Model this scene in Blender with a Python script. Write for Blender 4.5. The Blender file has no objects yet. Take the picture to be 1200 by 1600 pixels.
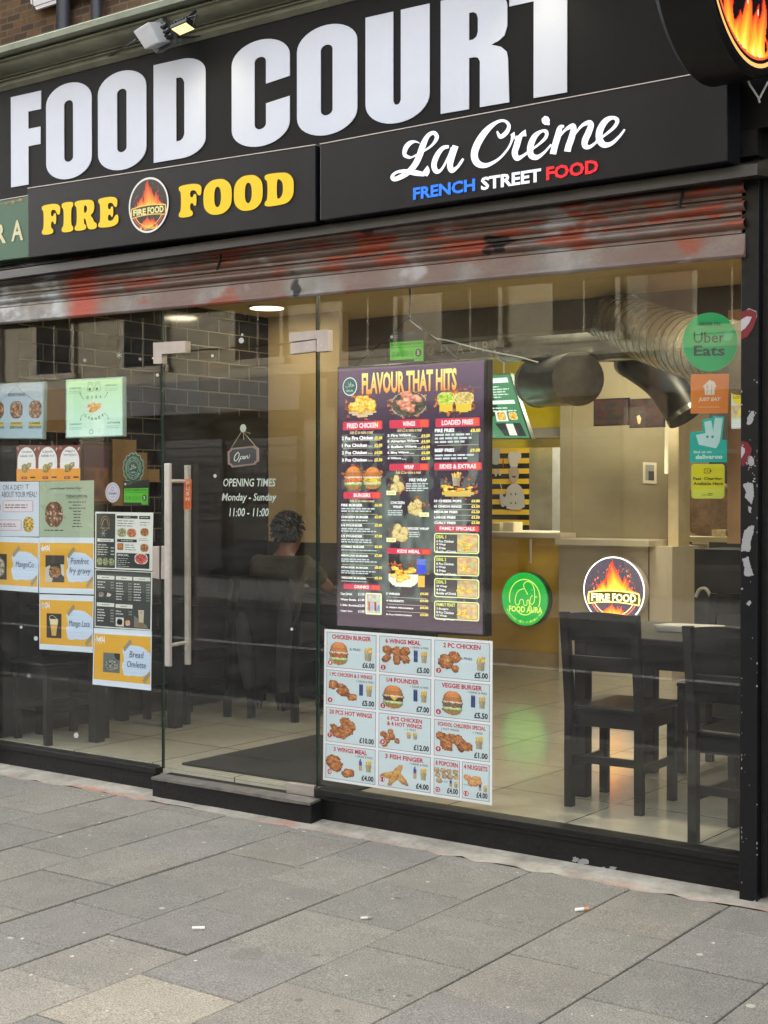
import bpy, bmesh, math, random
import numpy as np
from mathutils import Vector, Matrix
from mathutils.geometry import tessellate_polygon
random.seed(7)
R = math.radians
scene = bpy.context.scene
COL = scene.collection

# ------------------------------------------------------------------ camera
FPX, PSI, CD, CH = 2250.0, R(36.6), 5.2, 1.52
PIT = math.atan(28 / FPX)
fw = Vector((-math.sin(PSI) * math.cos(PIT), math.cos(PSI) * math.cos(PIT), -math.sin(PIT)))
rt = Vector((math.cos(PSI), math.sin(PSI), 0))
up = rt.cross(fw)
CAM = Vector((0, -CD, CH))
cam = bpy.data.cameras.new('camera'); camo = bpy.data.objects.new('camera', cam); COL.objects.link(camo)
cam.sensor_fit = 'VERTICAL'; cam.sensor_height = 36; cam.lens = FPX / 1600 * 36
cam.clip_start = 0.05; cam.clip_end = 400
camo.matrix_world = Matrix(((rt.x, up.x, -fw.x, 0), (rt.y, up.y, -fw.y, -CD), (rt.z, up.z, -fw.z, CH), (0, 0, 0, 1)))
scene.camera = camo
# ------------------------------------------------------------------ sky, sun, exposure
EXPO = 2.95
SUN_EL, SUN_AZ = 26, -60
w = bpy.data.worlds.new('World'); scene.world = w; w.use_nodes = True
nt = w.node_tree; bg = nt.nodes['Background']
sky = nt.nodes.new('ShaderNodeTexSky'); sky.sky_type = 'NISHITA'; sky.sun_disc = False
sky.sun_elevation = R(SUN_EL); sky.sun_rotation = R(SUN_AZ); sky.dust_density = 6; sky.air_density = 1.0; sky.ozone_density = .6
hs = nt.nodes.new('ShaderNodeHueSaturation'); hs.inputs['Saturation'].default_value = 0.16
nt.links.new(sky.outputs[0], hs.inputs['Color']); nt.links.new(hs.outputs[0], bg.inputs['Color'])
bg.inputs['Strength'].default_value = 0.15
sl = bpy.data.lights.new('sun', 'SUN'); sl.energy = 2.0; sl.angle = R(.6); sl.color = (1, .95, .87)
so = bpy.data.objects.new('sun', sl); COL.objects.link(so)
sd = Vector((math.sin(R(SUN_AZ)) * math.cos(R(SUN_EL)), math.cos(R(SUN_AZ)) * math.cos(R(SUN_EL)), math.sin(R(SUN_EL))))
so.rotation_euler = sd.to_track_quat('Z', 'Y').to_euler()
vs = scene.view_settings; vs.view_transform = 'Standard'; vs.look = 'None'; vs.exposure = EXPO; vs.gamma = 1
try:
    scene.cycles.use_denoising = True; scene.cycles.max_bounces = 10; scene.cycles.transparent_max_bounces = 16
    scene.cycles.sample_clamp_indirect = 3.0
except Exception: pass
LIT = 0.5 ** EXPO     # emission that shows as full white at this exposure

# ------------------------------------------------------------------ projection helpers (photo pixel -> point on a real plane)
def ray(px, py): return fw + rt * ((px - 600) / FPX) + up * ((800 - py) / FPX)
def PY(px, py, Y=0.0):
    r = ray(px, py); return CAM + r * ((Y + CD) / r.y)
def PZ(px, py, Z=0.0):
    r = ray(px, py); return CAM + r * ((Z - CH) / r.z)
def PX(px, py, X=0.0):
    r = ray(px, py); return CAM + r * (X / r.x)
def lin(c):
    out = []
    for v in c[:3]:
        v = v / 255.0
        out.append(v / 12.92 if v <= .04045 else ((v + .055) / 1.055) ** 2.4)
    return tuple(out)
# ------------------------------------------------------------------ object helpers
def link(o): COL.objects.link(o); return o
def tag(o, label=None, cat=None, group=None, kind=None):
    if label: o['label'] = label
    if cat: o['category'] = cat
    if group: o['group'] = group
    if kind: o['kind'] = kind
    return o
def thing(name, label, cat, loc=(0, 0, 0), group=None):
    o = bpy.data.objects.new(name, None); o.empty_display_size = .1; o.location = loc
    link(o); return tag(o, label, cat, group)
class MB:
    def __init__(s): s.v = []; s.f = []; s.m = []; s.cm = 0
    def add(s, vs, fs):
        b = len(s.v); s.v += [tuple(v) for v in vs]
        for f in fs: s.f.append(tuple(b + i for i in f)); s.m.append(s.cm)
        return s
    def hexa(s, p):   # 8 points: bottom ring 0-3, top ring 4-7
        return s.add(p, [(3, 2, 1, 0), (4, 5, 6, 7), (0, 1, 5, 4), (1, 2, 6, 5), (2, 3, 7, 6), (3, 0, 4, 7)])
    def box(s, x0, x1, y0, y1, z0, z1):
        return s.hexa([(x0, y0, z0), (x1, y0, z0), (x1, y1, z0), (x0, y1, z0), (x0, y0, z1), (x1, y0, z1), (x1, y1, z1), (x0, y1, z1)])
    def slab(s, tl, tr, br, bl, d):   # front quad (seen from -y) pushed back by vector d
        d = Vector(d); P = [Vector(q) for q in (bl, br, tr, tl)]
        a = [P[0], P[1], P[1] + d, P[0] + d, P[3], P[2], P[2] + d, P[3] + d]
        return s.hexa(a)
    def bar(s, p0, p1, w, h, upv=(0, 0, 1)):
        p0 = Vector(p0); p1 = Vector(p1); d = (p1 - p0).normalized(); u = Vector(upv)
        sd = d.cross(u)
        if sd.length < 1e-4: sd = d.cross(Vector((1, 0, 0)))
        sd.normalize(); u = sd.cross(d).normalized(); a = sd * w / 2; b = u * h / 2
        return s.hexa([p0 - a - b, p0 + a - b, p1 + a - b, p1 - a - b, p0 - a + b, p0 + a + b, p1 + a + b, p1 - a + b])
    def tube(s, pts, r, n=10, cap=True):
        pts = [Vector(p) for p in pts]; rr = r if isinstance(r, (list, tuple)) else [r] * len(pts)
        b = len(s.v); prev = None
        for i, p in enumerate(pts):
            t = (pts[min(i + 1, len(pts) - 1)] - pts[max(i - 1, 0)]).normalized()
            if prev is None:
                a = t.cross(Vector((0, 0, 1)))
                if a.length < .05: a = t.cross(Vector((1, 0, 0)))
            else: a = prev - t * prev.dot(t)
            a.normalize(); prev = a; c = t.cross(a)
            for k in range(n):
                q = 2 * math.pi * k / n; s.v.append(tuple(p + (a * math.cos(q) + c * math.sin(q)) * rr[i]))
        for i in range(len(pts) - 1):
            for k in range(n):
                k2 = (k + 1) % n
                s.f.append((b + i * n + k, b + i * n + k2, b + (i + 1) * n + k2, b + (i + 1) * n + k)); s.m.append(s.cm)
        if cap:
            s.f.append(tuple(b + k for k in range(n))[::-1]); s.m.append(s.cm)
            e = b + (len(pts) - 1) * n; s.f.append(tuple(e + k for k in range(n))); s.m.append(s.cm)
        return s
    def prism(s, pts, d):     # planar outline pts (3D), extruded by d
        n = len(pts); d = Vector(d); P = [Vector(p) for p in pts]
        tri = tessellate_polygon([P])
        b = len(s.v); s.v += [tuple(p) for p in P] + [tuple(p + d) for p in P]
        for t in tri:
            s.f.append((b + t[0], b + t[1], b + t[2])); s.m.append(s.cm)
            s.f.append((b + n + t[2], b + n + t[1], b + n + t[0])); s.m.append(s.cm)
        for i in range(n):
            j = (i + 1) % n; s.f.append((b + i, b + j, b + n + j, b + n + i)); s.m.append(s.cm)
        return s
    def prof(s, yz, x0, x1, dz=0.0):  # y,z outline extruded along x; dz: rise at x1
        n = len(yz); b = len(s.v)
        s.v += [(x0, y, z) for y, z in yz] + [(x1, y, z + dz) for y, z in yz]
        for i in range(n):
            j = (i + 1) % n; s.f.append((b + i, b + j, b + n + j, b + n + i)); s.m.append(s.cm)
        tri = tessellate_polygon([[Vector((y, z, 0)) for y, z in yz]])
        for t in tri:
            s.f.append(tuple(b + q for q in t)); s.m.append(s.cm); s.f.append(tuple(b + n + q for q in t[::-1])); s.m.append(s.cm)
        return s
    def build(s, name, mats, parent=None, bevel=0, smooth=False, seg=2):
        off = Vector(parent.location) if parent is not None and parent.parent is None else Vector((0, 0, 0))
        if parent is not None and parent.parent is not None: off = Vector(parent.parent.location)
        me = bpy.data.meshes.new(name); me.from_pydata([tuple(Vector(v) - off) for v in s.v], [], s.f)
        mats = mats if isinstance(mats, (list, tuple)) else [mats]
        for m in mats: me.materials.append(m)
        me.polygons.foreach_set('material_index', s.m)
        bm = bmesh.new(); bm.from_mesh(me); bmesh.ops.recalc_face_normals(bm, faces=bm.faces)
        if smooth:
            for f in bm.faces: f.smooth = True
        bm.to_mesh(me); bm.free()
        o = bpy.data.objects.new(name, me); link(o); o.parent = parent
        if bevel:
            md = o.modifiers.new('bevel', 'BEVEL'); md.width = bevel; md.segments = seg; md.limit_method = 'ANGLE'; md.angle_limit = R(35)
        if smooth:
            try:
                md = o.modifiers.new('es', 'EDGE_SPLIT'); md.split_angle = R(40)
            except Exception: pass
        return o
def copy_tree(o, parent=None):
    c = o.copy(); link(c); c.parent = parent
    for ch in [x for x in bpy.data.objects if x.parent == o]: copy_tree(ch, c)
    return c

# ------------------------------------------------------------------ materials
def nmat(name, col, rough=.6, metal=0., var=0.12, scale=8., bump=0., bscale=60., spec=.5, coat=0., col2=None, st=None):
    m = bpy.data.materials.new(name); m.use_nodes = True; t = m.node_tree; b = t.nodes['Principled BSDF']
    b.inputs['Roughness'].default_value = rough; b.inputs['Metallic'].default_value = metal
    b.inputs['Specular IOR Level'].default_value = spec; b.inputs['Coat Weight'].default_value = coat
    tc = t.nodes.new('ShaderNodeTexCoord'); n = t.nodes.new('ShaderNodeTexNoise'); n.inputs['Scale'].default_value = scale; n.inputs['Detail'].default_value = 8
    n.inputs['Roughness'].default_value = .65
    if st:
        mp = t.nodes.new('ShaderNodeMapping'); mp.inputs['Scale'].default_value = st; t.links.new(tc.outputs['Object'], mp.inputs['Vector']); t.links.new(mp.outputs[0], n.inputs['Vector'])
    else: t.links.new(tc.outputs['Object'], n.inputs['Vector'])
    r = t.nodes.new('ShaderNodeValToRGB'); c = lin(col); c2 = lin(col2) if col2 else tuple(min(1, x * (1 + var)) for x in c)
    c1 = c if col2 else tuple(x * (1 - var) for x in c)
    r.color_ramp.elements[0].position = .32; r.color_ramp.elements[1].position = .68
    r.color_ramp.elements[0].color = (*c1, 1); r.color_ramp.elements[1].color = (*c2, 1)
    t.links.new(n.outputs['Fac'], r.inputs[0]); t.links.new(r.outputs[0], b.inputs['Base Color'])
    rr = t.nodes.new('ShaderNodeMapRange'); rr.inputs['To Min'].default_value = max(0, rough - .08); rr.inputs['To Max'].default_value = min(1, rough + .1)
    t.links.new(n.outputs['Fac'], rr.inputs['Value']); t.links.new(rr.outputs[0], b.inputs['Roughness'])
    if bump:
        n2 = t.nodes.new('ShaderNodeTexNoise'); n2.inputs['Scale'].default_value = bscale; n2.inputs['Detail'].default_value = 6
        t.links.new(tc.outputs['Object'], n2.inputs['Vector'])
        bp = t.nodes.new('ShaderNodeBump'); bp.inputs['Strength'].default_value = bump; bp.inputs['Distance'].default_value = .01
        t.links.new(n2.outputs['Fac'], bp.inputs['Height']); t.links.new(bp.outputs[0], b.inputs['Normal'])
    return m
def emat(name, col, strength):
    m = bpy.data.materials.new(name); m.use_nodes = True; b = m.node_tree.nodes['Principled BSDF']
    b.inputs['Base Color'].default_value = (*lin(col), 1); b.inputs['Emission Color'].default_value = (*lin(col), 1)
    b.inputs['Emission Strength'].default_value = strength; b.inputs['Roughness'].default_value = .4
    return m
def print_mat(name, emit=0., rough=.45, base=1.0, mul=1.0):
    m = bpy.data.materials.new(name); m.use_nodes = True; t = m.node_tree; b = t.nodes['Principled BSDF']
    a = t.nodes.new('ShaderNodeVertexColor'); a.layer_name = 'ink'
    tc = t.nodes.new('ShaderNodeTexCoord'); n = t.nodes.new('ShaderNodeTexNoise'); n.inputs['Scale'].default_value = 5; n.inputs['Detail'].default_value = 5
    t.links.new(tc.outputs['Object'], n.inputs['Vector'])
    mr = t.nodes.new('ShaderNodeMapRange'); mr.inputs['To Min'].default_value = mul * .93; mr.inputs['To Max'].default_value = mul
    t.links.new(n.outputs['Fac'], mr.inputs['Value'])
    vm = t.nodes.new('ShaderNodeVectorMath'); vm.operation = 'SCALE'; t.links.new(a.outputs['Color'], vm.inputs[0]); t.links.new(mr.outputs[0], vm.inputs['Scale'])
    v2 = t.nodes.new('ShaderNodeVectorMath'); v2.operation = 'SCALE'; t.links.new(vm.outputs[0], v2.inputs[0]); v2.inputs['Scale'].default_value = base
    t.links.new(v2.outputs[0], b.inputs['Base Color']); b.inputs['Roughness'].default_value = rough
    if emit:
        t.links.new(vm.outputs[0], b.inputs['Emission Color']); b.inputs['Emission Strength'].default_value = emit
    bp = t.nodes.new('ShaderNodeBump'); bp.inputs['Strength'].default_value = .15; bp.inputs['Distance'].default_value = .004
    t.links.new(n.outputs['Fac'], bp.inputs['Height']); t.links.new(bp.outputs[0], b.inputs['Normal'])
    return m
def glass_mat(name, tint, f0=.05):
    m = bpy.data.materials.new(name); m.use_nodes = True; t = m.node_tree; t.nodes.remove(t.nodes['Principled BSDF'])
    out = t.nodes['Material Output']; tr = t.nodes.new('ShaderNodeBsdfTransparent'); tr.inputs[0].default_value = (*tint, 1)
    gl = t.nodes.new('ShaderNodeBsdfGlossy'); gl.inputs['Roughness'].default_value = 0.0; gl.inputs['Color'].default_value = (1, 1, 1, 1)
    lw = t.nodes.new('ShaderNodeLayerWeight'); lw.inputs['Blend'].default_value = .5
    p = t.nodes.new('ShaderNodeMath'); p.operation = 'POWER'; p.inputs[1].default_value = 5; t.links.new(lw.outputs['Facing'], p.inputs[0])
    ma = t.nodes.new('ShaderNodeMath'); ma.operation = 'MULTIPLY_ADD'; ma.inputs[1].default_value = .9; ma.inputs[2].default_value = f0
    t.links.new(p.outputs[0], ma.inputs[0])
    # faint wipe marks make the reflection a little uneven
    tc = t.nodes.new('ShaderNodeTexCoord'); n = t.nodes.new('ShaderNodeTexNoise'); n.inputs['Scale'].default_value = 1.1; n.inputs['Detail'].default_value = 2
    t.links.new(tc.outputs['Object'], n.inputs['Vector']); bp = t.nodes.new('ShaderNodeBump'); bp.inputs['Strength'].default_value = .02; bp.inputs['Distance'].default_value = .02
    t.links.new(n.outputs['Fac'], bp.inputs['Height']); t.links.new(bp.outputs[0], gl.inputs['Normal'])
    mx = t.nodes.new('ShaderNodeMixShader'); t.links.new(ma.outputs[0], mx.inputs[0]); t.links.new(tr.outputs[0], mx.inputs[1]); t.links.new(gl.outputs[0], mx.inputs[2])
    # film of dust and wiped smears
    mp = t.nodes.new('ShaderNodeMapping'); mp.inputs['Rotation'].default_value = (0, R(35), 0); mp.inputs['Scale'].default_value = (1, 1, 4); t.links.new(tc.outputs['Object'], mp.inputs['Vector'])
    n2 = t.nodes.new('ShaderNodeTexNoise'); n2.inputs['Scale'].default_value = 2.6; n2.inputs['Detail'].default_value = 9; n2.inputs['Roughness'].default_value = .7; t.links.new(mp.outputs[0], n2.inputs['Vector'])
    q = t.nodes.new('ShaderNodeMapRange'); q.inputs['From Min'].default_value = .42; q.inputs['From Max'].default_value = .8; q.inputs['To Min'].default_value = .002; q.inputs['To Max'].default_value = .03; t.links.new(n2.outputs['Fac'], q.inputs['Value'])
    df = t.nodes.new('ShaderNodeBsdfDiffuse'); df.inputs['Color'].default_value = (.55, .53, .5, 1); m2 = t.nodes.new('ShaderNodeMixShader'); t.links.new(q.outputs[0], m2.inputs[0]); t.links.new(mx.outputs[0], m2.inputs[1]); t.links.new(df.outputs[0], m2.inputs[2])
    t.links.new(m2.outputs[0], out.inputs['Surface'])
    return m
def brick_mat(name, c1, c2, mortar, bw, bh, ms, axes, rough=.8, bump=.6, var=1.0, offset=.5):
    m = bpy.data.materials.new(name); m.use_nodes = True; t = m.node_tree; b = t.nodes['Principled BSDF']
    tc = t.nodes.new('ShaderNodeTexCoord'); sp = t.nodes.new('ShaderNodeSeparateXYZ'); cb = t.nodes.new('ShaderNodeCombineXYZ')
    t.links.new(tc.outputs['Object'], sp.inputs[0]); t.links.new(sp.outputs[axes[0]], cb.inputs[0]); t.links.new(sp.outputs[axes[1]], cb.inputs[1])
    k = t.nodes.new('ShaderNodeTexBrick'); k.inputs['Scale'].default_value = 1; k.inputs['Brick Width'].default_value = bw; k.inputs['Row Height'].default_value = bh
    k.inputs['Mortar Size'].default_value = ms; k.inputs['Mortar Smooth'].default_value = .1; k.inputs['Bias'].default_value = 0; k.offset = offset
    k.inputs['Color1'].default_value = (*lin(c1), 1); k.inputs['Color2'].default_value = (*lin(c2), 1); k.inputs['Mortar'].default_value = (*lin(mortar), 1)
    t.links.new(cb.outputs[0], k.inputs['Vector'])
    n = t.nodes.new('ShaderNodeTexNoise'); n.inputs['Scale'].default_value = 12; n.inputs['Detail'].default_value = 8; t.links.new(tc.outputs['Object'], n.inputs['Vector'])
    mr = t.nodes.new('ShaderNodeMapRange'); mr.inputs['To Min'].default_value = 1 - .45 * var; mr.inputs['To Max'].default_value = 1 + .45 * var; t.links.new(n.outputs['Fac'], mr.inputs['Value'])
    vm = t.nodes.new('ShaderNodeVectorMath'); vm.operation = 'SCALE'; t.links.new(k.outputs['Color'], vm.inputs[0]); t.links.new(mr.outputs[0], vm.inputs['Scale'])
    t.links.new(vm.outputs[0], b.inputs['Base Color']); b.inputs['Roughness'].default_value = rough
    bp = t.nodes.new('ShaderNodeBump'); bp.inputs['Strength'].default_value = bump; bp.inputs['Distance'].default_value = .01; bp.invert = True
    t.links.new(k.outputs['Fac'], bp.inputs['Height']); t.links.new(bp.outputs[0], b.inputs['Normal'])
    return m
M = {}
M['black_paint'] = nmat('black_paint', (14, 16, 19), .36, spec=.35, var=.25, scale=6, bump=.15, bscale=25)
M['black_worn'] = nmat('black_worn', (13, 14, 15), .5, spec=.35, var=.4, scale=14, bump=.3, bscale=40)
M['fascia'] = nmat('fascia_black', (15, 15, 15), .55, var=.3, scale=3, st=(2.5, 1, .25), spec=.15, bump=.05, bscale=6)
M['lightbox_black'] = nmat('lightbox_black', (17, 18, 21), .42, var=.25, scale=3, st=(2, 1, .3), spec=.24, bump=.04, bscale=5)
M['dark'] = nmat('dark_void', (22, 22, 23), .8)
M['acrylic'] = nmat('acrylic_white', (202, 208, 221), .5, var=.03, scale=3)
M['steel'] = nmat('brushed_steel', (205, 201, 196), .36, .7, var=.08, scale=30)
M['steel_satin'] = nmat('satin_steel', (176, 168, 163), .5, .75, var=.08, scale=20)
M['cornice'] = nmat('cornice_paint', (104, 106, 90), .62, var=.35, scale=3.0, bump=.5, bscale=22)
M['cornice_lip'] = nmat('cornice_lip_paint', (134, 140, 122), .62, var=.18, scale=5, bump=.4, bscale=25)
M['pipe'] = nmat('pipe_iron', (52, 55, 62), .5, var=.2)
M['grey_plastic'] = nmat('grey_plastic', (150, 152, 154), .5, var=.1, scale=15)
M['glass'] = glass_mat('pane_glass', (.965, .98, .965), .034)
M['glass_edge'] = nmat('glass_edge_green', (34, 52, 45), .25, var=.1)
M['window_dark'] = nmat('window_dark', (30, 34, 38), .08, spec=1.0)
M['paper'] = print_mat('printed_paper', rough=.5, mul=1.12)
M['sticker'] = print_mat('printed_sticker', rough=.35, mul=.84)
M['lit'] = print_mat('lit_print', emit=LIT * 1.3, rough=.2, base=.15)
M['lit_soft'] = print_mat('lit_print_soft', emit=LIT * .85, rough=.3, base=.12)
M['lit_bright'] = print_mat('lit_print_bright', emit=LIT * 3.2, rough=.2, base=.15)
M['sign_ink'] = print_mat('sign_ink', rough=.35)
M['wood_black'] = nmat('black_wood', (14, 14, 15), .38, spec=.35, var=.25, scale=20, bump=.1, bscale=80)
M['tan_wall'] = nmat('tan_wall', (196, 172, 124), .7, var=.05, scale=2)
M['cream'] = nmat('cream_panel', (152, 141, 108), .55, var=.06, scale=3)
M['taupe'] = nmat('taupe_wall', (140, 128, 106), .7, var=.06, scale=3)
M['white_board'] = nmat('white_board', (206, 196, 172), .4, var=.04)
M['ochre'] = nmat('ochre_board', (222, 180, 26), .42, var=.1, scale=3)
M['yellow'] = nmat('yellow_board', (214, 190, 20), .4, var=.06)
M['duct'] = nmat('duct_steel', (176, 172, 150), .25, .6, var=.3, scale=9, bump=.5, bscale=18)
M['duct_dark'] = nmat('duct_dark', (140, 140, 126), .2, .7, var=.35, scale=6, bump=.25, bscale=8)
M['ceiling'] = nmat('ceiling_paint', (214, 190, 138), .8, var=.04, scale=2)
M['bezel'] = nmat('bezel_black', (22, 22, 24), .3)
M['cable'] = nmat('black_cable', (18, 18, 18), .5)
M['cable_white'] = nmat('pale_cable', (190, 190, 184), .5)
M['rubber'] = nmat('door_mat', (22, 22, 22), .9, var=.3, scale=90, bump=.6, bscale=200)
M['skin'] = nmat('skin', (108, 70, 52), .5, var=.08)
M['hair'] = nmat('hair_black', (12, 10, 10), .55, var=.3, scale=60, bump=.6, bscale=120)
M['shirt'] = nmat('khaki_shirt', (44, 38, 29), .85, var=.12, scale=10, bump=.3, bscale=50)
M['trousers'] = nmat('dark_trousers', (28, 28, 32), .85, var=.2)

# ------------------------------------------------------------------ lettering and printed artwork (vector meshes with ink colours)
_tc = {}
def glyphs(s, bold):
    key = (s, round(bold, 4))
    if key in _tc: return _tc[key]
    c = bpy.data.curves.new('t', 'FONT'); c.body = s; c.offset = bold; c.resolution_u = 2
    o = bpy.data.objects.new('t', c); me = bpy.data.meshes.new_from_object(o)
    n = len(me.vertices); co = np.zeros(n * 3); me.vertices.foreach_get('co', co); co = co.reshape(-1, 3)[:, :2]
    fs = [tuple(p.vertices) for p in me.polygons]
    bpy.data.objects.remove(o); bpy.data.curves.remove(c); bpy.data.meshes.remove(me)
    _tc[key] = (co, fs); return _tc[key]
def smooth(pts, it=2, closed=True):
    for _ in range(it):
        q = []; n = len(pts)
        for i in range(n if closed else n - 1):
            a, b = pts[i], pts[(i + 1) % n]
            q += [(a[0] * .75 + b[0] * .25, a[1] * .75 + b[1] * .25), (a[0] * .25 + b[0] * .75, a[1] * .25 + b[1] * .75)]
        pts = q if closed else [pts[0]] + q + [pts[-1]]
    return pts
def catmull(P, k=6):
    P = [np.array(p, float) for p in P]; out = []
    for i in range(len(P) - 1):
        a = P[max(i - 1, 0)]; b = P[i]; c = P[i + 1]; d = P[min(i + 2, len(P) - 1)]
        for j in range(k):
            t = j / k
            out.append(.5 * ((2 * b) + (-a + c) * t + (2 * a - 5 * b + 4 * c - d) * t * t + (-a + 3 * b - 3 * c + d) * t ** 3))
    out.append(P[-1]); return [tuple(p) for p in out]
class Canvas:
    """flat printed sheet: quad given by its 4 corners, coordinates u 0..W right, v 0..H down"""
    def __init__(s, tl, tr, br, bl, W=100., H=100., n=None, step=.0004, quad_px=None):
        s.c = [Vector(q) for q in (tl, tr, br, bl)]; s.W = W; s.H = H; s.step = step
        s.n = Vector(n) if n else ((s.c[1] - s.c[0]).cross(s.c[0] - s.c[3])).normalized()
        if s.n.y > 0 and abs(s.n.y) > .5: s.n = -s.n
        s.n = Vector(s.n); s.V = []; s.F = []; s.K = []; s.L = 1; s.q = quad_px
        if quad_px:    # homography from photo pixels to unit square
            A = []; B = []
            for (x, y), (u, v) in zip(quad_px, ((0, 0), (W, 0), (W, H), (0, H))):
                A.append([x, y, 1, 0, 0, 0, -u * x, -u * y]); B.append(u); A.append([0, 0, 0, x, y, 1, -v * x, -v * y]); B.append(v)
            s.h = np.append(np.linalg.solve(np.array(A, float), np.array(B, float)), 1).reshape(3, 3)
    def uv(s, x, y):
        p = s.h @ np.array([x, y, 1.]); return p[0] / p[2], p[1] / p[2]
    def pos(s, u, v, lay):
        a = u / s.W; b = v / s.H
        p = s.c[0] * ((1 - a) * (1 - b)) + s.c[1] * (a * (1 - b)) + s.c[2] * (a * b) + s.c[3] * ((1 - a) * b)
        return p + s.n * (lay * s.step)
    def poly(s, pts, col, lay=None, holes=()):
        lay = s.L if lay is None else lay
        loops = [[Vector((p[0], p[1], 0)) for p in pts]] + [[Vector((p[0], p[1], 0)) for p in h] for h in holes]
        allp = [p for l in loops for p in l]; b = len(s.V)
        s.V += [tuple(s.pos(p.x, p.y, lay)) for p in allp]; c = lin(col)
        if len(allp) <= 4 and not holes:
            s.F.append(tuple(range(b, b + len(allp)))); s.K.append([c] * len(allp)); return
        for t in tessellate_polygon(loops): s.F.append(tuple(b + i for i in t)); s.K.append([c] * 3)
    def grad(s, x0, y0, x1, y1, ctop, cbot, lay=None):
        lay = s.L if lay is None else lay; b = len(s.V); a, c = lin(ctop), lin(cbot)
        s.V += [tuple(s.pos(*p, lay)) for p in ((x0, y0), (x1, y0), (x1, y1), (x0, y1))]; s.F.append((b, b + 1, b + 2, b + 3)); s.K.append([a, a, c, c])
    def rect(s, x0, y0, x1, y1, col, lay=None, r=0):
        if r:
            P = []
            for cx, cy, a0 in ((x1 - r, y0 + r, -90), (x1 - r, y1 - r, 0), (x0 + r, y1 - r, 90), (x0 + r, y0 + r, 180)):
                for k in range(5): P.append((cx + r * math.cos(R(a0 + k * 22.5)), cy + r * math.sin(R(a0 + k * 22.5))))
            s.poly(P, col, lay)
        else: s.poly([(x0, y0), (x1, y0), (x1, y1), (x0, y1)], col, lay)
    def frame(s, x0, y0, x1, y1, t, col, lay=None):
        s.rect(x0, y0, x1, y0 + t, col, lay); s.rect(x0, y1 - t, x1, y1, col, lay); s.rect(x0, y0 + t, x0 + t, y1 - t, col, lay); s.rect(x1 - t, y0 + t, x1, y1 - t, col, lay)
    def ell(s, cx, cy, rx, ry, col, lay=None, n=40, ring=None):
        P = [(cx + rx * math.cos(2 * math.pi * k / n), cy + ry * math.sin(2 * math.pi * k / n)) for k in range(n)]
        if ring:
            Q = [(cx + (rx - ring) * math.cos(2 * math.pi * k / n), cy + (ry - ring * ry / rx) * math.sin(2 * math.pi * k / n)) for k in range(n)]
            for k in range(n):
                j = (k + 1) % n; s.poly([P[k], P[j], Q[j], Q[k]], col, lay)
        else: s.poly(P, col, lay)
    def text(s, t, x0, y0, x1, y1, col, bold=0.0, lay=None, shear=0., col2=None, arc=0.):
        lay = s.L + 1 if lay is None else lay
        co, fs = glyphs(t, bold)
        if not len(co): return
        lo = co.min(0); hi = co.max(0); b = len(s.V); a, c2 = lin(col), lin(col2 or col)
        U = (co - lo) / np.maximum(hi - lo, 1e-6)
        for u, v in U:
            x = x0 + (x1 - x0) * u; y = y1 - (y1 - y0) * v + arc * (2 * u - 1) ** 2
            x += shear * (y1 - y) ; s.V.append(tuple(s.pos(x, y, lay)))
        for f in fs:
            s.F.append(tuple(b + i for i in f)); s.K.append([tuple(a[k] * U[i][1] + c2[k] * (1 - U[i][1]) for k in range(3)) for i in f])
    def tpx(s, t, xa, ya, xb, yb, col, **k):    # ink box from its top-left and bottom-right photo pixels
        a = s.uv(xa, ya); b = s.uv(xb, yb); s.text(t, a[0], a[1], b[0], b[1], col, **k)
    def lines(s, x0, y0, x1, y1, n, col, lay=None, fill=.45, jag=.25):   # small print too fine to read
        h = (y1 - y0) / n
        for i in range(n):
            y = y0 + i * h; x = x0; e = x1 - (x1 - x0) * random.random() * jag
            while x < e:
                wd = h * random.uniform(.8, 2.6); s.rect(x, y + h * (1 - fill) / 2, min(x + wd, e), y + h * (1 + fill) / 2, col, lay); x += wd + h * .35
    def stroke(s, P, col, lay=None, k=6, eps=.002):
        """P: (x, y, width) control points; drawn as a smooth band"""
        lay = s.L + 1 if lay is None else lay
        Q = catmull(P, k); n = len(Q); c = lin(col); b = len(s.V)
        for i, q in enumerate(Q):
            a = Q[max(i - 1, 0)]; d = Q[min(i + 1, n - 1)]; t = np.array([d[0] - a[0], d[1] - a[1]]); L = np.hypot(*t) or 1; t /= L
            nx, ny = -t[1] * q[2] / 2, t[0] * q[2] / 2
            s.V.append(tuple(s.pos(q[0] + nx, q[1] + ny, lay + i * eps))); s.V.append(tuple(s.pos(q[0] - nx, q[1] - ny, lay + i * eps)))
        for i in range(n - 1): s.F.append((b + 2 * i, b + 2 * i + 1, b + 2 * i + 3, b + 2 * i + 2)); s.K.append([c] * 4)
    def raster(s, fn, x0, y0, x1, y1, n=28, lay=None, m=None, **kw):
        """picture sampled on a fine grid of coloured faces; fn(u, v) -> r, g, b (0-255), a; u, v in -1..1 with v up"""
        lay = s.L + 1 if lay is None else lay
        m = m or max(6, int(n * abs(y1 - y0) / abs(x1 - x0)))
        gu = np.linspace(-1, 1, n + 1); gv = np.linspace(1, -1, m + 1); U, V = np.meshgrid(gu, gv)
        r, g, b_, a = fn(U, V, **kw); C = np.stack([np.broadcast_to(q, U.shape) for q in (r, g, b_)], -1) / 255.; C = np.clip(C, 0, 1)
        C = np.where(C <= .04045, C / 12.92, ((C + .055) / 1.055) ** 2.4)
        A = (a[:-1, :-1] + a[1:, :-1] + a[:-1, 1:] + a[1:, 1:]) / 4 > .5
        idx = -np.ones(U.shape, int); b0 = len(s.V); cnt = 0
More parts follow.
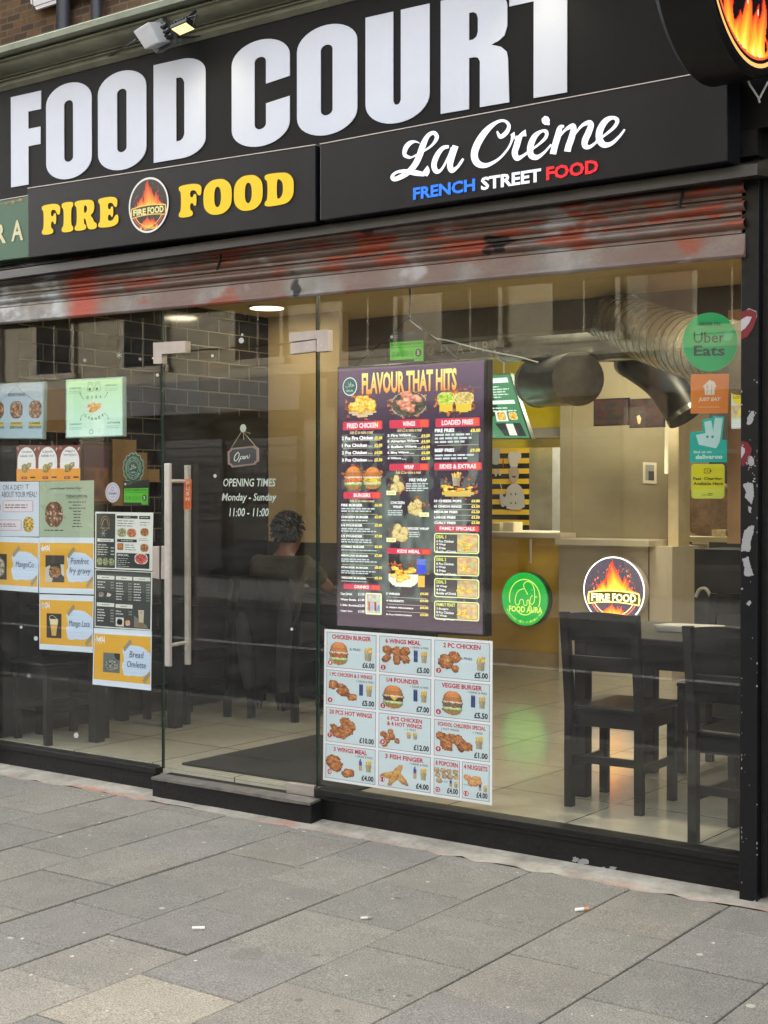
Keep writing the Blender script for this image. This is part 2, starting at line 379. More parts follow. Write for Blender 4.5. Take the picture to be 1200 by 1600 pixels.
        for i, j in zip(*np.nonzero(A)):
            f = []
            for (p, q) in ((i, j), (i, j + 1), (i + 1, j + 1), (i + 1, j)):
                if idx[p, q] < 0:
                    idx[p, q] = b0 + cnt; cnt += 1
                    s.V.append(tuple(s.pos(x0 + (x1 - x0) * q / n, y0 + (y1 - y0) * p / m, lay)))
                f.append(int(idx[p, q]))
            s.F.append(tuple(f)); s.K.append([tuple(C[p, q]) for (p, q) in ((i, j), (i, j + 1), (i + 1, j + 1), (i + 1, j))])
    def build(s, name, mat, parent=None):
        off = Vector((0, 0, 0))
        if parent is not None: off = Vector(parent.location if parent.parent is None else parent.parent.location)
        me = bpy.data.meshes.new(name); me.from_pydata([tuple(Vector(v) - off) for v in s.V], [], s.F); me.materials.append(mat)
        ca = me.color_attributes.new('ink', 'FLOAT_COLOR', 'CORNER')
        flat = []
        for k in s.K:
            for c in k: flat += [c[0], c[1], c[2], 1.]
        ca.data.foreach_set('color', flat)
        o = bpy.data.objects.new(name, me); link(o); o.parent = parent
        return o
def sheet_px(px, Y, W=100., H=100., thick=.0015, **k):
    """canvas for a sheet whose corners (TL, TR, BR, BL) are photo pixels on the plane y = Y"""
    c = Canvas(*[PY(a, b, Y) for a, b in px], W=W, H=H, quad_px=px, **k); return c
# ---- value noise
def vn(U, V, f, seed=0):
    x = U * f + seed * 13.7; y = V * f + seed * 7.1; xi = np.floor(x); yi = np.floor(y); fx = x - xi; fy = y - yi
    h = lambda a, b: np.modf(np.abs(np.sin(a * 127.1 + b * 311.7 + seed) * 43758.5453))[0]
    fx = fx * fx * (3 - 2 * fx); fy = fy * fy * (3 - 2 * fy)
    return (h(xi, yi) * (1 - fx) + h(xi + 1, yi) * fx) * (1 - fy) + (h(xi, yi + 1) * (1 - fx) + h(xi + 1, yi + 1) * fx) * fy
def ramp(t, stops):
    t = np.clip(t, 0, 1); xs = [q[0] for q in stops]
    return tuple(np.interp(t, xs, [q[1][k] for q in stops]) for k in range(3))
BROWN = [(0, (70, 34, 16)), (.35, (140, 74, 34)), (.65, (192, 118, 62)), (1, (238, 190, 130))]
GOLD = [(0, (150, 84, 10)), (.3, (226, 160, 40)), (.6, (250, 214, 96)), (1, (255, 246, 190))]
def pic_blobs(U, V, blobs=None, pal=BROWN, seed=1, shade=.9, nf=9):
    a = np.zeros(U.shape); T = np.zeros(U.shape); top = np.zeros(U.shape)
    for i, (cx, cy, rx, ry, ang) in enumerate(blobs):
        c, s_ = math.cos(R(ang)), math.sin(R(ang)); du = (U - cx) * c + (V - cy) * s_; dv = -(U - cx) * s_ + (V - cy) * c
        d = (du / rx) ** 2 + (dv / ry) ** 2 + (vn(U, V, 6, seed + i) - .5) * .5
        ins = d < 1; h = np.sqrt(np.clip(1 - d, 0, 1))
        t = .18 + .5 * h * shade + .22 * (V - cy) / ry * .5 + (vn(U, V, nf, seed + 3 * i) - .5) * .55 + (vn(U, V, nf * 2.3, seed + i) - .5) * .3
        T = np.where(ins, t, T); a = np.where(ins, 1, a)
    return (*ramp(T, pal), a)
def rblobs(n, seed, sx=.62, sy=.5, r=(.26, .42), el=.65):
    rd = random.Random(seed); out = []
    for i in range(n):
        q = i / max(1, n - 1); out.append((rd.uniform(-sx, sx), sy * (1 - 2 * q) + rd.uniform(-.12, .12), rd.uniform(*r), rd.uniform(*r) * el, rd.uniform(-60, 60)))
    return out
def pic_burger(U, V, patty=(92, 58, 36), cheese=False, seed=0):
    n = vn(U, V, 7, seed); n2 = vn(U, V, 16, seed + 5)
    r = np.zeros(U.shape); g = r.copy(); b = r.copy(); a = r.copy()
    def put(mask, c, k=.35):
        nonlocal r, g, b, a
        f = 1 + (n2 - .5) * k + .25 * (V * .5) * .5 - .35 * np.abs(U) ** 3
        r = np.where(mask, c[0] * f, r); g = np.where(mask, c[1] * f, g); b = np.where(mask, c[2] * f, b); a = np.where(mask, 1., a)
    put((V > -.95) & (V < -.5) & ((U / .84) ** 2 + ((V + .45) / .5) ** 2 < 1), (186, 130, 78))
    put((V > -.62 + .12 * (n - .5)) & (V < -.28 + .25 * (n - .5)) & (np.abs(U) < .97 - .1 * n), (126, 160, 60), .9)
    put((V > -.5 + .2 * (n2 - .5)) & (V < -.36 + .1 * n2) & (np.abs(U) < .9), (232, 226, 190), .4)
    put((V > -.34 + .12 * (n - .5)) & (V < .08 + .14 * (n - .5)) & (np.abs(U) < .93 + .06 * (n - .5)), patty, .9)
    if cheese: put((V < .1) & (V > .08 - .42 * np.clip(1 - np.abs(U - .1) / .42, 0, 1)), (240, 196, 70), .15)
    put((V > .02 + .1 * (n - .5)) & (V < .17) & (np.abs(U) < .9), (240, 214, 196), .5)
    put(((U / .88) ** 2 + ((V - .12) / .82) ** 2 < 1) & (V > .12), (190, 120, 66), .25)
    sh = (V > .45) & ((U / .6) ** 2 + ((V - .4) / .5) ** 2 < 1)
    r = np.where(sh, r * 1.14, r); g = np.where(sh, g * 1.16, g); b = np.where(sh, b * 1.22, b)
    return r, g, b, a
def pic_fries(U, V, seed=0):
    fr = vn(U + V * .25, V * .15, 7, seed); st = np.modf(np.abs((U + V * .18 * np.sin(U * 5)) * 3.4 + 10))[0]
    top = .55 + .4 * vn(U, U * 0, 5, seed + 2)
    a = ((V > .1) & (V < top) & (np.abs(U) < .82 + .1 * V)).astype(float)
    r = 232 - 80 * (st < .2) + 20 * fr; g = 196 - 90 * (st < .2) + 20 * fr; b = 110 - 60 * (st < .2)
    wdt = .62 + .2 * (V + 1) / 1.2; bx = (V < .28 - .12 * np.cos(U * 1.6)) & (V > -1) & (np.abs(U) < wdt)
    k = 1 - .12 * (U > .1) + .1 * (vn(U, V, 4, 3) - .5)
    r = np.where(bx, 172 * k, r); g = np.where(bx, 158 * k, g); b = np.where(bx, 132 * k, b); a = np.where(bx, 1., a)
    return r, g, b, a
def pic_can(U, V, seed=0):
    a = ((np.abs(U) < .85) & (V > -1 + .12 * U * U) & (V < .98 - .2 * U * U)).astype(float); sh = 1 - .45 * np.abs(U - .1) ** 1.5
    top = V > .72
    return np.where(top, 175 * sh, 45 * sh), np.where(top, 185 * sh, 66 * sh), np.where(top, 195 * sh, 140 * sh), a
def pic_bottle(U, V, seed=0):
    w_ = np.where(V > .55, .25 + .15 * (V < .75), .8); a = ((np.abs(U) < w_) & (np.abs(V) < .98)).astype(float)
    blue = (V > -.1) & (V < .55) ; k = 1 - .3 * np.abs(U)
    r = np.where(V > .55, 60, np.where(blue, 60, 214)) * k; g = np.where(V > .55, 80, np.where(blue, 80, 168)) * k; b = np.where(V > .55, 120, np.where(blue, 160, 130)) * k
    return r, g, b, a
def pic_bowl(U, V, seed=0, pal=BROWN, rim=(60, 50, 46), rimw=.12):
    d = U * U + V * V; t = .45 + (vn(U * 1.0, V, 6, seed) - .5) * .9 + (vn(U, V, 13, seed + 2) - .5) * .6
    r, g, b = ramp(t, pal); e = d > (1 - rimw) ** 2
    return np.where(e, rim[0], r), np.where(e, rim[1], g), np.where(e, rim[2], b), (d < 1).astype(float)
FL = [(1.0, (200, 40, 26)), (.75, (232, 82, 40)), (.45, (250, 150, 45)), (.2, (255, 214, 70)), (0, (255, 246, 170))]
def pic_flame(U, V, base=-.2, seed=0, tongues=((0, .34, 1.0), (-.33, .2, .42), (.36, .2, .5), (-.56, .16, .22), (.58, .17, .2), (-.75, .13, .0), (.76, .13, .02), (-.18, .17, .62), (.2, .17, .68), (.47, .12, .36), (-.45, .12, .34))):
    F = np.zeros(U.shape); T = np.ones(U.shape)
    for i, (cx, wd, top) in enumerate(tongues):
        q = np.clip((V - base) / (top - base), 0, 1.0); x = U - cx - .055 * np.sin(q * 5.5 + i * 1.7) - .04 * (vn(U * 0 + i, V, 5, i) - .5)
        wq = wd * (1 - q) ** .75 * (.85 + .3 * np.sin(q * 3.1)); f = np.where((V >= base - .06) & (V < top), 1 - np.abs(x) / np.maximum(wq, 1e-3), -1)
        t = .15 + .85 * q + .5 * (1 - np.clip(f, 0, 1)) * .6 - .1
        upd = f > 0; T = np.where(upd & (t < T), t, T); F = np.maximum(F, f)
    rd = random.Random(seed + 4)
    for k in range(46):
        an = rd.uniform(0, math.pi); rr = rd.uniform(.66, .84); cx, cy = rr * math.cos(an), rr * math.sin(an) * 1.0 - .0
        if cy < .0: continue
        e = ((U - cx) / .014) ** 2 + ((V - cy) / .03) ** 2 < 1; F = np.where(e, 1, F); T = np.where(e, rd.uniform(.5, .9), T)
    return (*ramp(np.clip(T, 0, 1), sorted(FL)), (F > 0).astype(float))
# ================================================================== GROUND AND STREET
GS = .02                       # pavement falls towards the road
def gz(y): return GS * y
slabm = bpy.data.materials.new('paving_slab'); slabm.use_nodes = True
def _slab():
    t = slabm.node_tree; b = t.nodes['Principled BSDF']; tc = t.nodes.new('ShaderNodeTexCoord')
    at = t.nodes.new('ShaderNodeVertexColor'); at.layer_name = 'tone'
    def noise(sc, det=4, ro=.6):
        n = t.nodes.new('ShaderNodeTexNoise'); n.inputs['Scale'].default_value = sc; n.inputs['Detail'].default_value = det; n.inputs['Roughness'].default_value = ro
        t.links.new(tc.outputs['Object'], n.inputs['Vector']); return n
    def rng(n, a, bb, lo=0., hi=1.):
        m = t.nodes.new('ShaderNodeMapRange'); m.inputs['From Min'].default_value = lo; m.inputs['From Max'].default_value = hi
        m.inputs['To Min'].default_value = a; m.inputs['To Max'].default_value = bb; t.links.new(n, m.inputs['Value']); return m.outputs[0]
    def mul(v, s):
        m = t.nodes.new('ShaderNodeVectorMath'); m.operation = 'SCALE'; t.links.new(v, m.inputs[0]); t.links.new(s, m.inputs['Scale']); return m.outputs[0]
    big = noise(1.3, 5); grit = noise(170, 3, .8); mid = noise(9, 6, .7)
    v = mul(at.outputs['Color'], rng(big.outputs['Fac'], .72, 1.25)); v = mul(v, rng(mid.outputs['Fac'], .72, 1.22)); v = mul(v, rng(grit.outputs['Fac'], .25, 1.75, .28, .72))
    # pale aggregate specks
    vo = t.nodes.new('ShaderNodeTexVoronoi'); vo.inputs['Scale'].default_value = 95; t.links.new(tc.outputs['Object'], vo.inputs['Vector'])
    sp = rng(vo.outputs['Distance'], 1., 0., .1, .22)
    wn = t.nodes.new('ShaderNodeTexWhiteNoise'); t.links.new(vo.outputs['Position'], wn.inputs['Vector'])
    k = rng(wn.outputs['Value'], 0, 1, .8, .86)
    mm = t.nodes.new('ShaderNodeMath'); mm.operation = 'MULTIPLY'; t.links.new(sp, mm.inputs[0]); t.links.new(k, mm.inputs[1])
    m2 = t.nodes.new('ShaderNodeMath'); m2.operation = 'MULTIPLY'; t.links.new(mm.outputs[0], m2.inputs[0]); m2.inputs[1].default_value = .55
    mx = t.nodes.new('ShaderNodeMix'); mx.data_type = 'RGBA'; t.links.new(m2.outputs[0], mx.inputs['Factor']); t.links.new(v, mx.inputs['A']); mx.inputs['B'].default_value = (*lin((196, 192, 180)), 1)
    # trodden chewing gum: sparse pale irregular spots
    wp = t.nodes.new('ShaderNodeVectorMath'); wp.operation = 'MULTIPLY_ADD'; t.links.new(mid.outputs['Color'], wp.inputs[0]); wp.inputs[1].default_value = (.03, .03, 0); t.links.new(tc.outputs['Object'], wp.inputs[2])
    last = mx.outputs['Result']
    for (sc, r0, r1, th, colr, am) in ((5.5, .035, .085, .5, (176, 172, 158), .75), (13., .03, .09, .55, (206, 202, 190), .8), (7.3, .05, .11, .7, (58, 56, 50), .5), (2.2, .02, .16, .5, (90, 88, 78), .3)):
        v2 = t.nodes.new('ShaderNodeTexVoronoi'); v2.inputs['Scale'].default_value = sc; t.links.new(wp.outputs[0], v2.inputs['Vector']); w2 = t.nodes.new('ShaderNodeTexWhiteNoise'); t.links.new(v2.outputs['Position'], w2.inputs['Vector'])
        rad = rng(w2.outputs['Value'], r0, r1); dd = t.nodes.new('ShaderNodeMath'); dd.operation = 'LESS_THAN'; t.links.new(v2.outputs['Distance'], dd.inputs[0]); t.links.new(rad, dd.inputs[1])
        w3 = t.nodes.new('ShaderNodeSeparateXYZ'); t.links.new(w2.outputs['Color'], w3.inputs[0]); g3 = t.nodes.new('ShaderNodeMath'); g3.operation = 'GREATER_THAN'; g3.inputs[1].default_value = th; t.links.new(w3.outputs[1], g3.inputs[0])
        m3 = t.nodes.new('ShaderNodeMath'); m3.operation = 'MULTIPLY'; t.links.new(dd.outputs[0], m3.inputs[0]); t.links.new(g3.outputs[0], m3.inputs[1]); m4 = t.nodes.new('ShaderNodeMath'); m4.operation = 'MULTIPLY'; m4.inputs[1].default_value = am; t.links.new(m3.outputs[0], m4.inputs[0])
        x2 = t.nodes.new('ShaderNodeMix'); x2.data_type = 'RGBA'; t.links.new(m4.outputs[0], x2.inputs['Factor']); t.links.new(last, x2.inputs['A']); x2.inputs['B'].default_value = (*lin(colr), 1); last = x2.outputs['Result']
    t.links.new(last, b.inputs['Base Color']); b.inputs['Roughness'].default_value = .85
    bp = t.nodes.new('ShaderNodeBump'); bp.inputs['Strength'].default_value = .5; bp.inputs['Distance'].default_value = .003
    t.links.new(grit.outputs['Fac'], bp.inputs['Height']); t.links.new(bp.outputs[0], b.inputs['Normal'])
_slab()
M['joint'] = nmat('joint_sand', (92, 90, 72), .95, var=.3, scale=9, col2=(48, 54, 36), bump=.6, bscale=90)
M['gum'] = nmat('chewing_gum', (150, 148, 138), .8, var=.15, scale=60)
def build_pavement():
    xs = [-1.72 + .42 * k for k in range(1, 9)][::-1] + [-1.72, -2.14, -2.54, -2.98, -3.42, -3.81, -4.22, -4.66, -5.04, -5.42, -5.85, -6.27, -6.69, -7.11, -7.53, -7.95, -8.37, -8.8, -9.2, -9.6, -10.]
    mb = MB(); cols = []
    mb.add([(-10.5, .3, -.012), (3, .3, -.012), (3, -2.9, gz(-2.9) - .012), (-10.5, -2.9, gz(-2.9) - .012)], [(0, 1, 2, 3)])
    rd = random.Random(3); tones = []
    base = [(121, 118, 110), (123, 120, 111), (120, 117, 109), (121, 118, 112), (124, 120, 111), (119, 117, 110)]
    nb = len(mb.f)
    for i in range(len(xs) - 1):
        x1, x0 = xs[i], xs[i + 1]; ph = .03 if i % 2 == 0 else .25
        ys = [-.165]; y = -ph - .42 * (1 if ph < .1 else 0)
        if y > -.22: y -= .42
        while y > -2.9: ys.append(y + rd.uniform(-.008, .008)); y -= .42
        ys.append(-2.9)
        for j in range(len(ys) - 1):
            ya, yb = ys[j], ys[j + 1]; g = rd.uniform(.0022, .0042); h = rd.uniform(-.0018, .0018); tl = rd.uniform(-.0022, .0022); t2 = rd.uniform(-.002, .002)
            w_ = rd.uniform(-.004, .004)
            mb.cm = 1; b0 = len(mb.f)
            a, b_, c, d = x0 + g + w_ * .2, x1 - g + w_ * .2, yb + g, ya - g
            bv = .003
            P = lambda x, y, dz: (x, y, gz(y) + h + dz + tl * (x - x0) / .42 + t2 * (y - yb) / .42)
            v = [P(a, c, -.012), P(b_, c, -.012), P(b_, d, -.012), P(a, d, -.012), P(a, c, -bv), P(b_, c, -bv), P(b_, d, -bv), P(a, d, -bv),
                 P(a + bv, c + bv, 0), P(b_ - bv, c + bv, 0), P(b_ - bv, d - bv, 0), P(a + bv, d - bv, 0)]
            mb.add(v, [(8, 9, 10, 11), (4, 5, 9, 8), (5, 6, 10, 9), (6, 7, 11, 10), (7, 4, 8, 11), (0, 1, 5, 4), (1, 2, 6, 5), (2, 3, 7, 6), (3, 0, 4, 7)])
            col = rd.choice(base); q = rd.uniform(.965, 1.035); col = tuple(k * q for k in col)
            cx, cy = (a + b_) / 2, (c + d) / 2
            if abs(cx + 3.2) < .22 and -2.35 < cy < -1.9: col = (146, 139, 125)
            if abs(cx + 3.62) < .22 and -2.8 < cy < -2.3: col = (139, 134, 123)
            tones += [(b0 + q_, col) for q_ in range(9)]
    # chewing gum and droppings trodden flat
    mb.cm = 2
    for k in range(0):
        x = rd.uniform(-7, -1.2); y = -abs(rd.gauss(0, 1.0)) - .15
        if y < -2.8: continue
        r = rd.choice([.003, .003, .004, .005, .006, .009, .012]); n = 9; z = gz(y) + .0022
        mb.add([(x + r * math.cos(6.283 * q / n) * rd.uniform(.7, 1.2) * 1.2, y + r * math.sin(6.283 * q / n) * rd.uniform(.7, 1.2), z) for q in range(n)] , [tuple(range(n))])
    me = bpy.data.meshes.new('pavement'); me.from_pydata(mb.v, [], mb.f)
    for m in (M['joint'], slabm, M['gum']): me.materials.append(m)
    me.polygons.foreach_set('material_index', mb.m)
    ca = me.color_attributes.new('tone', 'FLOAT_COLOR', 'CORNER'); T = dict(tones); arr = np.ones((len(me.loops), 4))
    for p in me.polygons:
        c = lin(T.get(p.index, (120, 118, 112)))
        for l in p.loop_indices: arr[l, :3] = c
    ca.data.foreach_set('color', arr.ravel()); o = link(bpy.data.objects.new('pavement', me)); tag(o, kind='structure')
build_pavement()
def threshold_mat():
    m = nmat('cement_fillet', (122, 118, 108), .9, var=.3, scale=7, col2=(164, 160, 150), bump=.8, bscale=30); t = m.node_tree; b = t.nodes['Principled BSDF']
    src = b.inputs['Base Color'].links[0].from_socket; tc = t.nodes.new('ShaderNodeTexCoord'); sp = t.nodes.new('ShaderNodeSeparateXYZ'); t.links.new(tc.outputs['Object'], sp.inputs[0])
    n = t.nodes.new('ShaderNodeTexNoise'); n.inputs['Scale'].default_value = 5; n.inputs['Detail'].default_value = 9; n.inputs['Roughness'].default_value = .75; t.links.new(tc.outputs['Object'], n.inputs['Vector'])
    a = t.nodes.new('ShaderNodeMath'); a.operation = 'MULTIPLY_ADD'; a.inputs[1].default_value = .22; t.links.new(n.outputs['Fac'], a.inputs[0]); t.links.new(sp.outputs[1], a.inputs[2])
    r = t.nodes.new('ShaderNodeValToRGB'); e = r.color_ramp.elements
    e[0].position = .0; e[0].color = (0, 0, 0, 1); e[1].position = 1; e[1].color = (0, 0, 0, 1)
    mp = t.nodes.new('ShaderNodeMapRange'); mp.inputs['From Min'].default_value = -.11; mp.inputs['From Max'].default_value = .07; t.links.new(a.outputs[0], mp.inputs['Value'])
    for p_, v in ((.1, 0), (.24, .8), (.4, .6), (.52, 0)): q = e.new(p_); q.color = (v, v, v, 1)
    t.links.new(mp.outputs[0], r.inputs[0])
    mx = t.nodes.new('ShaderNodeMix'); mx.data_type = 'RGBA'; n9 = t.nodes.new('ShaderNodeTexNoise'); n9.inputs['Scale'].default_value = 1.7; n9.inputs['Detail'].default_value = 6; t.links.new(tc.outputs['Object'], n9.inputs['Vector']); m9 = t.nodes.new('ShaderNodeMapRange'); m9.inputs['From Min'].default_value = .46; m9.inputs['From Max'].default_value = .6; t.links.new(n9.outputs['Fac'], m9.inputs['Value']); k9 = t.nodes.new('ShaderNodeMath'); k9.operation = 'MULTIPLY'; t.links.new(r.outputs[0], k9.inputs[0]); t.links.new(m9.outputs[0], k9.inputs[1]); t.links.new(k9.outputs[0], mx.inputs['Factor']); t.links.new(src, mx.inputs['A']); mx.inputs['B'].default_value = (*lin((164, 104, 84)), 1)
    t.links.new(mx.outputs['Result'], b.inputs['Base Color']); return m
mb = MB(); rd = random.Random(5); N = 120
for i in range(N):
    x0 = -8.5 + i * 10.5 / N; x1 = -8.5 + (i + 1) * 10.5 / N
    if i == 0: prev = -.17
    nx = -.175 + rd.uniform(-.022, .022)
    mb.add([(x0, prev, gz(prev) - .0005), (x1, nx, gz(nx) - .0005), (x1, .0, .012), (x0, .0, .012)], [(0, 1, 2, 3)]); prev = nx
tag(mb.build('pavement_edge', threshold_mat()), kind='structure')
M['asphalt'] = nmat('asphalt', (62, 62, 64), .85, var=.2, scale=5, bump=.4, bscale=150)
M['kerb'] = nmat('granite_kerb', (150, 148, 142), .8, var=.15, scale=20)
M['line_yellow'] = nmat('line_yellow', (206, 170, 60), .7, var=.2, scale=12)
M['line_white'] = nmat('line_white', (205, 205, 200), .7, var=.2, scale=12)
mb = MB(); mb.add([(-80, -3.04, -.19), (60, -3.04, -.19), (60, -11, -.19), (-80, -11, -.19)], [(0, 1, 2, 3)]); tag(mb.build('road', M['asphalt']), kind='structure')
mb = MB(); mb.box(-80, 60, -3.04, -2.9, -.3, -.056); mb.box(-80, 60, -11.14, -11.0, -.3, -.07); tag(mb.build('kerb', M['kerb']), kind='structure')
mb = MB()
mb.add([(-10.5, .3, -.02), (-80, .3, -.02), (-80, -2.9, -.08), (-10.5, -2.9, -.08)], [(0, 1, 2, 3)]); mb.add([(3, .3, -.02), (60, .3, -.02), (60, -2.9, -.08), (3, -2.9, -.08)], [(0, 1, 2, 3)])
mb.add([(-80, -11.14, -.075), (60, -11.14, -.075), (60, -14.2, -.03), (-80, -14.2, -.03)], [(0, 1, 2, 3)]); tag(mb.build('far_pavement', nmat('far_paving', (132, 130, 124), .85, var=.1, scale=2)), kind='structure')
mb = MB(); mb.add([(-200, 200, -.4), (200, 200, -.4), (200, -200, -.4), (-200, -200, -.4)], [(0, 1, 2, 3)]); tag(mb.build('ground', nmat('ground', (110, 108, 102), .9)), kind='structure')
mb = MB(); mb.cm = 0
for y in (-3.3, -3.52): mb.box(-60, 40, y - .05, y + .05, -.186, -.184)
mb.cm = 1
mb.box(-60, 40, -7.1, -6.95, -.186, -.184)
tag(mb.build('road_markings', [M['line_yellow'], M['line_white']]), kind='structure')

# terrace across the street (seen in the glass)
M['stock_brick'] = brick_mat('pale_stock_brick', (166, 154, 128), (150, 138, 112), (140, 134, 118), .225, .075, .008, (0, 2), var=.5)
M['dark_brick'] = brick_mat('dark_stock_brick', (132, 104, 76), (112, 88, 66), (120, 112, 98), .225, .075, .008, (0, 2), var=.5)
M['trim'] = nmat('stucco_trim', (158, 150, 130), .7, var=.08)
M['shop_dark'] = nmat('shop_front_dark', (26, 28, 32), .5, var=.3, scale=.8)
M['shutter_grey'] = nmat('plain_shutter', (96, 98, 100), .5, var=.2, scale=2)
def terrace(x0, x1, lab, brick, shop, roof):
    t = thing('terraced_house', lab, 'house', (x0, -14.2, 0), 'terraced houses across the street')
    mb = MB(); mb.box(x0, x1, -22, -14.25, 3.75, roof); mb.box(x0, x0 + .35, -22, -14.2, 0, 3.75); mb.box(x1 - .35, x1, -22, -14.2, 0, 3.75); mb.build('wall', brick, t)
    mb = MB(); mb.box(x0 + .36, x1 - .36, -16, -14.5, 0, 3.0); mb.build('shop_front', M['shop_dark'], t)
    rq = random.Random(int(x0 * 10)); xd = x0 + .5; 
    while xd < x1 - 1.3:
        wq = rq.choice([.95, 1.5, 2.1]); wq = min(wq, x1 - .5 - xd); kind = rq.random()
        if kind < .45:
            mb = MB(); [mb.box(xd, xd + wq, -14.5, -14.47 + .02 * (q % 2), .1 + q * .085, .1 + (q + 1) * .085 - .004) for q in range(30)]; mb.build('roller_shutter', M['shutter_grey'], t)
        else:
            mb = MB(); mb.box(xd, xd + wq, -14.499, -14.47, .5, 2.7); f_ = mb.build('shop_window', M['window_dark'], t)
            mb = MB(); mb.box(xd - .03, xd + .03, -14.469, -14.42, .1, 2.8); mb.box(xd + .031, xd + wq - .03, -14.469, -14.42, 2.1, 2.16); mb.box(xd + .031, xd + wq - .03, -14.469, -14.42, .42, .5); mb.build('frame', M['trim'] if kind > .8 else M['shutter_grey'], f_)
        xd += wq + .3
    mb = MB(); mb.box(x0 + .3, x1 - .3, -14.5, -14.0, 3.0, 3.6); mb.build('fascia', shop, t)
    mb = MB(); mb.box(x0 - .02, x1 + .02, -14.3, -13.95, roof - .5, roof - .2); mb.build('cornice', M['trim'], t)
    mb = MB(); mb.box(x0, x1, -14.3, -14.1, 3.62, 3.8); mb.build('string_course', M['trim'], t)
    n = max(2, int((x1 - x0) / 2.0)); wd = 1.15
    for fl, (za, zb) in enumerate(((3.95, 6.3), (7.4, 9.0))):
        for k in range(n):
            cx = x0 + (x1 - x0) * (k + .5) / n
            mb = MB(); mb.box(cx - wd / 2 - .09, cx + wd / 2 + .09, -14.27, -14.19, za - .12, za); mb.box(cx - wd / 2 - .12, cx + wd / 2 + .12, -14.27, -14.17, zb, zb + .2)
            for q in (-1, 1): mb.box(cx + q * wd / 2 - .04, cx + q * wd / 2 + .04, -14.27, -14.2, za, zb)
            mb.box(cx - wd / 2, cx + wd / 2, -14.24, -14.2, (za + zb) / 2 - .03, (za + zb) / 2 + .03)
            wf = mb.build('window', M['trim'], t)
            mb = MB(); mb.box(cx - .015, cx + .015, -14.219, -14.2, za, (za + zb) / 2 - .04); mb.build('glazing_bar', M['trim'], wf)
            mb = MB(); mb.box(cx - wd / 2, cx + wd / 2, -14.26, -14.22, za, zb); mb.build('pane', M['window_dark'], wf)
            if rd.random() < .5: mb = MB(); mb.box(cx - wd / 2 + .05, cx + wd / 2 - .05, -14.2195, -14.2185, zb - rd.uniform(.3, 1.2), zb - .02); mb.build('blind', M['trim'], wf)
terr = [('pale brick terraced house with black shop front, straight across the street', 'stock_brick', 'shop_dark'), ('browner brick terraced house with grey shop sign, across the street', 'dark_brick', 'shutter_grey'),
        ('pale brick terraced house beside the brown one, across the street', 'stock_brick', 'shop_dark'), ('far terraced house at the end seen in the glass', 'stock_brick', 'shutter_grey')]
lipB0 = 3.9
mb = MB(); mb.box(-60, -14.02, .02, 9, -.2, 16.4); mb.box(-14.01, -9.52, .02, 5.1, -.2, lipB0); tag(mb.build('shade_building', M['dark_brick']), 'unseen plain brick building on the left, added to shade the street', 'building')  # side buildings added out of view so the street lies in shade
mb = MB(); mb.box(6.02, 40, .02, 9, -.2, 16.9); mb.box(3.02, 6.01, .02, 5.1, -.2, lipB0); tag(mb.build('shade_building', M['dark_brick']), 'unseen plain brick building on the right, added to shade the street', 'building')
xx = -40
k = 0
while xx < 8:
    wdt = [6.2, 5.4, 6.8, 5.8][k % 4]; l, b_, s_ = terr[k % 4]
    nm = ['1st', '2nd', '3rd', '4th', '5th', '6th', '7th', '8th', '9th'][min(k, 8)]
    terrace(xx, xx + wdt, ('pale brick' if b_ == 'stock_brick' else 'brown brick') + ' terraced house across the street, %s from the far left end of its row' % nm, M[b_], M[s_], 9.9 + .3 * (k % 3)); xx += wdt; k += 1

# ================================================================== SHOP FRONT
# --- brick wall above, cornice
lipT = PY(100, 42, -.31).z; lipB = PY(100, 54, -.31).z; mB = PY(100, 63, -.34).z; fT = PY(100, 109, -.13).z
M['front_brick'] = brick_mat('weathered_brick', (112, 84, 56), (76, 60, 46), (104, 96, 80), .225, .075, .009, (0, 2), var=.9)
mb = MB(); mb.box(-9.5, 3, .02, 5.2, lipB - .1, lipB + .02); tag(mb.build('shop_roof', nmat('roof_felt', (84, 84, 82), .9)), 'flat felt roof of the single storey shop behind the cornice', 'roof')
mb = MB(); mb.box(-14, 6, 5.2, 9, 3.26, 16.5); tag(mb.build('brick_wall', M['front_brick']), 'weathered brown brick wall above the green painted cornice', 'wall')  # upper part carried up unseen to keep the sun off the street
t = thing('cornice', 'old green grey painted moulded cornice running above the black sign board', 'cornice', (-6, -.13, fT))
mb = MB()
pr = [(.02, fT - .03), (-.13, fT - .03), (-.145, fT + .02), (-.15, fT + .045), (-.175, fT + .05), (-.175, fT + .075), (-.2, fT + .085)]
for k in range(9):
    a = R(90 * k / 8); pr.append((-.2 - .125 * (1 - math.cos(a)) , fT + .09 + (mB - fT - .11) * math.sin(a)))
pr += [(-.335, mB - .01), (-.34, mB + .015), (-.36, lipB - .005), (.02, lipB - .005)]
hM = lipB - .006 - fT
pr = [(.02, fT - .03), (-.13, fT - .03), (-.15, fT - .01), (-.15, fT + .1 * hM), (-.165, fT + .12 * hM), (-.165, fT + .2 * hM), (-.15, fT + .22 * hM), (-.15, fT + .25 * hM), (-.172, fT + .27 * hM), (-.172, fT + .33 * hM)]
for k in range(11):
    a = R(9 * k); pr.append((-.176 - .07 * math.sin(a), fT + (.35 + .42 * (1 - math.cos(a))) * hM))
pr += [(-.252, fT + .78 * hM), (-.262, fT + .8 * hM), (-.262, fT + .9 * hM), (-.235, fT + .93 * hM), (-.235, fT + hM), (.02, fT + hM)]
mb.prof(pr, -9.5, 3); mb.build('moulding', M['cornice'], t)
mb = MB(); x = -9.5; rd = random.Random(2)
while x < 3:
    L = rd.uniform(1.2, 2.6); mb.prof([(.018, lipB), (-.31, lipB), (-.315, lipT - .012), (-.3, lipT), (.018, lipT + .05)], x, min(x + L, 3) - .006); x += L
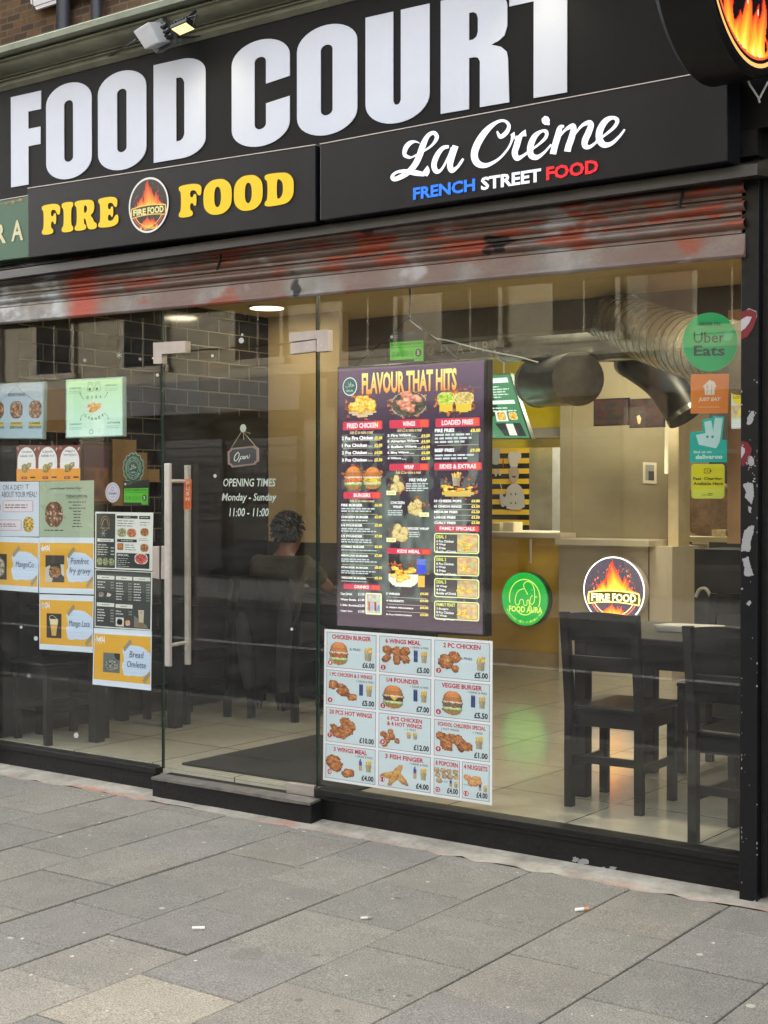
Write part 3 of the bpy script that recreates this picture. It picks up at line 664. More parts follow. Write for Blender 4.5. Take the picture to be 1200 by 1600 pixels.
mb.build('lip', M['cornice_lip'], t)
# pipes, small white sign on the brick
for px, r, lab in ((99, .075, 'dark iron downpipe on the brick wall nearer the telephone sign'), (151, .06, 'thinner dark iron downpipe on the brick wall, further from the telephone sign')):
    p = PY(px, 30, 5.08); mb = MB(); mb.tube([(p.x, 5.08, 4.0), (p.x, 5.08, 12)], r, 20); mb.box(p.x - r * 1.35, p.x + r * 1.35, 5.0, 5.19, 7.6, 7.7)
    tag(mb.build('downpipe', M['pipe'], smooth=True), lab, 'pipe')
c = Canvas(PY(47, -70, 5.1), PY(190, -110, 5.1), PY(190, -27, 5.1), PY(52, 19, 5.1), W=100, H=60, step=.004)
c.poly([(0, 6), (4, 3), (6, 0), (94, 0), (96, 3), (100, 6), (100, 54), (96, 57), (94, 60), (6, 60), (4, 55), (0, 52)], (228, 226, 226), 0)
c.frame(2.4, 3.5, 97.6, 56.5, .7, (120, 110, 112), 1); c.text('Tel. 020 7', 13, 46, 60, 54.5, (136, 110, 112), bold=.01); c.rect(12, 12, 86, 20, (136, 110, 112)); c.rect(12, 27, 72, 33, (136, 110, 112))
c.build('wall_sign', M['sign_ink']); o = bpy.data.objects['wall_sign']; md = o.modifiers.new('s', 'SOLIDIFY'); md.thickness = .03; md.offset = -1
tag(o, 'white notched telephone number sign on the brick wall', 'sign')
# --- black fascia with FOOD COURT
FY = -.13
t = thing('fascia_sign', 'long black fascia board with large white letters FOOD COURT', 'sign', (-4.3, FY, 3.15))
zB = 2.86
mb = MB(); mb.box(-9.2, -1.55, FY, .02, zB, fT - .032); mb.build('panel', M['fascia'], t, bevel=.003)
x_post = PY(1165, 200, -.1).x
def impact():
    O = smooth([(0, .22), (0, .78), (.0, 1.0), (.5, 1.012), (1., 1.0), (1, .78), (1, .22), (1, 0), (.5, -.012), (0, .0)], 3)
    # squarer shoulders
    def rr(x0, x1, y0, y1, rx, ry, n=8):
        P = []
        for cx, cy, a in ((x1 - rx, y1 - ry, 0), (x0 + rx, y1 - ry, 90), (x0 + rx, y0 + ry, 180), (x1 - rx, y0 + ry, 270)):
            for k in range(n + 1):
                q = R(a + 90 * k / n); P.append((cx + rx * math.cos(q), cy + ry * math.sin(q)))
        return P
    G = {}
    G['O'] = (rr(0, 1, -.015, 1.015, .5, .2), [rr(.4, .6, .17, .83, .1, .05)])
    G['F'] = ([(0, 0), (0, 1), (1, 1), (1, .8), (.58, .8), (.58, .61), (.98, .61), (.98, .42), (.58, .42), (.58, 0)], [])
    d = [(0, 0), (0, 1), (.55, 1)] + [(.55 + .45 * math.sin(R(a)), .83 + .17 * math.cos(R(a))) for a in range(10, 91, 10)] + [(.55 + .45 * math.cos(R(a)), .17 - .17 * math.sin(R(a))) for a in range(0, 91, 10)]
    G['D'] = (d, [[(.44, .18), (.44, .82), (.52, .82), (.57, .80), (.6, .76), (.6, .24), (.57, .2), (.52, .18)]])
    o = rr(0, 1, -.015, 1.015, .5, .2); i = rr(.4, .62, .15, .85, .11, .05)
    # C: outer ring cut at the right between .40 and .58
    n = 9
    C_ = [(1, .6), (1, .8)] + [(x, y) for x, y in o[1:18]] + [(x, y) for x, y in o[18:]]
    C_ = [(1.0, .61), (1.0, .815)] + [(.5 + .5 * math.cos(R(a)), .815 + .2 * math.sin(R(a))) for a in range(10, 181, 10)] + [(.5 - .5 * math.cos(R(a)), .185 - .2 * math.sin(R(a))) for a in range(0, 181, 10)] + [(1.0, .42), (.6, .39), (.6, .2)] + [(.5 + .1 * math.cos(R(a)), .2 - .05 * math.sin(R(a))) for a in range(20, 181, 20)] + [(.5 - .1 * math.cos(R(a)), .8 + .05 * math.sin(R(a))) for a in range(0, 181, 20)] + [(.6, .58)]
    G['C'] = (C_, [])
    U_ = [(0, 1), (0, .2)] + [(.5 - .5 * math.cos(R(a)), .2 - .215 * math.sin(R(a))) for a in range(10, 180, 10)] + [(1, .2), (1, 1), (.56, 1), (.56, .19), (.54, .16), (.5, .15), (.46, .16), (.44, .19), (.44, 1)]
    G['U'] = (U_, [])
    Rr = [(0, 0), (0, 1), (.55, 1)] + [(.55 + .42 * math.sin(R(a)), .83 + .17 * math.cos(R(a))) for a in range(10, 91, 10)] + [(.97, .66), (.93, .58), (.85, .545), (.74, .525), (.88, .49), (.96, .44), (.98, .38), (1, 0), (.58, 0), (.58, .4), (.55, .435), (.5, .445), (.42, .445), (.42, 0)]
    G['R'] = (Rr, [[(.42, .6), (.42, .84), (.48, .84), (.53, .82), (.55, .78), (.55, .66), (.53, .62), (.48, .6)]])
    G['T'] = ([(0, 1), (1, 1), (1, .82), (.7, .82), (.7, 0), (.3, 0), (.3, .82), (0, .82)], [])
    return G
G = impact()
# letter boxes: left & right px measured on the board; base and cap line measured too
base_l = lambda px: 292.7 - .1707 * (px - 20) ; cap_l = lambda px: 152.7 - .224 * (px - 15.7)
zb0 = PY(20, 292.7, FY).z; zb1 = PY(884, 145, FY).z; xb0 = PY(20, 292.7, FY).x; xb1 = PY(884, 145, FY).x
zc0 = PY(15.7, 152.7, FY).z; zc1 = PY(570.7, 28.3, FY).z; xc0 = PY(15.7, 152.7, FY).x; xc1 = PY(570.7, 28.3, FY).x
ZB = lambda x: zb0 + (zb1 - zb0) * (x - xb0) / (xb1 - xb0); ZC = lambda x: zc0 + (zc1 - zc0) * (x - xc0) / (xc1 - xc0)
mb = MB(); LY = FY - .004
for ch, a, b in (('F', 17, 64), ('O', 72, 143), ('O', 153, 228.5), ('D', 240, 321), ('C', 362, 452.5), ('O', 464, 558), ('U', 571, 671), ('R', 688.5, 795.5), ('T', 795.5, 926)):
    ym = base_l(a) - 60; xa = PY(a, 200, LY).x; xb = PY(b, 200, LY).x
    o_, hs_ = G[ch]; loops = [[Vector((xa + (xb - xa) * u, LY, ZB(xa + (xb - xa) * u) + (ZC(xa + (xb - xa) * u) - ZB(xa + (xb - xa) * u)) * v)) for u, v in L] for L in [o_] + hs_]
    flat = [p for L in loops for p in L]; n0 = len(mb.v); N_ = len(flat); mb.v += [tuple(p) for p in flat] + [(p.x, FY - .0005, p.z) for p in flat]
    for tr in tessellate_polygon([[Vector((p.x, p.z, 0)) for p in L] for L in loops]): mb.f.append(tuple(n0 + i for i in tr)); mb.m.append(0)
    q = 0
    for L in loops:
        for i in range(len(L)):
            j = (i + 1) % len(L); mb.f.append((n0 + q + i, n0 + q + j, n0 + N_ + q + j, n0 + N_ + q + i)); mb.m.append(0)
        q += len(L)
mb.build('lettering', M['acrylic'], t)
# --- lower light boxes
def boxsign(name, lab, px, Y, depth, mat):
    t = thing(name, lab, 'sign', tuple(PY(*px[3], Y)))
    e1, e2 = PY(*px[0], Y), PY(*px[1], Y); mb = MB(); mb.slab(e1 + Vector((0, -.002, .0045)), e2 + Vector((0, -.002, .0045)), e2 + Vector((0, -.002, .0005)), e1 + Vector((0, -.002, .0005)), (0, .03, 0)); mb.build('top_trim', M['steel_satin'], t)
    mb = MB(); P = [PY(a, b, Y) for a, b in px]; mb.slab(*P, (0, depth, 0)); mb.build('box', mat, t, bevel=.004); return t
ffq = [(43, 295), (493, 227), (493, 346.5), (44, 403)]
t = boxsign('lightbox_sign', 'black light box sign reading FIRE FOOD in yellow around a flame emblem', ffq, -.25, .118, M['lightbox_black'])
c = sheet_px(ffq, -.2535, W=450, H=119)
Yl = (255, 212, 2)
def cooper(c, word, px0, y0a, px1, y0b, hpx, col, lay=2):
    """fat rounded serif capitals; (px0,y0a)-(px1,y0b) base line in photo pixels, hpx cap height"""
    gl = {
     'F': ([(0, 0), (0, .16), (.1, .2), (.1, .8), (0, .84), (0, 1), (1, 1), (1, .62), (.84, .62), (.74, .8), (.5, .8), (.5, .6), (.62, .58), (.66, .68), (.78, .68), (.78, .32), (.66, .32), (.62, .42), (.5, .4), (.5, .2), (.62, .16), (.62, 0)], []),
     'I': ([(0, 0), (0, .17), (.18, .21), (.18, .79), (0, .83), (0, 1), (1, 1), (1, .83), (.82, .79), (.82, .21), (1, .17), (1, 0)], []),
     'E': ([(0, 0), (0, .16), (.1, .2), (.1, .8), (0, .84), (0, 1), (.94, 1), (.94, .64), (.8, .64), (.7, .8), (.48, .8), (.48, .6), (.6, .58), (.63, .67), (.74, .67), (.74, .33), (.63, .33), (.6, .42), (.48, .4), (.48, .2), (.72, .2), (.84, .38), (1, .38), (.98, 0)], []),
     'R': ([(0, 0), (0, .16), (.1, .2), (.1, .8), (0, .84), (0, 1), (.6, 1), (.84, .95), (.9, .74), (.84, .54), (.7, .47), (.82, .36), (.88, .22), (1, .18), (1, 0), (.66, -.01), (.56, .1), (.5, .36), (.42, .4), (.42, .2), (.52, .16), (.52, 0)], [[(.42, .57), (.42, .82), (.52, .82), (.58, .7), (.52, .57)]]),
     'O': ([(0, .5), (.03, .82), (.25, 1.02), (.5, 1.05), (.75, 1.02), (.97, .82), (1, .5), (.97, .18), (.75, -.02), (.5, -.05), (.25, -.02), (.03, .18)], [[(.38, .5), (.4, .74), (.5, .84), (.6, .74), (.63, .5), (.6, .26), (.5, .16), (.4, .26)]]),
     'D': ([(0, 0), (0, .16), (.1, .2), (.1, .8), (0, .84), (0, 1), (.5, 1), (.82, .96), (1, .74), (1, .5), (1, .26), (.82, .04), (.5, 0)], [[(.42, .2), (.42, .8), (.52, .8), (.62, .68), (.64, .5), (.62, .32), (.52, .2)]])}
    wd = {'F': .8, 'I': .5, 'E': .86, 'R': .95, 'O': 1.0, 'D': .98}
    tot = sum(wd[ch] for ch in word) + .06 * (len(word) - 1); u = 0
    for ch in word:
        o_, hh = gl[ch]
        def mp(p):
            q = (u + p[0] * wd[ch]) / tot; x = px0 + (px1 - px0) * q; y = y0a + (y0b - y0a) * q - hpx * p[1]; return c.uv(x, y)
        c.poly([mp(p) for p in smooth(o_, 2)], col, lay, holes=[[mp(p) for p in smooth(h, 2)] for h in hh]); u += wd[ch] + .06
cooper(c, 'FIRE', 67, 367.5, 192, 352, 47, Yl); cooper(c, 'FOOD', 287, 340, 461, 317.5, 51, Yl)
def emblem(c, cx, cy, r, lay=1, ringcol=(240, 238, 232), ringw=.05, bgc=(26, 22, 30), full=True, n=110, dim=1.0, kx=1.0):
    """round flame emblem with a banner; cx, cy, r in canvas units, kx widens"""
    c.ell(cx, cy, r * kx, r, bgc, lay, 56)
    c.ell(cx, cy, r * kx, r, ringcol, lay + .5, 56, ring=ringw * r)
    rr = r * .93
    c.raster(lambda U, V: pic_flame(U, V, base=-.12), cx - rr * kx, cy - rr, cx + rr * kx, cy + rr, n=n, m=n, lay=lay + 1)
    c.raster(lambda U, V: pic_flame(U, V, base=-.9, tongues=((0, .2, -.42), (-.2, .14, -.5), (.22, .14, -.48), (-.38, .1, -.6), (.4, .1, -.6), (-.08, .1, -.38), (.1, .1, -.46))), cx - rr * kx, cy - rr, cx + rr * kx, cy + rr, n=60, m=60, lay=lay + 1)
    for rad, cl in ((.84, (240, 90, 70)), (.76, (255, 190, 120))):
        P = [(cx + kx * r * rad * math.cos(R(a)), cy + r * rad * math.sin(R(a)), r * .03) for a in range(30, 151, 10)]; c.stroke(P, cl, lay + 1.5, k=2)
    def ban(x, y): return (cx + kx * r * x, cy - r * (y + .1 * (1 - x * x) - .34))
    A = [ban(x, .26) for x in np.linspace(-.86, .86, 13)]; B = [ban(x, -.12) for x in np.linspace(.86, -.86, 13)]
    c.poly(A + [ban(.9, .07)] + B + [ban(-.9, .07)], (255, 214, 120), lay + 2)
    A = [ban(x, .22) for x in np.linspace(-.83, .83, 13)]; B = [ban(x, -.085) for x in np.linspace(.83, -.83, 13)]
    c.poly(A + B, (66, 58, 6), lay + 3)
    y0 = cy - r * (.16 + .06 - .34); y1 = cy - r * (-.05 + .06 - .34)
    c.text('FIRE', cx - kx * r * .76, y0 - r * .02, cx - kx * r * .12, y1 + .0 * r, (255, 246, 170), bold=.035, lay=lay + 4, arc=0)
    c.text('FOOD', cx - kx * r * .04, y0 - r * .04, cx + kx * r * .76, y1, (255, 246, 170), bold=.035, lay=lay + 4)
u0, v0 = c.uv(239.5, 319.5); ua, _ = c.uv(208, 320); ub, _ = c.uv(271, 320); _, va = c.uv(239.5, 276); 
emblem(c, u0, v0, v0 - va, 1, bgc=(40, 38, 42), kx=(ub - ua) / 2 / (v0 - va), n=90)
c.build('lettering', M['lit_soft'], t)
lcq = [(500, 226), (1137, 107), (1137, 252), (500, 345)]
t = boxsign('lightbox_sign', 'black light box sign reading La Creme French Street Food in white, blue and red', lcq, -.25, .118, M['lightbox_black'])
c = sheet_px(lcq, -.2535, W=637, H=119, step=.0003)
S_ = 390 / 1200.
def sp(P, w=1.0, lay=2, col=(238, 244, 255)):
    Q = []
    for x, y, wd in P:
        a = c.uv(600 + x * S_, 170 + y * S_); b = c.uv(600 + x * S_ , 170 + (y + wd * w) * S_); Q.append((a[0], a[1], abs(b[1] - a[1])))
    c.stroke(Q, col, lay, k=8)
# script capitals and letters traced as brush strokes (crop units)
sp([(172, 166, 3), (150, 158, 10), (124, 166, 24), (104, 190, 28), (100, 222, 20), (128, 236, 12)], lay=2)                       # L upper flag
sp([(128, 236, 8), (168, 216, 10), (226, 180, 12), (254, 140, 22), (240, 116, 18), (212, 130, 24), (190, 170, 34), (172, 222, 36), (150, 268, 34), (118, 304, 30), (84, 326, 26), (52, 338, 22), (40, 326, 20), (60, 306, 14), (100, 300, 18), (150, 308, 26), (196, 316, 18)], lay=4)
sp([(196, 290, 44), (207, 303, 30), (200, 322, 20)], lay=3)
sp([(312, 182, 14), (282, 190, 22), (254, 226, 30), (240, 270, 30), (252, 300, 24), (276, 292, 14), (310, 232, 14), (330, 186, 20)], lay=2)  # a
sp([(345, 178, 34), (328, 228, 34), (318, 272, 32), (328, 296, 26), (352, 282, 16), (370, 258, 16), (382, 240, 12)], lay=5)
sp([(543, 108, 8), (560, 134, 20), (590, 112, 24), (600, 80, 18), (578, 58, 12), (540, 66, 18), (490, 108, 34), (450, 168, 40), (434, 222, 38), (450, 262, 32), (492, 272, 22), (548, 244, 14), (590, 200, 12), (612, 160, 12), (620, 126, 20)], lay=2)  # C
sp([(618, 118, 24), (634, 142, 10), (668, 122, 24), (684, 116, 34)], lay=8)                                # r
sp([(652, 132, 34), (640, 176, 34), (630, 212, 32), (642, 238, 26), (668, 228, 16), (700, 204, 12), (740, 176, 12), (778, 140, 18), (782, 112, 18), (760, 108, 14), (726, 134, 30), (706, 180, 34), (708, 222, 30), (736, 234, 24), (770, 212, 14), (806, 172, 10)], lay=10)   # r foot, e
sp([(788, 68, 30), (776, 54, 38), (768, 46, 22)], lay=6); sp([(796, 78, 6), (786, 66, 24), (774, 52, 34), (766, 42, 20)], lay=7)  # accent
sp([(866, 84, 10), (846, 92, 26), (836, 130, 34), (822, 176, 34), (812, 218, 34)], lay=2)                # m
sp([(834, 150, 8), (870, 104, 14), (904, 84, 26), (912, 98, 30), (902, 140, 34), (888, 180, 34), (882, 206, 34)], lay=5)
sp([(900, 150, 8), (946, 88, 14), (982, 68, 24), (996, 80, 30), (984, 116, 34), (968, 152, 34), (968, 178, 28), (990, 184, 18), (1026, 158, 12)], lay=9)
sp([(1020, 160, 10), (1064, 128, 12), (1110, 88, 18), (1124, 58, 20), (1104, 44, 16), (1070, 58, 30), (1042, 100, 36), (1038, 146, 34), (1060, 174, 28), (1096, 168, 20), (1134, 134, 14), (1160, 100, 10)], lay=16)   # e
def word(t_, x0, yt0, yb0, x1, yt1, yb1, col):     # word with its own slope: left and right cap/base px
    a0 = c.uv(600 + x0 * S_, 170 + yt0 * S_); b0 = c.uv(600 + x0 * S_, 170 + yb0 * S_); a1 = c.uv(600 + x1 * S_, 170 + yt1 * S_); b1 = c.uv(600 + x1 * S_, 170 + yb1 * S_)
    c.text(t_, a0[0], (a0[1] + a1[1]) / 2, a1[0], (b0[1] + b1[1]) / 2, col, bold=.035)
word('FRENCH', 140, 378, 438, 438, 336, 396, (24, 118, 245)); word('STREET', 466, 330, 391, 755, 285, 352, (236, 240, 250)); word('FOOD', 780, 278, 341, 1030, 243, 312, (236, 20, 44))
c.build('lettering', M['lit'], t)
# green sign at the left
gq = [(-90, 329), (44.5, 306), (44.5, 402), (-90, 418)]
t = boxsign('shop_sign', 'green sign board with cream letters ending RA, left of the flame light box', gq, -.2, .07, nmat('green_board', (52, 92, 66), .5, var=.05))
c = sheet_px(gq, -.2015, W=134, H=96); c.tpx('A', 17.5, 345.5, 36, 375, (206, 200, 158), bold=.02); c.tpx('R', -9, 351, 9, 379.5, (206, 200, 158), bold=.02); c.tpx('U', -36, 356, -18, 384, (206, 200, 158), bold=.02)
for k, (px, py) in enumerate(((9, 319), (31, 312), (-14, 322), (20, 316))): 
    u, v = c.uv(px, py)
    for a in range(5): c.ell(u + 1.6 * math.cos(R(72 * a)), v + 1.6 * math.sin(R(72 * a)), 1.1, 1.1, (190, 110, 70) if k % 2 else (170, 84, 60), n=8)
u, v = c.uv(30, 314)
for q in range(9): c.stroke([(u - 30 + q * 4, v + 1 + math.sin(q) * 1, .4), (u - 28 + q * 4, v - 1, .8), (u - 26 + q * 4, v + 1, .3)], (120, 150, 110), k=2)
c.build('lettering', M['sign_ink'], t)
# --- projecting round drum sign
dx0, dx1, dy, dz, dr = -2.13, -1.93, -.5, 3.347, .40
t = thing('projecting_sign', 'round black drum sign with glowing flame face, projecting over the right end', 'sign', (-2.0, -.1, dz))
mb = MB(); n = 72; prof = [(dx0, dr - .02), (dx0 + .02, dr), (dx1 - .012, dr), (dx1, dr - .012), (dx1, dr - .03), (dx1 - .006, dr - .032)]
b0 = 0
for x, r in prof: mb.v += [(x, dy + r * math.cos(6.2832 * k / n), dz + r * math.sin(6.2832 * k / n)) for k in range(n)]
for i in range(len(prof) - 1):
    for k in range(n): mb.f.append((i * n + k, i * n + (k + 1) % n, (i + 1) * n + (k + 1) % n, (i + 1) * n + k)); mb.m.append(0)
mb.f.append(tuple(range(n))); mb.m.append(0); mb.f.append(tuple(range((len(prof) - 1) * n, len(prof) * n))); mb.m.append(0)
mb.build('drum', M['black_paint'], t, smooth=True)
mb = MB(); mb.box(-2.06, -2.0, -.14, -.1, 3.1, 3.6); mb.bar((-2.03, -.13, 3.25), (-2.03, -.16, 3.25), .05, .05); mb.build('bracket', M['black_paint'], t)
c = Canvas((dx1 - .003, dy - dr, dz + dr), (dx1 - .003, dy + dr, dz + dr), (dx1 - .003, dy + dr, dz - dr), (dx1 - .003, dy - dr, dz - dr), W=2, H=2, n=(1, 0, 0))
c.ell(1, 1, .93, .93, (20, 14, 18), 1, 64); c.ell(1, 1, .915, .915, (255, 190, 110), 2, 72, ring=.035); c.ell(1, 1, .85, .85, (236, 96, 60), 3, 72, ring=.03)
c.raster(lambda U, V: (90 + 20 * V, 84 + 20 * V, 78 + 16 * V, (U * U + V * V < .62)), .2, .2, 1.8, 1.8, n=24, lay=3)
tg = tuple((-.62 + .155 * k + .03 * math.sin(k * 5), .15, -.34 + .26 * math.sin(k * 2.3 + 1) - .25 * (abs(-.62 + .155 * k))) for k in range(9))
c.raster(lambda U, V: (lambda q: (q[0], q[1], q[2], q[3] * ((U * U + V * V) < .98)))(pic_flame(U, V, base=-.93, tongues=tg)), .16, .16, 1.84, 1.84, n=110, lay=5)
for k in range(16): c.ell(.45 + 1.1 * random.random(), 1.1 + .35 * random.random(), .012, .03, (240, 230, 220), 6, 8)
c.text('FIRE', .3, .8, .92, 1.12, (255, 246, 170), bold=.03, lay=7); c.text('FOOD', 1.0, .8, 1.7, 1.12, (255, 246, 170), bold=.03, lay=7)
c.build('face', M['lit'], t)
mb = MB(); q = lambda a, b: PX(a, b, -2.02)
mb.tube([q(1166, 118), q(1172, 133), q(1185, 153), q(1187, 160)], .004, 6); mb.tube([q(1200, 128), q(1187, 153)], .004, 6)
tag(mb.build('hanging_cable', M['cable_white']), 'pale looped cable hanging under the round drum sign', 'cable')
# --- junction box and flood lights
P = [PY(a, b, -.36) for a, b in ((207, 49), (231, 34), (248, 67), (226, 78))]
t = thing('junction_box', 'grey plastic junction box tilted on the cornice beside the lit lamp', 'electrical box', tuple(P[3]))
mb = MB(); mb.slab(*P, (.0, .1, .03)); mb.build('body', M['grey_plastic'], t, bevel=.008)
mb = MB(); e = Vector((.0, .08, .022)); a = P[0] + e; b_ = P[1] + e; cc = P[2] + e; d = P[3] + e; ex = (b_ - a).normalized() * .02; ey = (a - d).normalized() * .02
mb.slab(a - ex + ey, b_ + ex + ey, cc + ex - ey, d - ex - ey, (0, .035, .012)); mb.build('base', nmat('dark_plastic', (62, 63, 62), .5), t, bevel=.006)
mb = MB(); 
for k in range(3): p = P[1].lerp(P[2], .3 + .25 * k) + Vector((0, .07, .02)); mb.tube([p, p + Vector((.035, 0, .01))], .011, 8)
mb.build('cable_gland', nmat('black_gland', (40, 40, 40), .4), t)
def cab(pts, lab, mat='cable', r=.005):
    mb = MB(); Q = [tuple(q) for q in catmull([tuple(p) for p in pts], 6)]; mb.tube(Q, r, 6); return tag(mb.build('cable', M[mat]), lab, 'cable')
cab([PY(166, 90, -.14), PY(190, 76, -.2), PY(213, 62, -.36)], 'thin grey cable rising from the sign board to the junction box')
cab([PY(258, 56, -.36), PY(275, 58, -.2), PY(300, 58, -.15), PY(322, 53, -.14), PY(352, 45, -.14)], 'cable sagging on the sign board below the lit lamp', r=.006)
cab([PY(-20, 110, -.2), PY(10, 113, -.15), PY(42, 118, -.14)], 'cable across the top of the sign board above the F')
def flood(px, py, lab, on=True):
    p = PY(px, py, -.38)
    t = thing('flood_light', lab, 'lamp', tuple(p), 'flood lights above the sign')
    r = Matrix.Rotation(R(-14), 3, 'X') @ Matrix.Rotation(R(-8), 3, 'Y')
    def hx(x0, x1, y0, y1, z0, z1):
        m = MB(); m.box(x0, x1, y0, y1, z0, z1); m.v = [tuple(p + r @ Vector(v) * .6) for v in m.v]; return m
    hx(-.085, .085, -.055, .055, -.005, .03).build('head', M['black_paint'], t, bevel=.004)
    m = MB()
    for k in range(6): m.box(-.07 + k * .026, -.064 + k * .026, -.045, .045, .03, .045)
    m.v = [tuple(p + r @ Vector(v) * .68) for v in m.v]; m.build('heat_sink', M['black_paint'], t)
    hx(-.075, .075, -.047, .047, -.009, -.0055).build('lens', emat('lamp_lens', (255, 232, 160), LIT * 1.25), t)
    m = MB(); m.tube([p + Vector((-.065, 0, .0)), p + Vector((-.065, .02, .05)), p + Vector((.065, .02, .05)), p + Vector((.065, 0, .0))], .005, 6); m.tube([p + Vector((0, .02, .05)), (p.x, -.3, p.z + .1)], .009, 8); m.build('bracket', M['black_worn'], t)
    l = bpy.data.lights.new('flood', 'SPOT'); l.energy = .35; l.color = (1, .86, .55); l.spot_size = R(105); l.spot_blend = .9; l.shadow_soft_size = .05
    lo = link(bpy.data.objects.new('flood_lamp', l)); lo.location = p + Vector((0, .0, -.03)); lo.rotation_euler = Vector((0, -.75, 1)).to_track_quat('Z', 'Y').to_euler()
flood(286, 44, 'small lit flood light under the cornice beside the grey junction box')
flood(800, -78, 'small lit flood light under the cornice above the last letters of the sign')
# --- shutter housing, roller shutter
t = thing('roller_shutter', 'half raised corrugated roller shutter sprayed with red and grey graffiti', 'shutter', (-4.3, -.1, 2.42))
hz = PY(1150, 278, -.20).z
mb = MB(); mb.prof([(-.2, hz), (-.195, hz + .045), (-.02, hz + .1), (-.02, hz + .02), (-.1, hz + .012)], -9, PY(1183, 276, -.2).x); mb.build('housing', nmat('housing', (50, 48, 45), .42, var=.25, scale=5), t, bevel=.002)
mb = MB(); mb.box(-9, -2.06, -.13, .0, hz + .09, 2.86); mb.build('head_board', M['black_worn'], t)
def shutter_mat():
    m = nmat('shutter_paint', (130, 127, 123), .4, metal=.2, var=.35, scale=6, bump=.2, bscale=60); t = m.node_tree; b = t.nodes['Principled BSDF']; src = b.inputs['Base Color'].links[0].from_socket
    tc = t.nodes.new('ShaderNodeTexCoord'); ge = t.nodes.new('ShaderNodeNewGeometry'); sp = t.nodes.new('ShaderNodeSeparateXYZ'); t.links.new(ge.outputs['Position'], sp.inputs[0])
    def mask(scale, seed, lo, hi, x0=None, x1=None, zs=1.5, z0=None, z1=None):
        mp = t.nodes.new('ShaderNodeMapping'); t.links.new(ge.outputs['Position'], mp.inputs['Vector']); mp.inputs['Location'].default_value = (seed, seed * 2.3, 0); mp.inputs['Scale'].default_value = (1, 1, zs)
        n = t.nodes.new('ShaderNodeTexNoise'); n.inputs['Scale'].default_value = scale; n.inputs['Detail'].default_value = 3; n.inputs['Roughness'].default_value = .45; t.links.new(mp.outputs[0], n.inputs['Vector'])
        r = t.nodes.new('ShaderNodeMapRange'); r.interpolation_type = 'SMOOTHSTEP'; r.inputs['From Min'].default_value = lo; r.inputs['From Max'].default_value = hi; t.links.new(n.outputs['Fac'], r.inputs['Value'])
        o = r.outputs[0]
        for (soc, a, bb) in ((sp.outputs[0], x0, .06), (sp.outputs[2], z0, .02)):
            if a is not None:
                g = t.nodes.new('ShaderNodeMapRange'); g.inputs['From Min'].default_value = a - bb; g.inputs['From Max'].default_value = a + bb; t.links.new(soc, g.inputs['Value'])
                k = t.nodes.new('ShaderNodeMath'); k.operation = 'MULTIPLY'; t.links.new(o, k.inputs[0]); t.links.new(g.outputs[0], k.inputs[1]); o = k.outputs[0]
        for (soc, a, bb) in ((sp.outputs[0], x1, .06), (sp.outputs[2], z1, .02)):
            if a is not None:
                g = t.nodes.new('ShaderNodeMapRange'); g.inputs['From Min'].default_value = a + bb; g.inputs['From Max'].default_value = a - bb; t.links.new(soc, g.inputs['Value'])
                k = t.nodes.new('ShaderNodeMath'); k.operation = 'MULTIPLY'; t.links.new(o, k.inputs[0]); t.links.new(g.outputs[0], k.inputs[1]); o = k.outputs[0]
        return o
    def over(src, col, fac):
        mx = t.nodes.new('ShaderNodeMix'); mx.data_type = 'RGBA'; t.links.new(fac, mx.inputs['Factor']); t.links.new(src, mx.inputs['A']); mx.inputs['B'].default_value = (*lin(col), 1); return mx.outputs['Result']
    s = over(src, (116, 96, 88), mask(2.2, 9.1, .38, .6, x0=-5.8)); s = over(s, (136, 74, 56), mask(3.4, 3.3, .52, .64, x0=-5.86, zs=3.)); s = over(s, (150, 74, 52), mask(4.5, 14., .5, .6, x0=-4.2, z0=2.52, zs=5.)); s = over(s, (160, 66, 44), mask(.5, 4., .0, .01, x0=-5.85, x1=-5.64))
    s = over(s, (160, 158, 160), mask(5.5, 21., .6, .76, x0=-5.3)); s = over(s, (178, 182, 188), mask(6., 5., .46, .6, x1=-5.9)); s = over(s, (30, 28, 30), mask(3.2, 33., .66, .69)); t.links.new(s, b.inputs['Base Color']); return m
SM = shutter_mat()
xl, xr = -9.0, -2.12; zL = PY(0, 507, -.09).z; xL = PY(0, 507, -.09).x; zR = PY(1157, 403, -.09).z; xR = PY(1157, 403, -.09).x; sl_ = (zR - zL) / (xR - xL)
zb_ = zL + sl_ * (xl - xL); dzz = sl_ * (xr - xl)
mb = MB(); h0 = .088
mb.prof([(-.075, zb_), (-.105, zb_), (-.112, zb_ + .01), (-.1, zb_ + .03), (-.098, h0 + zb_), (-.075, h0 + zb_)], xl, xr, dzz); mb.build('bottom_rail', SM, t, bevel=.002)
mb = MB(); pf = []; P_ = .068
for s in range(5):
    z = zb_ + h0 + s * P_
    pf += [(-.074, z), (-.074, z + .004), (-.09, z + .005), (-.09, z + .016)] + [(-.09 - .026 * math.sin(R(a)) ** .8, z + .017 + (P_ - .026) * (a / 180)) for a in range(0, 181, 12)] + [(-.09, z + P_ - .006), (-.074, z + P_ - .005)]
pf = pf + [(p[0] + .004, p[1]) for p in pf[::-1]]
mb.prof(pf, xl, xr, dzz)
# gentle dents
for i, v in enumerate(mb.v): mb.v[i] = (v[0], v[1] + .0, v[2])
mb.build('slat_curtain', SM, t)
for px, py in ((1067, 300), (345, 398)):
    mb = MB(); a = PY(px, py, -.115); mb.tube([a, PY(px - 2, py + 10, -.12), PY(px - 6, py + 24, -.115)], .006, 6); mb.build('stay_hook', M['cable'], t)
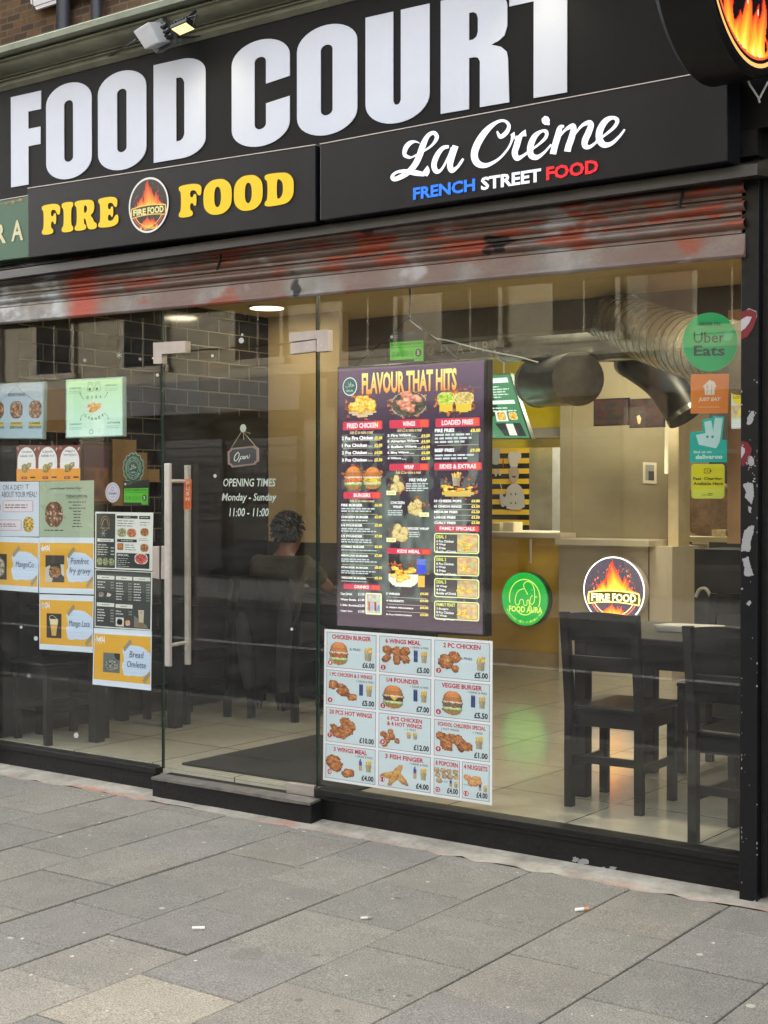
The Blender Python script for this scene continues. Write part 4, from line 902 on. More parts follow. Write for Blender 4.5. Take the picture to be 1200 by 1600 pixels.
# --- glass windows
GY0, GY1 = 0.0, .010
def pane(mb, x0, x1, z0, z1): mb.box(x0, x1, GY0, GY1, z0, z1)
xs_l0, xs_l1 = -6.62, PY(249.5, 800, 0).x
xd0, xd1 = PY(253, 800, 0).x, PY(495, 800, 0).x
xr0, xseam, xr1 = PY(498, 800, 0).x, PY(762, 800, 0).x, PY(1157, 800, 0).x
zl, zr_ = PY(120, 1179, 0).z, PY(825, 1281, 0).z
ZT = 2.62
t = thing('shop_window', 'large plate glass window at the left, covered with dish notices', 'window', (xs_l0, 0, 0))
mb = MB(); pane(mb, xs_l0, xs_l1, zl - .01, ZT); mb.build('glass_pane', M['glass'], t)
mb = MB(); mb.box(xs_l0, xs_l1 - .012, -.022, .06, zl - .03, zl); mb.box(xs_l0, xs_l1 - .03, -.012, .06, 0.0, zl - .031); mb.build('sill', M['black_worn'], t, bevel=.002)
t = thing('shop_window', 'large plate glass window at the right with the tables behind it', 'window', (xr0, 0, 0))
mb = MB(); pane(mb, xr0, xseam - .001, zr_ - .01, ZT); mb.build('glass_pane', M['glass'], t)
mb = MB(); pane(mb, xseam + .001, xr1 + .03, zr_ - .01, ZT); mb.build('glass_pane', M['glass'], t)
zr0 = PY(495, 1230, 0).z; zr1 = PY(1153, 1335, 0).z
mb = MB()
for (ya, yb, dt, db) in ((-.034, .06, 0, .028), (-.024, .06, .0285, .05), (-.016, .06, .0505, None)):
    x0 = PY(491, 1250, ya).x; x1 = xr1 + .03; A = [(x0, zr0), (x1, zr1)]
    zt = [z - dt for _, z in A]; zb = [(z - db) if db else -.0 for _, z in A]
    mb.hexa([(x0, ya, zb[0]), (x1, ya, zb[1]), (x1, yb, zb[1]), (x0, yb, zb[0]), (x0, ya, zt[0]), (x1, ya, zt[1]), (x1, yb, zt[1]), (x0, yb, zt[0])])
mb.build('sill', M['black_worn'], t, bevel=.0015)
c = Canvas(PY(1050, 1330, -.0165), PY(1155, 1348, -.0165), PY(1155, 1396, -.0165), PY(1050, 1381, -.0165), W=100, H=50)
c = Canvas(PY(880, 1320, -.017), PY(1155, 1360, -.017), PY(1155, 1397, -.017), PY(880, 1354, -.017), quad_px=[(880, 1320), (1155, 1360), (1155, 1397), (880, 1354)], W=275, H=36)
def flake(c, px, py, rx, ry, col=(150, 152, 154), seed=0, lay=1):
    rd = random.Random(seed); n = 16; P = []
    for k in range(n):
        q = rd.uniform(.55, 1.15); u, v = c.uv(px + rx * q * math.cos(6.283 * k / n), py + ry * q * math.sin(6.283 * k / n)); P.append((u, v))
    c.poly(P, col, lay)
flake(c, 899, 1343, 6, 5, seed=1); flake(c, 910, 1347, 9, 7, seed=2); flake(c, 957, 1357, 7, 5, seed=4); flake(c, 943, 1356, 3, 2.5, seed=5); flake(c, 1129, 1391, 3, 3, seed=6)
c.build('paint_flakes', M['sticker'], t)
# transom above the door
dtL, dtR = PY(253, 551, 0).z, PY(495, 534, 0).z
t = thing('transom_window', 'narrow glass pane above the glass door', 'window', (xd0, 0, dtL))
mb = MB(); mb.hexa([(xd0 + .004, GY0, dtL + .003), (xd1 - .004, GY0, dtR + .003), (xd1 - .004, GY1, dtR + .003), (xd0 + .004, GY1, dtL + .003), (xd0 + .004, GY0, ZT), (xd1 - .004, GY0, ZT), (xd1 - .004, GY1, ZT), (xd0 + .004, GY1, ZT)]); mb.build('glass_pane', M['glass'], t)
# door
zdL, zdR = PY(253, 1199, 0).z, PY(490, 1238, 0).z
t = thing('glass_door', 'frameless glass shop door with long steel pull handles', 'door', (xd1, 0, .13))
mb = MB(); e = .006
mb.hexa([(xd0 + e, GY0, zdL), (xd1 - e, GY0, zdR), (xd1 - e, GY1, zdR), (xd0 + e, GY1, zdL), (xd0 + e, GY0, dtL - .004), (xd1 - e, GY0, dtR - .004), (xd1 - e, GY1, dtR - .004), (xd0 + e, GY1, dtL - .004)]); mb.build('glass_pane', M['glass'], t)
mb = MB()
for x in (xd0 - .004, xd0 + e - .002, xd1 - e + .0005, xr0 - .004): mb.box(x, x + .003, -.0006, .0106, zr_ if x > -4.4 else zl, 2.6)
mb.box(xd0, xd1, -.0006, .0106, dtL - .004, dtL + .0005) if False else None
mb.build('glass_edge', M['glass_edge'], t)
def fit(px, name, par, d=.03, Y=-.012, mat='steel_satin', bev=.0015):
    P = [PY(a, b, Y) for a, b in px]; mb = MB(); mb.slab(*P, (0, d, 0)); return mb.build(name, M[mat], par, bevel=bev)
fit([(252, 853), (258.5, 853), (258.5, 905), (252, 905)], 'lock_plate', t); fit([(251.5, 880), (257.5, 880), (257.5, 905), (251.5, 905)], 'lock_cylinder', t, d=.01, Y=-.02)
fit([(447.5, 1222.5), (490.5, 1228.5), (490.5, 1245.5), (447.5, 1239)], 'floor_hinge', t); fit([(453.5, 536.5), (493.5, 531), (493.5, 549), (453.5, 553.5)], 'top_hinge', t)
for (xa, ya, xb, yb, Y, w_, nm) in ((262.5, 724, 262, 1041, -.085, .034, 'pull_handle'), (293, 727, 289.5, 1038, .085, .03, 'pull_handle')):
    a = PY(xa, ya, Y); b_ = PY(xb, yb, Y); b_.x = a.x
    mb = MB(); mb.bar(a, b_, w_, .02, (0, 1, 0)); o = mb.build(nm, M['steel'], t, bevel=.003)
for zz in (PY(270, 752, 0).z, PY(275, 1006, 0).z):
    x = PY(276, 1006, 0).x - .0; mb = MB(); mb.tube([(PY(262.5, 900, -.085).x, -.085, zz), (PY(291, 900, .085).x, .085, zz)], .009, 10); mb.build('handle_spacer', M['steel'], t)
c = Canvas(*[PY(a, b, .0845 - .012) for a, b in ((287.5, 748.5), (299.5, 748.5), (299, 796), (287, 796))], W=12, H=48)
c.rect(0, 0, 12, 48, (232, 108, 50), 1, r=1)
for k, ch in enumerate('PUSH'): c.text(ch, 3.4, 4 + k * 8.2, 8.8, 9.6 + k * 8.2, (245, 235, 225), bold=.02)
c.ell(6, 41, 1.7, 2.6, (245, 235, 225), ring=.5); c.build('push_label', M['sticker'], t)
c2 = c
# fixed patch fittings on neighbouring panes
t = thing('patch_fitting', 'L-shaped steel patch fitting at the top left corner of the door', 'glass fitting', tuple(PY(240, 568, 0)))
P = [(239, 535.5), (289.5, 532.5), (289.5, 551), (252.5, 553.5), (252.5, 568), (239.5, 568.5)]; mb = MB(); mb.prism([PY(a, b, -.014) for a, b in P], (0, .038, 0)); mb.build('plate', M['steel_satin'], t, bevel=.0012)
mb = MB(); mb.box(*sorted((PY(241, 560, 0).x, PY(244, 560, 0).x)), -.016, -.0135, PY(242, 560, 0).z - .003, PY(242, 560, 0).z + .003); mb.build('screw', M['steel'], t)
t = thing('patch_fitting', 'larger L-shaped steel patch fitting at the top right corner of the door', 'glass fitting', tuple(PY(495, 550, 0)))
P = [(452, 519.5), (512, 514.5), (512.5, 548.5), (494.5, 550), (494.5, 529.5), (452, 534.5)]; mb = MB(); mb.prism([PY(a, b, -.014) for a, b in P], (0, .038, 0)); mb.build('plate', M['steel_satin'], t, bevel=.0012)
mb = MB(); mb.box(PY(505, 540, 0).x - .003, PY(505, 540, 0).x + .003, -.016, -.0135, PY(505, 540, 0).z - .003, PY(505, 540, 0).z + .003); mb.build('screw', M['steel'], t)
t = thing('lock_keep', 'steel lock plate on the edge of the left window pane', 'glass fitting', tuple(PY(240, 900, 0)))
fit([(238, 853.5), (248.5, 854), (248.5, 905), (238, 903)], 'plate', t); mb = MB(); mb.box(PY(243, 860, 0).x - .003, PY(243, 860, 0).x + .003, -.014, -.0115, PY(243, 895, 0).z - .003, PY(243, 895, 0).z + .003); mb.build('screw', M['steel'], t)
# door step
t = thing('door_step', 'black door step with a worn metal nosing under the glass door', 'step', tuple(PY(240, 1235, -.12)))
sx0 = PY(238, 1222, -.1).x; sx1 = PY(486, 1262, -.1).x; sz0 = PY(238, 1212, -.1).z; sz1 = PY(486, 1252, -.1).z
mb = MB()
for (xa, xb) in ((sx0, sx1),):
    mb.hexa([(xa, -.1, -.01), (xb, -.1, -.01), (xb, .03, -.01), (xa, .03, -.01), (xa, -.1, sz0 - .012), (xb, -.1, sz1 - .012), (xb, .03, sz1 - .012 + .01), (xa, .03, sz0 - .002)])
mb.build('riser', M['black_worn'], t, bevel=.003)
mb = MB()
N = 24
for i in range(N):
    a = i / N; b_ = (i + 1) / N; wv = lambda q: .012 * math.exp(-((q - .83) / .1) ** 2); xa = sx0 + (sx1 - sx0) * a; xb = sx0 + (sx1 - sx0) * b_; za = sz0 + (sz1 - sz0) * a; zb2 = sz0 + (sz1 - sz0) * b_
    mb.hexa([(xa, -.108 - wv(a), za - .018), (xb, -.108 - wv(b_), zb2 - .018), (xb, -.03, zb2 - .009), (xa, -.03, za - .009), (xa, -.108 - wv(a), za - .006 + wv(a) * .3), (xb, -.108 - wv(b_), zb2 - .006 + wv(b_) * .3), (xb, -.03, zb2 + .0), (xa, -.03, za)])
mb.build('nosing', nmat('worn_aluminium', (128, 126, 122), .45, .7, var=.3, scale=18), t)
# --- right post
x0 = PY(1157, 700, -.09).x; x1 = PY(1184.5, 700, -.09).x
pb = PY(1170, 1413, -.09).z
t = thing('steel_post', 'black painted steel post at the right end with flaking paint and graffiti', 'post', (x0, -.09, pb))
mb = MB(); mb.box(x0, x1, -.09, .05, pb, 2.86); mb.build('post', M['black_paint'], t, bevel=.002)
mb = MB(); mb.box(x1 + .001, x1 + .028, -.06, .05, pb + .03, 2.86); mb.box(x1 + .029, x1 + .06, -.02, .05, pb + .05, 3.2); mb.box(x0 + .02, x1 + .08, -.1, .02, 2.861, fT - .033); mb.build('guide_rail', M['black_worn'], t, bevel=.002)
c = Canvas(*[PY(a, b, -.091) for a, b in ((1158, 440), (1184, 440), (1184, 1412), (1158, 1412))], quad_px=[(1158, 440), (1184, 440), (1184, 1412), (1158, 1412)], W=26, H=972, step=.0002)
fl = (158, 160, 162)
def ppoly(P, col, lay=1):
    if col == fl:
        rr_ = random.Random(int(P[0][0] * 7 + P[0][1])); Q = []
        for i in range(len(P)):
            a, b = P[i], P[(i + 1) % len(P)]; L = math.hypot(a[0] - b[0], a[1] - b[1]); n = max(2, int(L / 1.3))
            for k in range(n): q = k / n; Q.append((a[0] + (b[0] - a[0]) * q + rr_.uniform(-.9, .9), a[1] + (b[1] - a[1]) * q + rr_.uniform(-1.2, 1.2)))
        P = Q
    c.poly([c.uv(*p) for p in P], col, lay)
ppoly([(1158, 492), (1170, 481), (1182, 486), (1183, 496), (1158, 500)], (150, 152, 156), 1)
ppoly([(1158, 487), (1172, 483), (1182, 488), (1182, 497), (1177, 512), (1168, 526), (1158, 530)], (118, 30, 40), 2); ppoly([(1158, 499), (1167, 494), (1175, 495), (1171, 504), (1164, 513), (1158, 517)], (186, 178, 186), 3)
ppoly([(1158, 688), (1168, 690), (1175, 700), (1172, 715), (1162, 728), (1158, 726)], (112, 30, 40), 2); ppoly([(1158, 696), (1164, 700), (1164, 706), (1158, 716)], (176, 168, 176), 3)
ppoly([(1166, 660), (1170, 648), (1177, 640), (1179, 648), (1176, 660), (1170, 663)], fl, 4); ppoly([(1168, 720), (1172, 712), (1178, 714), (1178, 724), (1172, 728)], fl, 4)
ppoly([(1161, 756), (1168, 752), (1177, 755), (1178, 776), (1174, 788), (1168, 780), (1163, 776), (1166, 768)], fl, 4); ppoly([(1169, 790), (1174, 792), (1174, 800), (1170, 800)], fl, 4)
ppoly([(1163, 828), (1170, 822), (1178, 820), (1178, 828), (1174, 842), (1172, 862), (1166, 860), (1158, 860), (1160, 842)], fl, 4); ppoly([(1159, 872), (1169, 869), (1174, 886), (1178, 898), (1170, 900), (1163, 898), (1163, 884)], fl, 4)
ppoly([(1166, 942), (1172, 937), (1175, 941), (1170, 945)], fl, 4)
rd = random.Random(9)
for k in range(46):
    px = rd.choice([1159, 1183, rd.uniform(1160, 1182)]); py = rd.uniform(590, 1408); flake(c, px, py, rd.uniform(.5, 1.5), rd.uniform(.7, 3 if px in (1159, 1183) else 1.6), fl, seed=k, lay=4)
for k in range(20): flake(c, rd.uniform(1166, 1180), rd.uniform(712, 752), rd.uniform(.5, 1.6), rd.uniform(.8, 2), fl, seed=k + 60, lay=4)
ppoly([(1162, 1410), (1180, 1407), (1182, 1411), (1164, 1412)], fl, 4)
c.build('graffiti', M['sticker'], t)
t = thing('recessed_doorway', 'black recessed doorway edge beyond the right hand post', 'doorway', (x1 + .1, .1, 0))
mb = MB(); mb.box(x1 + .061, 1.2, .08, .12, 0, 3.2); mb.build('panel', M['black_paint'], t)
mb = MB(); mb.box(x1 + .09, x1 + .13, .05, .079, 0, 3.2); mb.box(x1 + .3, x1 + .36, .05, .079, 0, 3.2); mb.box(x1 + .131, x1 + .299, .05, .079, 1.28, 1.34); mb.build('frame', M['black_worn'], t, bevel=.003)
mb = MB(); mb.box(-9.5, -6.86, .0, .2, 0, 2.9); mb.box(-6.85, -6.625, -.06, .2, 0, 2.9)
tag(mb.build('pilaster', M['black_paint']), 'black painted pilaster closing the left end of the shop front', 'wall')
# ================================================================== NOTICES AND STICKERS ON THE GLASS
PYI = .0165
W3, INK = (232, 236, 246), (60, 64, 84)
def finish(c, name, mat, lab, cat, group=None):
    return tag(c.build(name, M[mat]), lab, cat, group)
def dish_card(px, title, pic, lab, seed=0, Y=PYI):
    c = sheet_px(px, Y, W=100, H=100)
    c.rect(0, 0, 100, 100, (214, 226, 246), 0); c.rect(1.5, 10, 98.5, 90, (224, 170, 44), 1)
    for k in range(5):   # scribbled burst
        x = 4 + k * 3.2; c.poly([(x, 26 - 3 * math.sin(k * 2)), (x + 2.4, 12 + 3 * (k % 2)), (x + 3.6, 27 - 2 * (k % 2)), (x + 1.6, 22)], (244, 244, 246), 2)
    c.poly([(3, 20), (18, 14), (7, 26)], (244, 244, 246), 2)
    pic(c)
    P = [(53, 30), (60, 26), (84, 27), (92, 34), (99, 38), (98.5, 70), (90, 76), (80, 79), (70, 77.5), (62, 80), (53, 78), (51, 60), (54, 52), (52, 42)]
    c.poly([(x + random.Random(int(x * 9)).uniform(-.8, .8), y) for x, y in smooth(P, 1)], (200, 218, 246), 3)
    for k in range(7): c.rect(54, 36 + k * 6, 95, 36.5 + k * 6, (176, 196, 226), 4)
    c.poly([(52, 32), (64, 16), (67, 22), (55, 38)], (150, 140, 118), 5); c.poly([(86, 84), (97, 68), (99, 74), (89, 90)], (150, 140, 118), 5)
    n = len(title)
    for i, s_ in enumerate(title):
        h = 11; y = 50 + (i - (n - 1) / 2) * 17 - h / 2; wd = min(38, len(s_) * 4.6); c.text(s_, 75 - wd / 2, y, 75 + wd / 2, y + h + (3 if any(q in s_ for q in 'gy') else 0), (44, 50, 84), lay=6, shear=.08)
    finish(c, 'dish_notice', 'paper', lab, 'notice', 'yellow dish notices taped inside the window')
def p_mango(c):
    c.rect(-2, 32, 42, 80, (40, 36, 34), 2); c.raster(pic_bowl, 6, 36, 40, 78, n=22, lay=3, seed=4, pal=[(0, (70, 60, 56)), (.5, (180, 168, 156)), (1, (240, 232, 226))], rim=(120, 110, 104))
def p_pom(c):
    c.rect(12, 32, 47, 80, (46, 44, 44), 2); c.poly([(12, 54), (20, 50), (28, 66), (24, 80), (12, 80)], (196, 190, 180), 3); c.poly([(40, 48), (47, 48), (47, 70), (42, 66)], (206, 198, 188), 3); c.raster(pic_bowl, 18, 50, 42, 74, n=22, lay=4, seed=8, pal=[(0, (60, 34, 18)), (.5, (150, 96, 50)), (1, (226, 180, 120))], rim=(28, 26, 26))
def p_lassi(c):
    c.rect(14, 34, 42, 78, (34, 30, 28), 2); c.poly([(20, 44), (36, 44), (32, 74), (24, 74)], (214, 170, 84), 3); c.poly([(20, 44), (36, 44), (35, 54), (21, 54)], (228, 214, 180), 4); c.stroke([(22, 52, 1.5), (20, 40, 1.2), (27, 38, 1), (36, 46, 1)], (196, 190, 176), k=3, lay=5)
def p_oml(c):
    c.rect(18, 42, 47, 76, (96, 106, 110), 2); c.poly([(36, 42), (47, 42), (47, 54), (40, 52)], (26, 26, 28), 3); c.raster(pic_bowl, 20, 52, 46, 74, n=24, lay=4, seed=12, pal=[(0, (50, 54, 52)), (.5, (130, 134, 128)), (1, (200, 204, 196))], rim=(70, 76, 78))
dish_card([(-24, 838), (61, 840), (59.5, 926), (-24, 920)], ['MangoCo'], p_mango, 'yellow notice reading MangoCo, cut off by the left edge', 1)
dish_card([(61.3, 839.3), (147, 840), (146.7, 929), (61, 926.5)], ['Pomfret', 'fry gravy'], p_pom, 'yellow notice reading Pomfret fry gravy, above the mango lassi one', 2)
dish_card([(61.5, 928.3), (146.5, 931), (145, 1020), (61.5, 1014.3)], ['Mango Lassi'], p_lassi, 'yellow notice reading Mango Lassi, below the pomfret one', 3)
dish_card([(146.7, 981), (237.3, 986), (236, 1079), (144.5, 1069.3)], ['Bread', 'Omlette'], p_oml, 'yellow notice reading Bread Omlette, lowest in the left window', 4, Y=PYI - .0045 + .004)
# diet sheet
c = sheet_px([(-26, 753), (61, 752.5), (61, 838.5), (-26, 838)], PYI); c.rect(0, 0, 100, 100, (206, 216, 234), 0)
c.tpx('ON A DIET?', 5, 757.5, 37, 765.5, (66, 70, 104)); c.tpx('ABOUT YOUR MEAL?', 3, 768, 58, 777, (66, 70, 104)); c.tpx('THINK', -20, 757, 1, 765.5, (66, 70, 104)); c.tpx('T', 40, 757, 46, 764, (66, 70, 104))
for (a, b, cc, d) in ((5, 782, 52, 800), (-22, 812, 34, 829)):
    p = c.uv(a, b); q = c.uv(cc, d); c.rect(p[0], p[1], q[0], q[1], (176, 120, 136), 1, r=3); c.rect(p[0] + .8, p[1] + .8, q[0] - .8, q[1] - .8, (222, 214, 226), 2, r=2.4); c.lines(p[0] + 4, p[1] + 6, q[0] - 3, q[1] - 6, 2, (110, 84, 100), 3, fill=.4)
p = c.uv(-14, 783); q = c.uv(2, 803); c.raster(pic_bowl, p[0], p[1], q[0], q[1], n=20, seed=3, pal=[(0, (60, 40, 80)), (.6, (130, 90, 150)), (1, (200, 180, 210))])
p = c.uv(36.5, 807); q = c.uv(53.5, 832); c.raster(pic_bowl, p[0], p[1], q[0], q[1], n=24, seed=5, pal=[(0, (70, 80, 20)), (.45, (196, 150, 30)), (.7, (226, 190, 70)), (1, (244, 240, 220))], rim=(110, 120, 90), rimw=.06)
finish(c, 'window_notice', 'paper', 'pale blue notice asking On a diet? with two rounded text boxes', 'notice')
c = sheet_px([(61.5, 752.3), (147, 750.5), (146.5, 840), (61.5, 838.8)], PYI); c.rect(0, 0, 100, 100, (164, 180, 158), 0)
for k in range(14): 
    x, y = random.random() * 90, random.random() * 90; c.poly([(x, y), (x + 6, y + 2), (x + 9, y + 9), (x + 3, y + 7)], random.choice([(150, 168, 148), (176, 188, 168), (158, 170, 150)]), 1)
c.text('Loaded Burger Chicken & Beef', 20, 11.5, 79, 15.5, (52, 62, 58), bold=.015); c.text('TODAYS SPECIAL', 50, 25, 89, 29.5, (44, 56, 52), bold=.02); c.rect(50, 30.5, 89, 31, (50, 60, 56))
for k in range(9): wd = [16, 8, 15, 7, 7, 6, 7, 7, 9][k]; c.lines(70 - wd, 36 + k * 5.4, 70 + wd, 39.5 + k * 5.4, 1, (70, 80, 76), 2, fill=.5, jag=0)
c.raster(pic_bowl, 10, 36, 45, 83, n=34, seed=7, pal=[(0, (60, 50, 36)), (.3, (140, 60, 56)), (.5, (90, 84, 50)), (.75, (190, 150, 130)), (1, (236, 226, 200))], rim=(86, 66, 44), rimw=.07); c.lines(10, 86, 45, 90, 1, (60, 70, 66), 2, fill=.5, jag=0)
finish(c, 'window_notice', 'paper', 'sage green notice with an oval dish photo and a short list', 'notice')
# lit biryani and dosa boards
def litboard(px, lab, draw, Y=.05):
    t = thing('menu_light_panel', lab, 'menu panel', tuple(PY(*px[3], Y)))
    P = [PY(a, b, Y) for a, b in px]; mb = MB(); mb.slab(*P, (0, .022, 0)); mb.build('frame', nmat('pale_frame', (150, 170, 165), .35, .3, var=.05), t, bevel=.003)
    cx = sum(p[0] for p in px) / 4; cy = sum(p[1] for p in px) / 4; s_ = .955
    q = [(cx + (a - cx) * s_, cy + (b - cy) * s_) for a, b in px]; c = sheet_px(q, Y - .001, W=100, H=100); draw(c); c.build('poster', M['lit_soft'], t)
    for k in (.12, .88): mb = MB(); p = P[0].lerp(P[1], k); mb.tube([p + Vector((0, .01, 0)), p + Vector((0, .01, 2.75 - p.z))], .0012, 4); mb.build('hanging_wire', M['cable'], t)
    return t
def d_bir(c):
    c.grad(0, 0, 100, 100, (160, 178, 190), (172, 196, 206), 0)
    rdm = random.Random(4)
    for k in range(420):
        x, y = rdm.random() * 100, rdm.random() * 40; h = 3 + 40 * (abs(x - 50) / 50) ** 1.5 if False else 0
        lim = 44 - abs(abs(x - 50) - 50) * .75 if abs(x - 50) > 12 else 6 + abs(x - 50) * .4
        edge = 2 + 36 * (min(1, abs(x - 50) / 44)) ** .75
        if y < edge: c.poly([(x, y), (x + 1.2, y + .5), (x + .8, y + 1.6), (x - .3, y + 1)], rdm.choice([(226, 222, 204), (190, 190, 172), (214, 214, 200)]), 1)
    A = [(50 + s * 44 * q, 2 + 36 * q ** .75) for s, q in [(-1, v / 10) for v in range(10, -1, -1)] + [(1, v / 10) for v in range(1, 11)]]
    for i in range(len(A) - 1): c.stroke([(A[i][0], A[i][1], .8), (A[i + 1][0], A[i + 1][1], .8)], (96, 90, 82), k=1)
    c.text('BIRIYANI', 34, 17, 66, 23, (52, 56, 84), bold=.03)
    for k, cx in enumerate((14, 50, 86)):
        c.raster(pic_bowl, cx - 13, 31, cx + 13, 65, n=26, seed=20 + k, pal=[(0, (56, 30, 24)), (.45, (134, 84, 58)), (.7, (176, 140, 100)), (1, (224, 204, 170))], rim=(58, 52, 60), rimw=.1)
        c.rect(cx - 12, 70, cx + 12, 80, (196, 184, 110), 1, r=3); c.text(['MUTTON', 'CHICKEN', 'LAMB'][k], cx - 10, 71, cx + 10, 75, (92, 88, 60), bold=.02); c.text('BIRIYANI', cx - 12, 78, cx + 12, 83, (70, 78, 70), bold=.03)
def d_dosa(c):
    c.grad(0, 0, 100, 100, (196, 240, 178), (214, 250, 238), 0); ink = (84, 104, 96)
    for s in (-1, 1):
        x = 50 + s * 6.5; c.stroke([(x - 5, 20, .7), (x - 4, 10, .7), (x, 8, .7), (x + 4, 10, .7), (x + 5, 20, .7), (x - 5, 20, .7)], ink, k=4); c.stroke([(x - 5, 7, .7), (x, 4.5, 1), (x + 5, 7, .7)], ink, k=3); c.ell(x - 1, 17, 2, 2.3, (60, 70, 70), 2, 12)
    for i, ch in enumerate('DOSA'): c.text(ch, 37 + i * 7.6, 28.5, 40.6 + i * 7.6, 33.5, (60, 80, 74), bold=.03)
    for i, ch in enumerate('CORNER'): c.text(ch, 33 + i * 6.2, 61 + 6 * math.sin(math.pi * i / 5), 36.6 + i * 6.2, 66 + 6 * math.sin(math.pi * i / 5), (60, 80, 74), bold=.03)
    c.ell(50, 49, 16, 11, (226, 232, 216), 1)
    c.raster(pic_blobs, 36, 38, 66, 61, n=34, lay=3, blobs=[(-.55, .3, .3, .3, 20), (-.1, .6, .22, .22, 0), (.1, -.1, .75, .35, 25), (.35, .3, .5, .26, 35), (-.2, -.45, .5, .26, 15)], pal=[(0, (150, 90, 20)), (.5, (232, 168, 50)), (1, (255, 224, 140))], seed=6)
    for (x, y, s_) in ((5, 12, 'KAARI DOSA'), (70, 10, 'GHEE ROAST'), (6, 76, 'PLAIN ROAST'), (74, 76, 'UTTAPAM')):
        c.text(s_, x, y, x + 22, y + 3.2, ink, bold=.02); c.lines(x - 1, y + 6, x + 24, y + 12, 2, (140, 170, 158), 1, fill=.3, jag=.1)
    for P in ([(32, 34, .8), (28, 30, .8), (25, 24, .8)], [(68, 34, .8), (72, 29, .8), (74, 24, .8)], [(33, 60, .8), (28, 63, .8), (26, 70, .8)], [(68, 60, .8), (73, 64, .8), (76, 70, .8)]): c.stroke(P, ink, k=3); c.ell(P[-1][0], P[-1][1], 1.2, 1.2, ink, 2, 8)
    c.ell(45, 92, 4, 4.6, (70, 150, 110), 1, 20, ring=1.2); c.ell(60, 90, 2.6, 4, (170, 200, 190), 1, 16, ring=.6)
litboard([(-16, 599.5), (69.7, 596), (67.8, 686.3), (-16, 686)], 'pale blue lit menu panel headed BIRIYANI with three round bowls', d_bir)
litboard([(102.3, 593), (193, 588.3), (193.3, 682), (102, 685.2)], 'pale green lit menu panel reading DOSA CORNER, hung in the left window', d_dosa)
# three arch strip
c = sheet_px([(26, 697), (125.8, 695.5), (125.2, 751), (26, 751.8)], PYI, W=99, H=55); c.rect(0, 0, 99, 55, (120, 58, 48), 0); c.rect(0, 35, 99, 55, (232, 160, 58), 1)
for k in range(3):
    x = 16 + k * 33.5; A = [(x + 14.5 * math.cos(R(a)), 24 - 22 * math.sin(R(a))) for a in range(0, 181, 12)]; c.poly(A + [(x - 14.5, 36), (x + 14.5, 36)], (234, 232, 238), 2)
    for i, s_ in enumerate((['Chicken', 'kebab roll'], ['Lamb', 'kebab roll'], ['veggie', 'wraps'])[k]): c.text(s_, x - 8 + i * -2, 7 + i * 6.5, x + 8 + i * 2, 11 + i * 6.5, (70, 74, 100), bold=.02)
    c.raster(pic_blobs, x - 11, 22, x + 11, 45, n=26, lay=4, blobs=[(-.2, -.1, .5, .55, 30), (.3, .2, .55, .35, 50), (-.3, -.35, .35, .4, 0)], seed=30 + k, pal=[(0, (90, 50, 36)), (.4, (170, 120, 84)), (.6, (130, 150, 80)), (1, (244, 230, 206))])
    c.rect(x - 8, 48, x + 1, 52, (150, 60, 44), 3, r=.8); c.text('NEW', x - 6, 49, x - 1, 51, (240, 200, 150), lay=4); c.rect(x + 6, 48.3, x + 14, 50.5, (60, 44, 20), 3)
    c.ell(x - 14, 4, 1.6, 2, (210, 190, 170), 3, 10, ring=.5); c.poly([(x + 12, 7), (x + 14, 3), (x + 15, 4), (x + 13, 8)], (230, 220, 210), 3)
finish(c, 'menu_strip', 'paper', 'maroon and orange strip of three white arches with wraps', 'notice')
# two printed menus
c = sheet_px([(149, 799.5), (239.6, 801), (238, 892), (148.5, 888)], PYI); wh = (224, 226, 226); dk = (34, 44, 44)
c.rect(0, 0, 100, 100, wh, 0); c.rect(2, 3, 35.5, 98, dk, 1); c.ell(18, 20, 8, 13, (150, 120, 80), 2, 24, ring=.8); c.stroke([(13, 24, 1), (14, 17, 1), (18, 12, 1), (22, 17, 1), (23, 24, 1)], (180, 144, 96), k=4); c.text('FOOD AURA', 9.5, 27, 27, 30, (170, 140, 96), bold=.02)
for a in range(6): c.stroke([(15, 38, .8), (15 + 5 * math.cos(R(60 * a)), 38 + 6 * math.sin(R(60 * a)), .8)], (150, 172, 190), k=1, lay=4)
c.rect(4, 47, 33, 52.5, wh, 2); c.lines(9, 48.5, 28, 51, 1, dk, 3, jag=0); c.lines(4.5, 56, 24, 77, 5, (190, 196, 196), 2, fill=.35); c.lines(28, 60, 34, 77, 3, (190, 196, 196), 2, fill=.3)
for k in range(3): c.raster(pic_bowl, 3 + k * 10.5, 80, 14 + k * 10.5, 95, n=14, seed=40 + k, pal=[(0, (60, 70, 40)), (.5, (130, 140, 90)), (1, (226, 230, 200))], rim=(90, 94, 90))
c.rect(38, 6, 74, 11, dk, 2); c.rect(76.5, 6, 95, 11.5, dk, 2); c.lines(50, 7.5, 62, 9.6, 1, wh, 3, jag=0); c.lines(79, 7.5, 92, 9.6, 1, wh, 3, jag=0)
c.lines(39, 13, 72, 26, 3, (96, 104, 104), 2, fill=.3); c.lines(78, 15, 94, 24, 2, (120, 126, 126), 2, fill=.3)
c.raster(pic_bowl, 38, 27, 56, 44, n=18, seed=50, pal=[(0, (80, 90, 50)), (.5, (150, 150, 100)), (1, (230, 226, 190))], rim=(200, 196, 180)); c.raster(pic_bowl, 55, 27, 73, 44.5, n=18, seed=51, pal=[(0, (120, 40, 20)), (.5, (190, 96, 60)), (1, (236, 200, 160))], rim=(214, 210, 196))
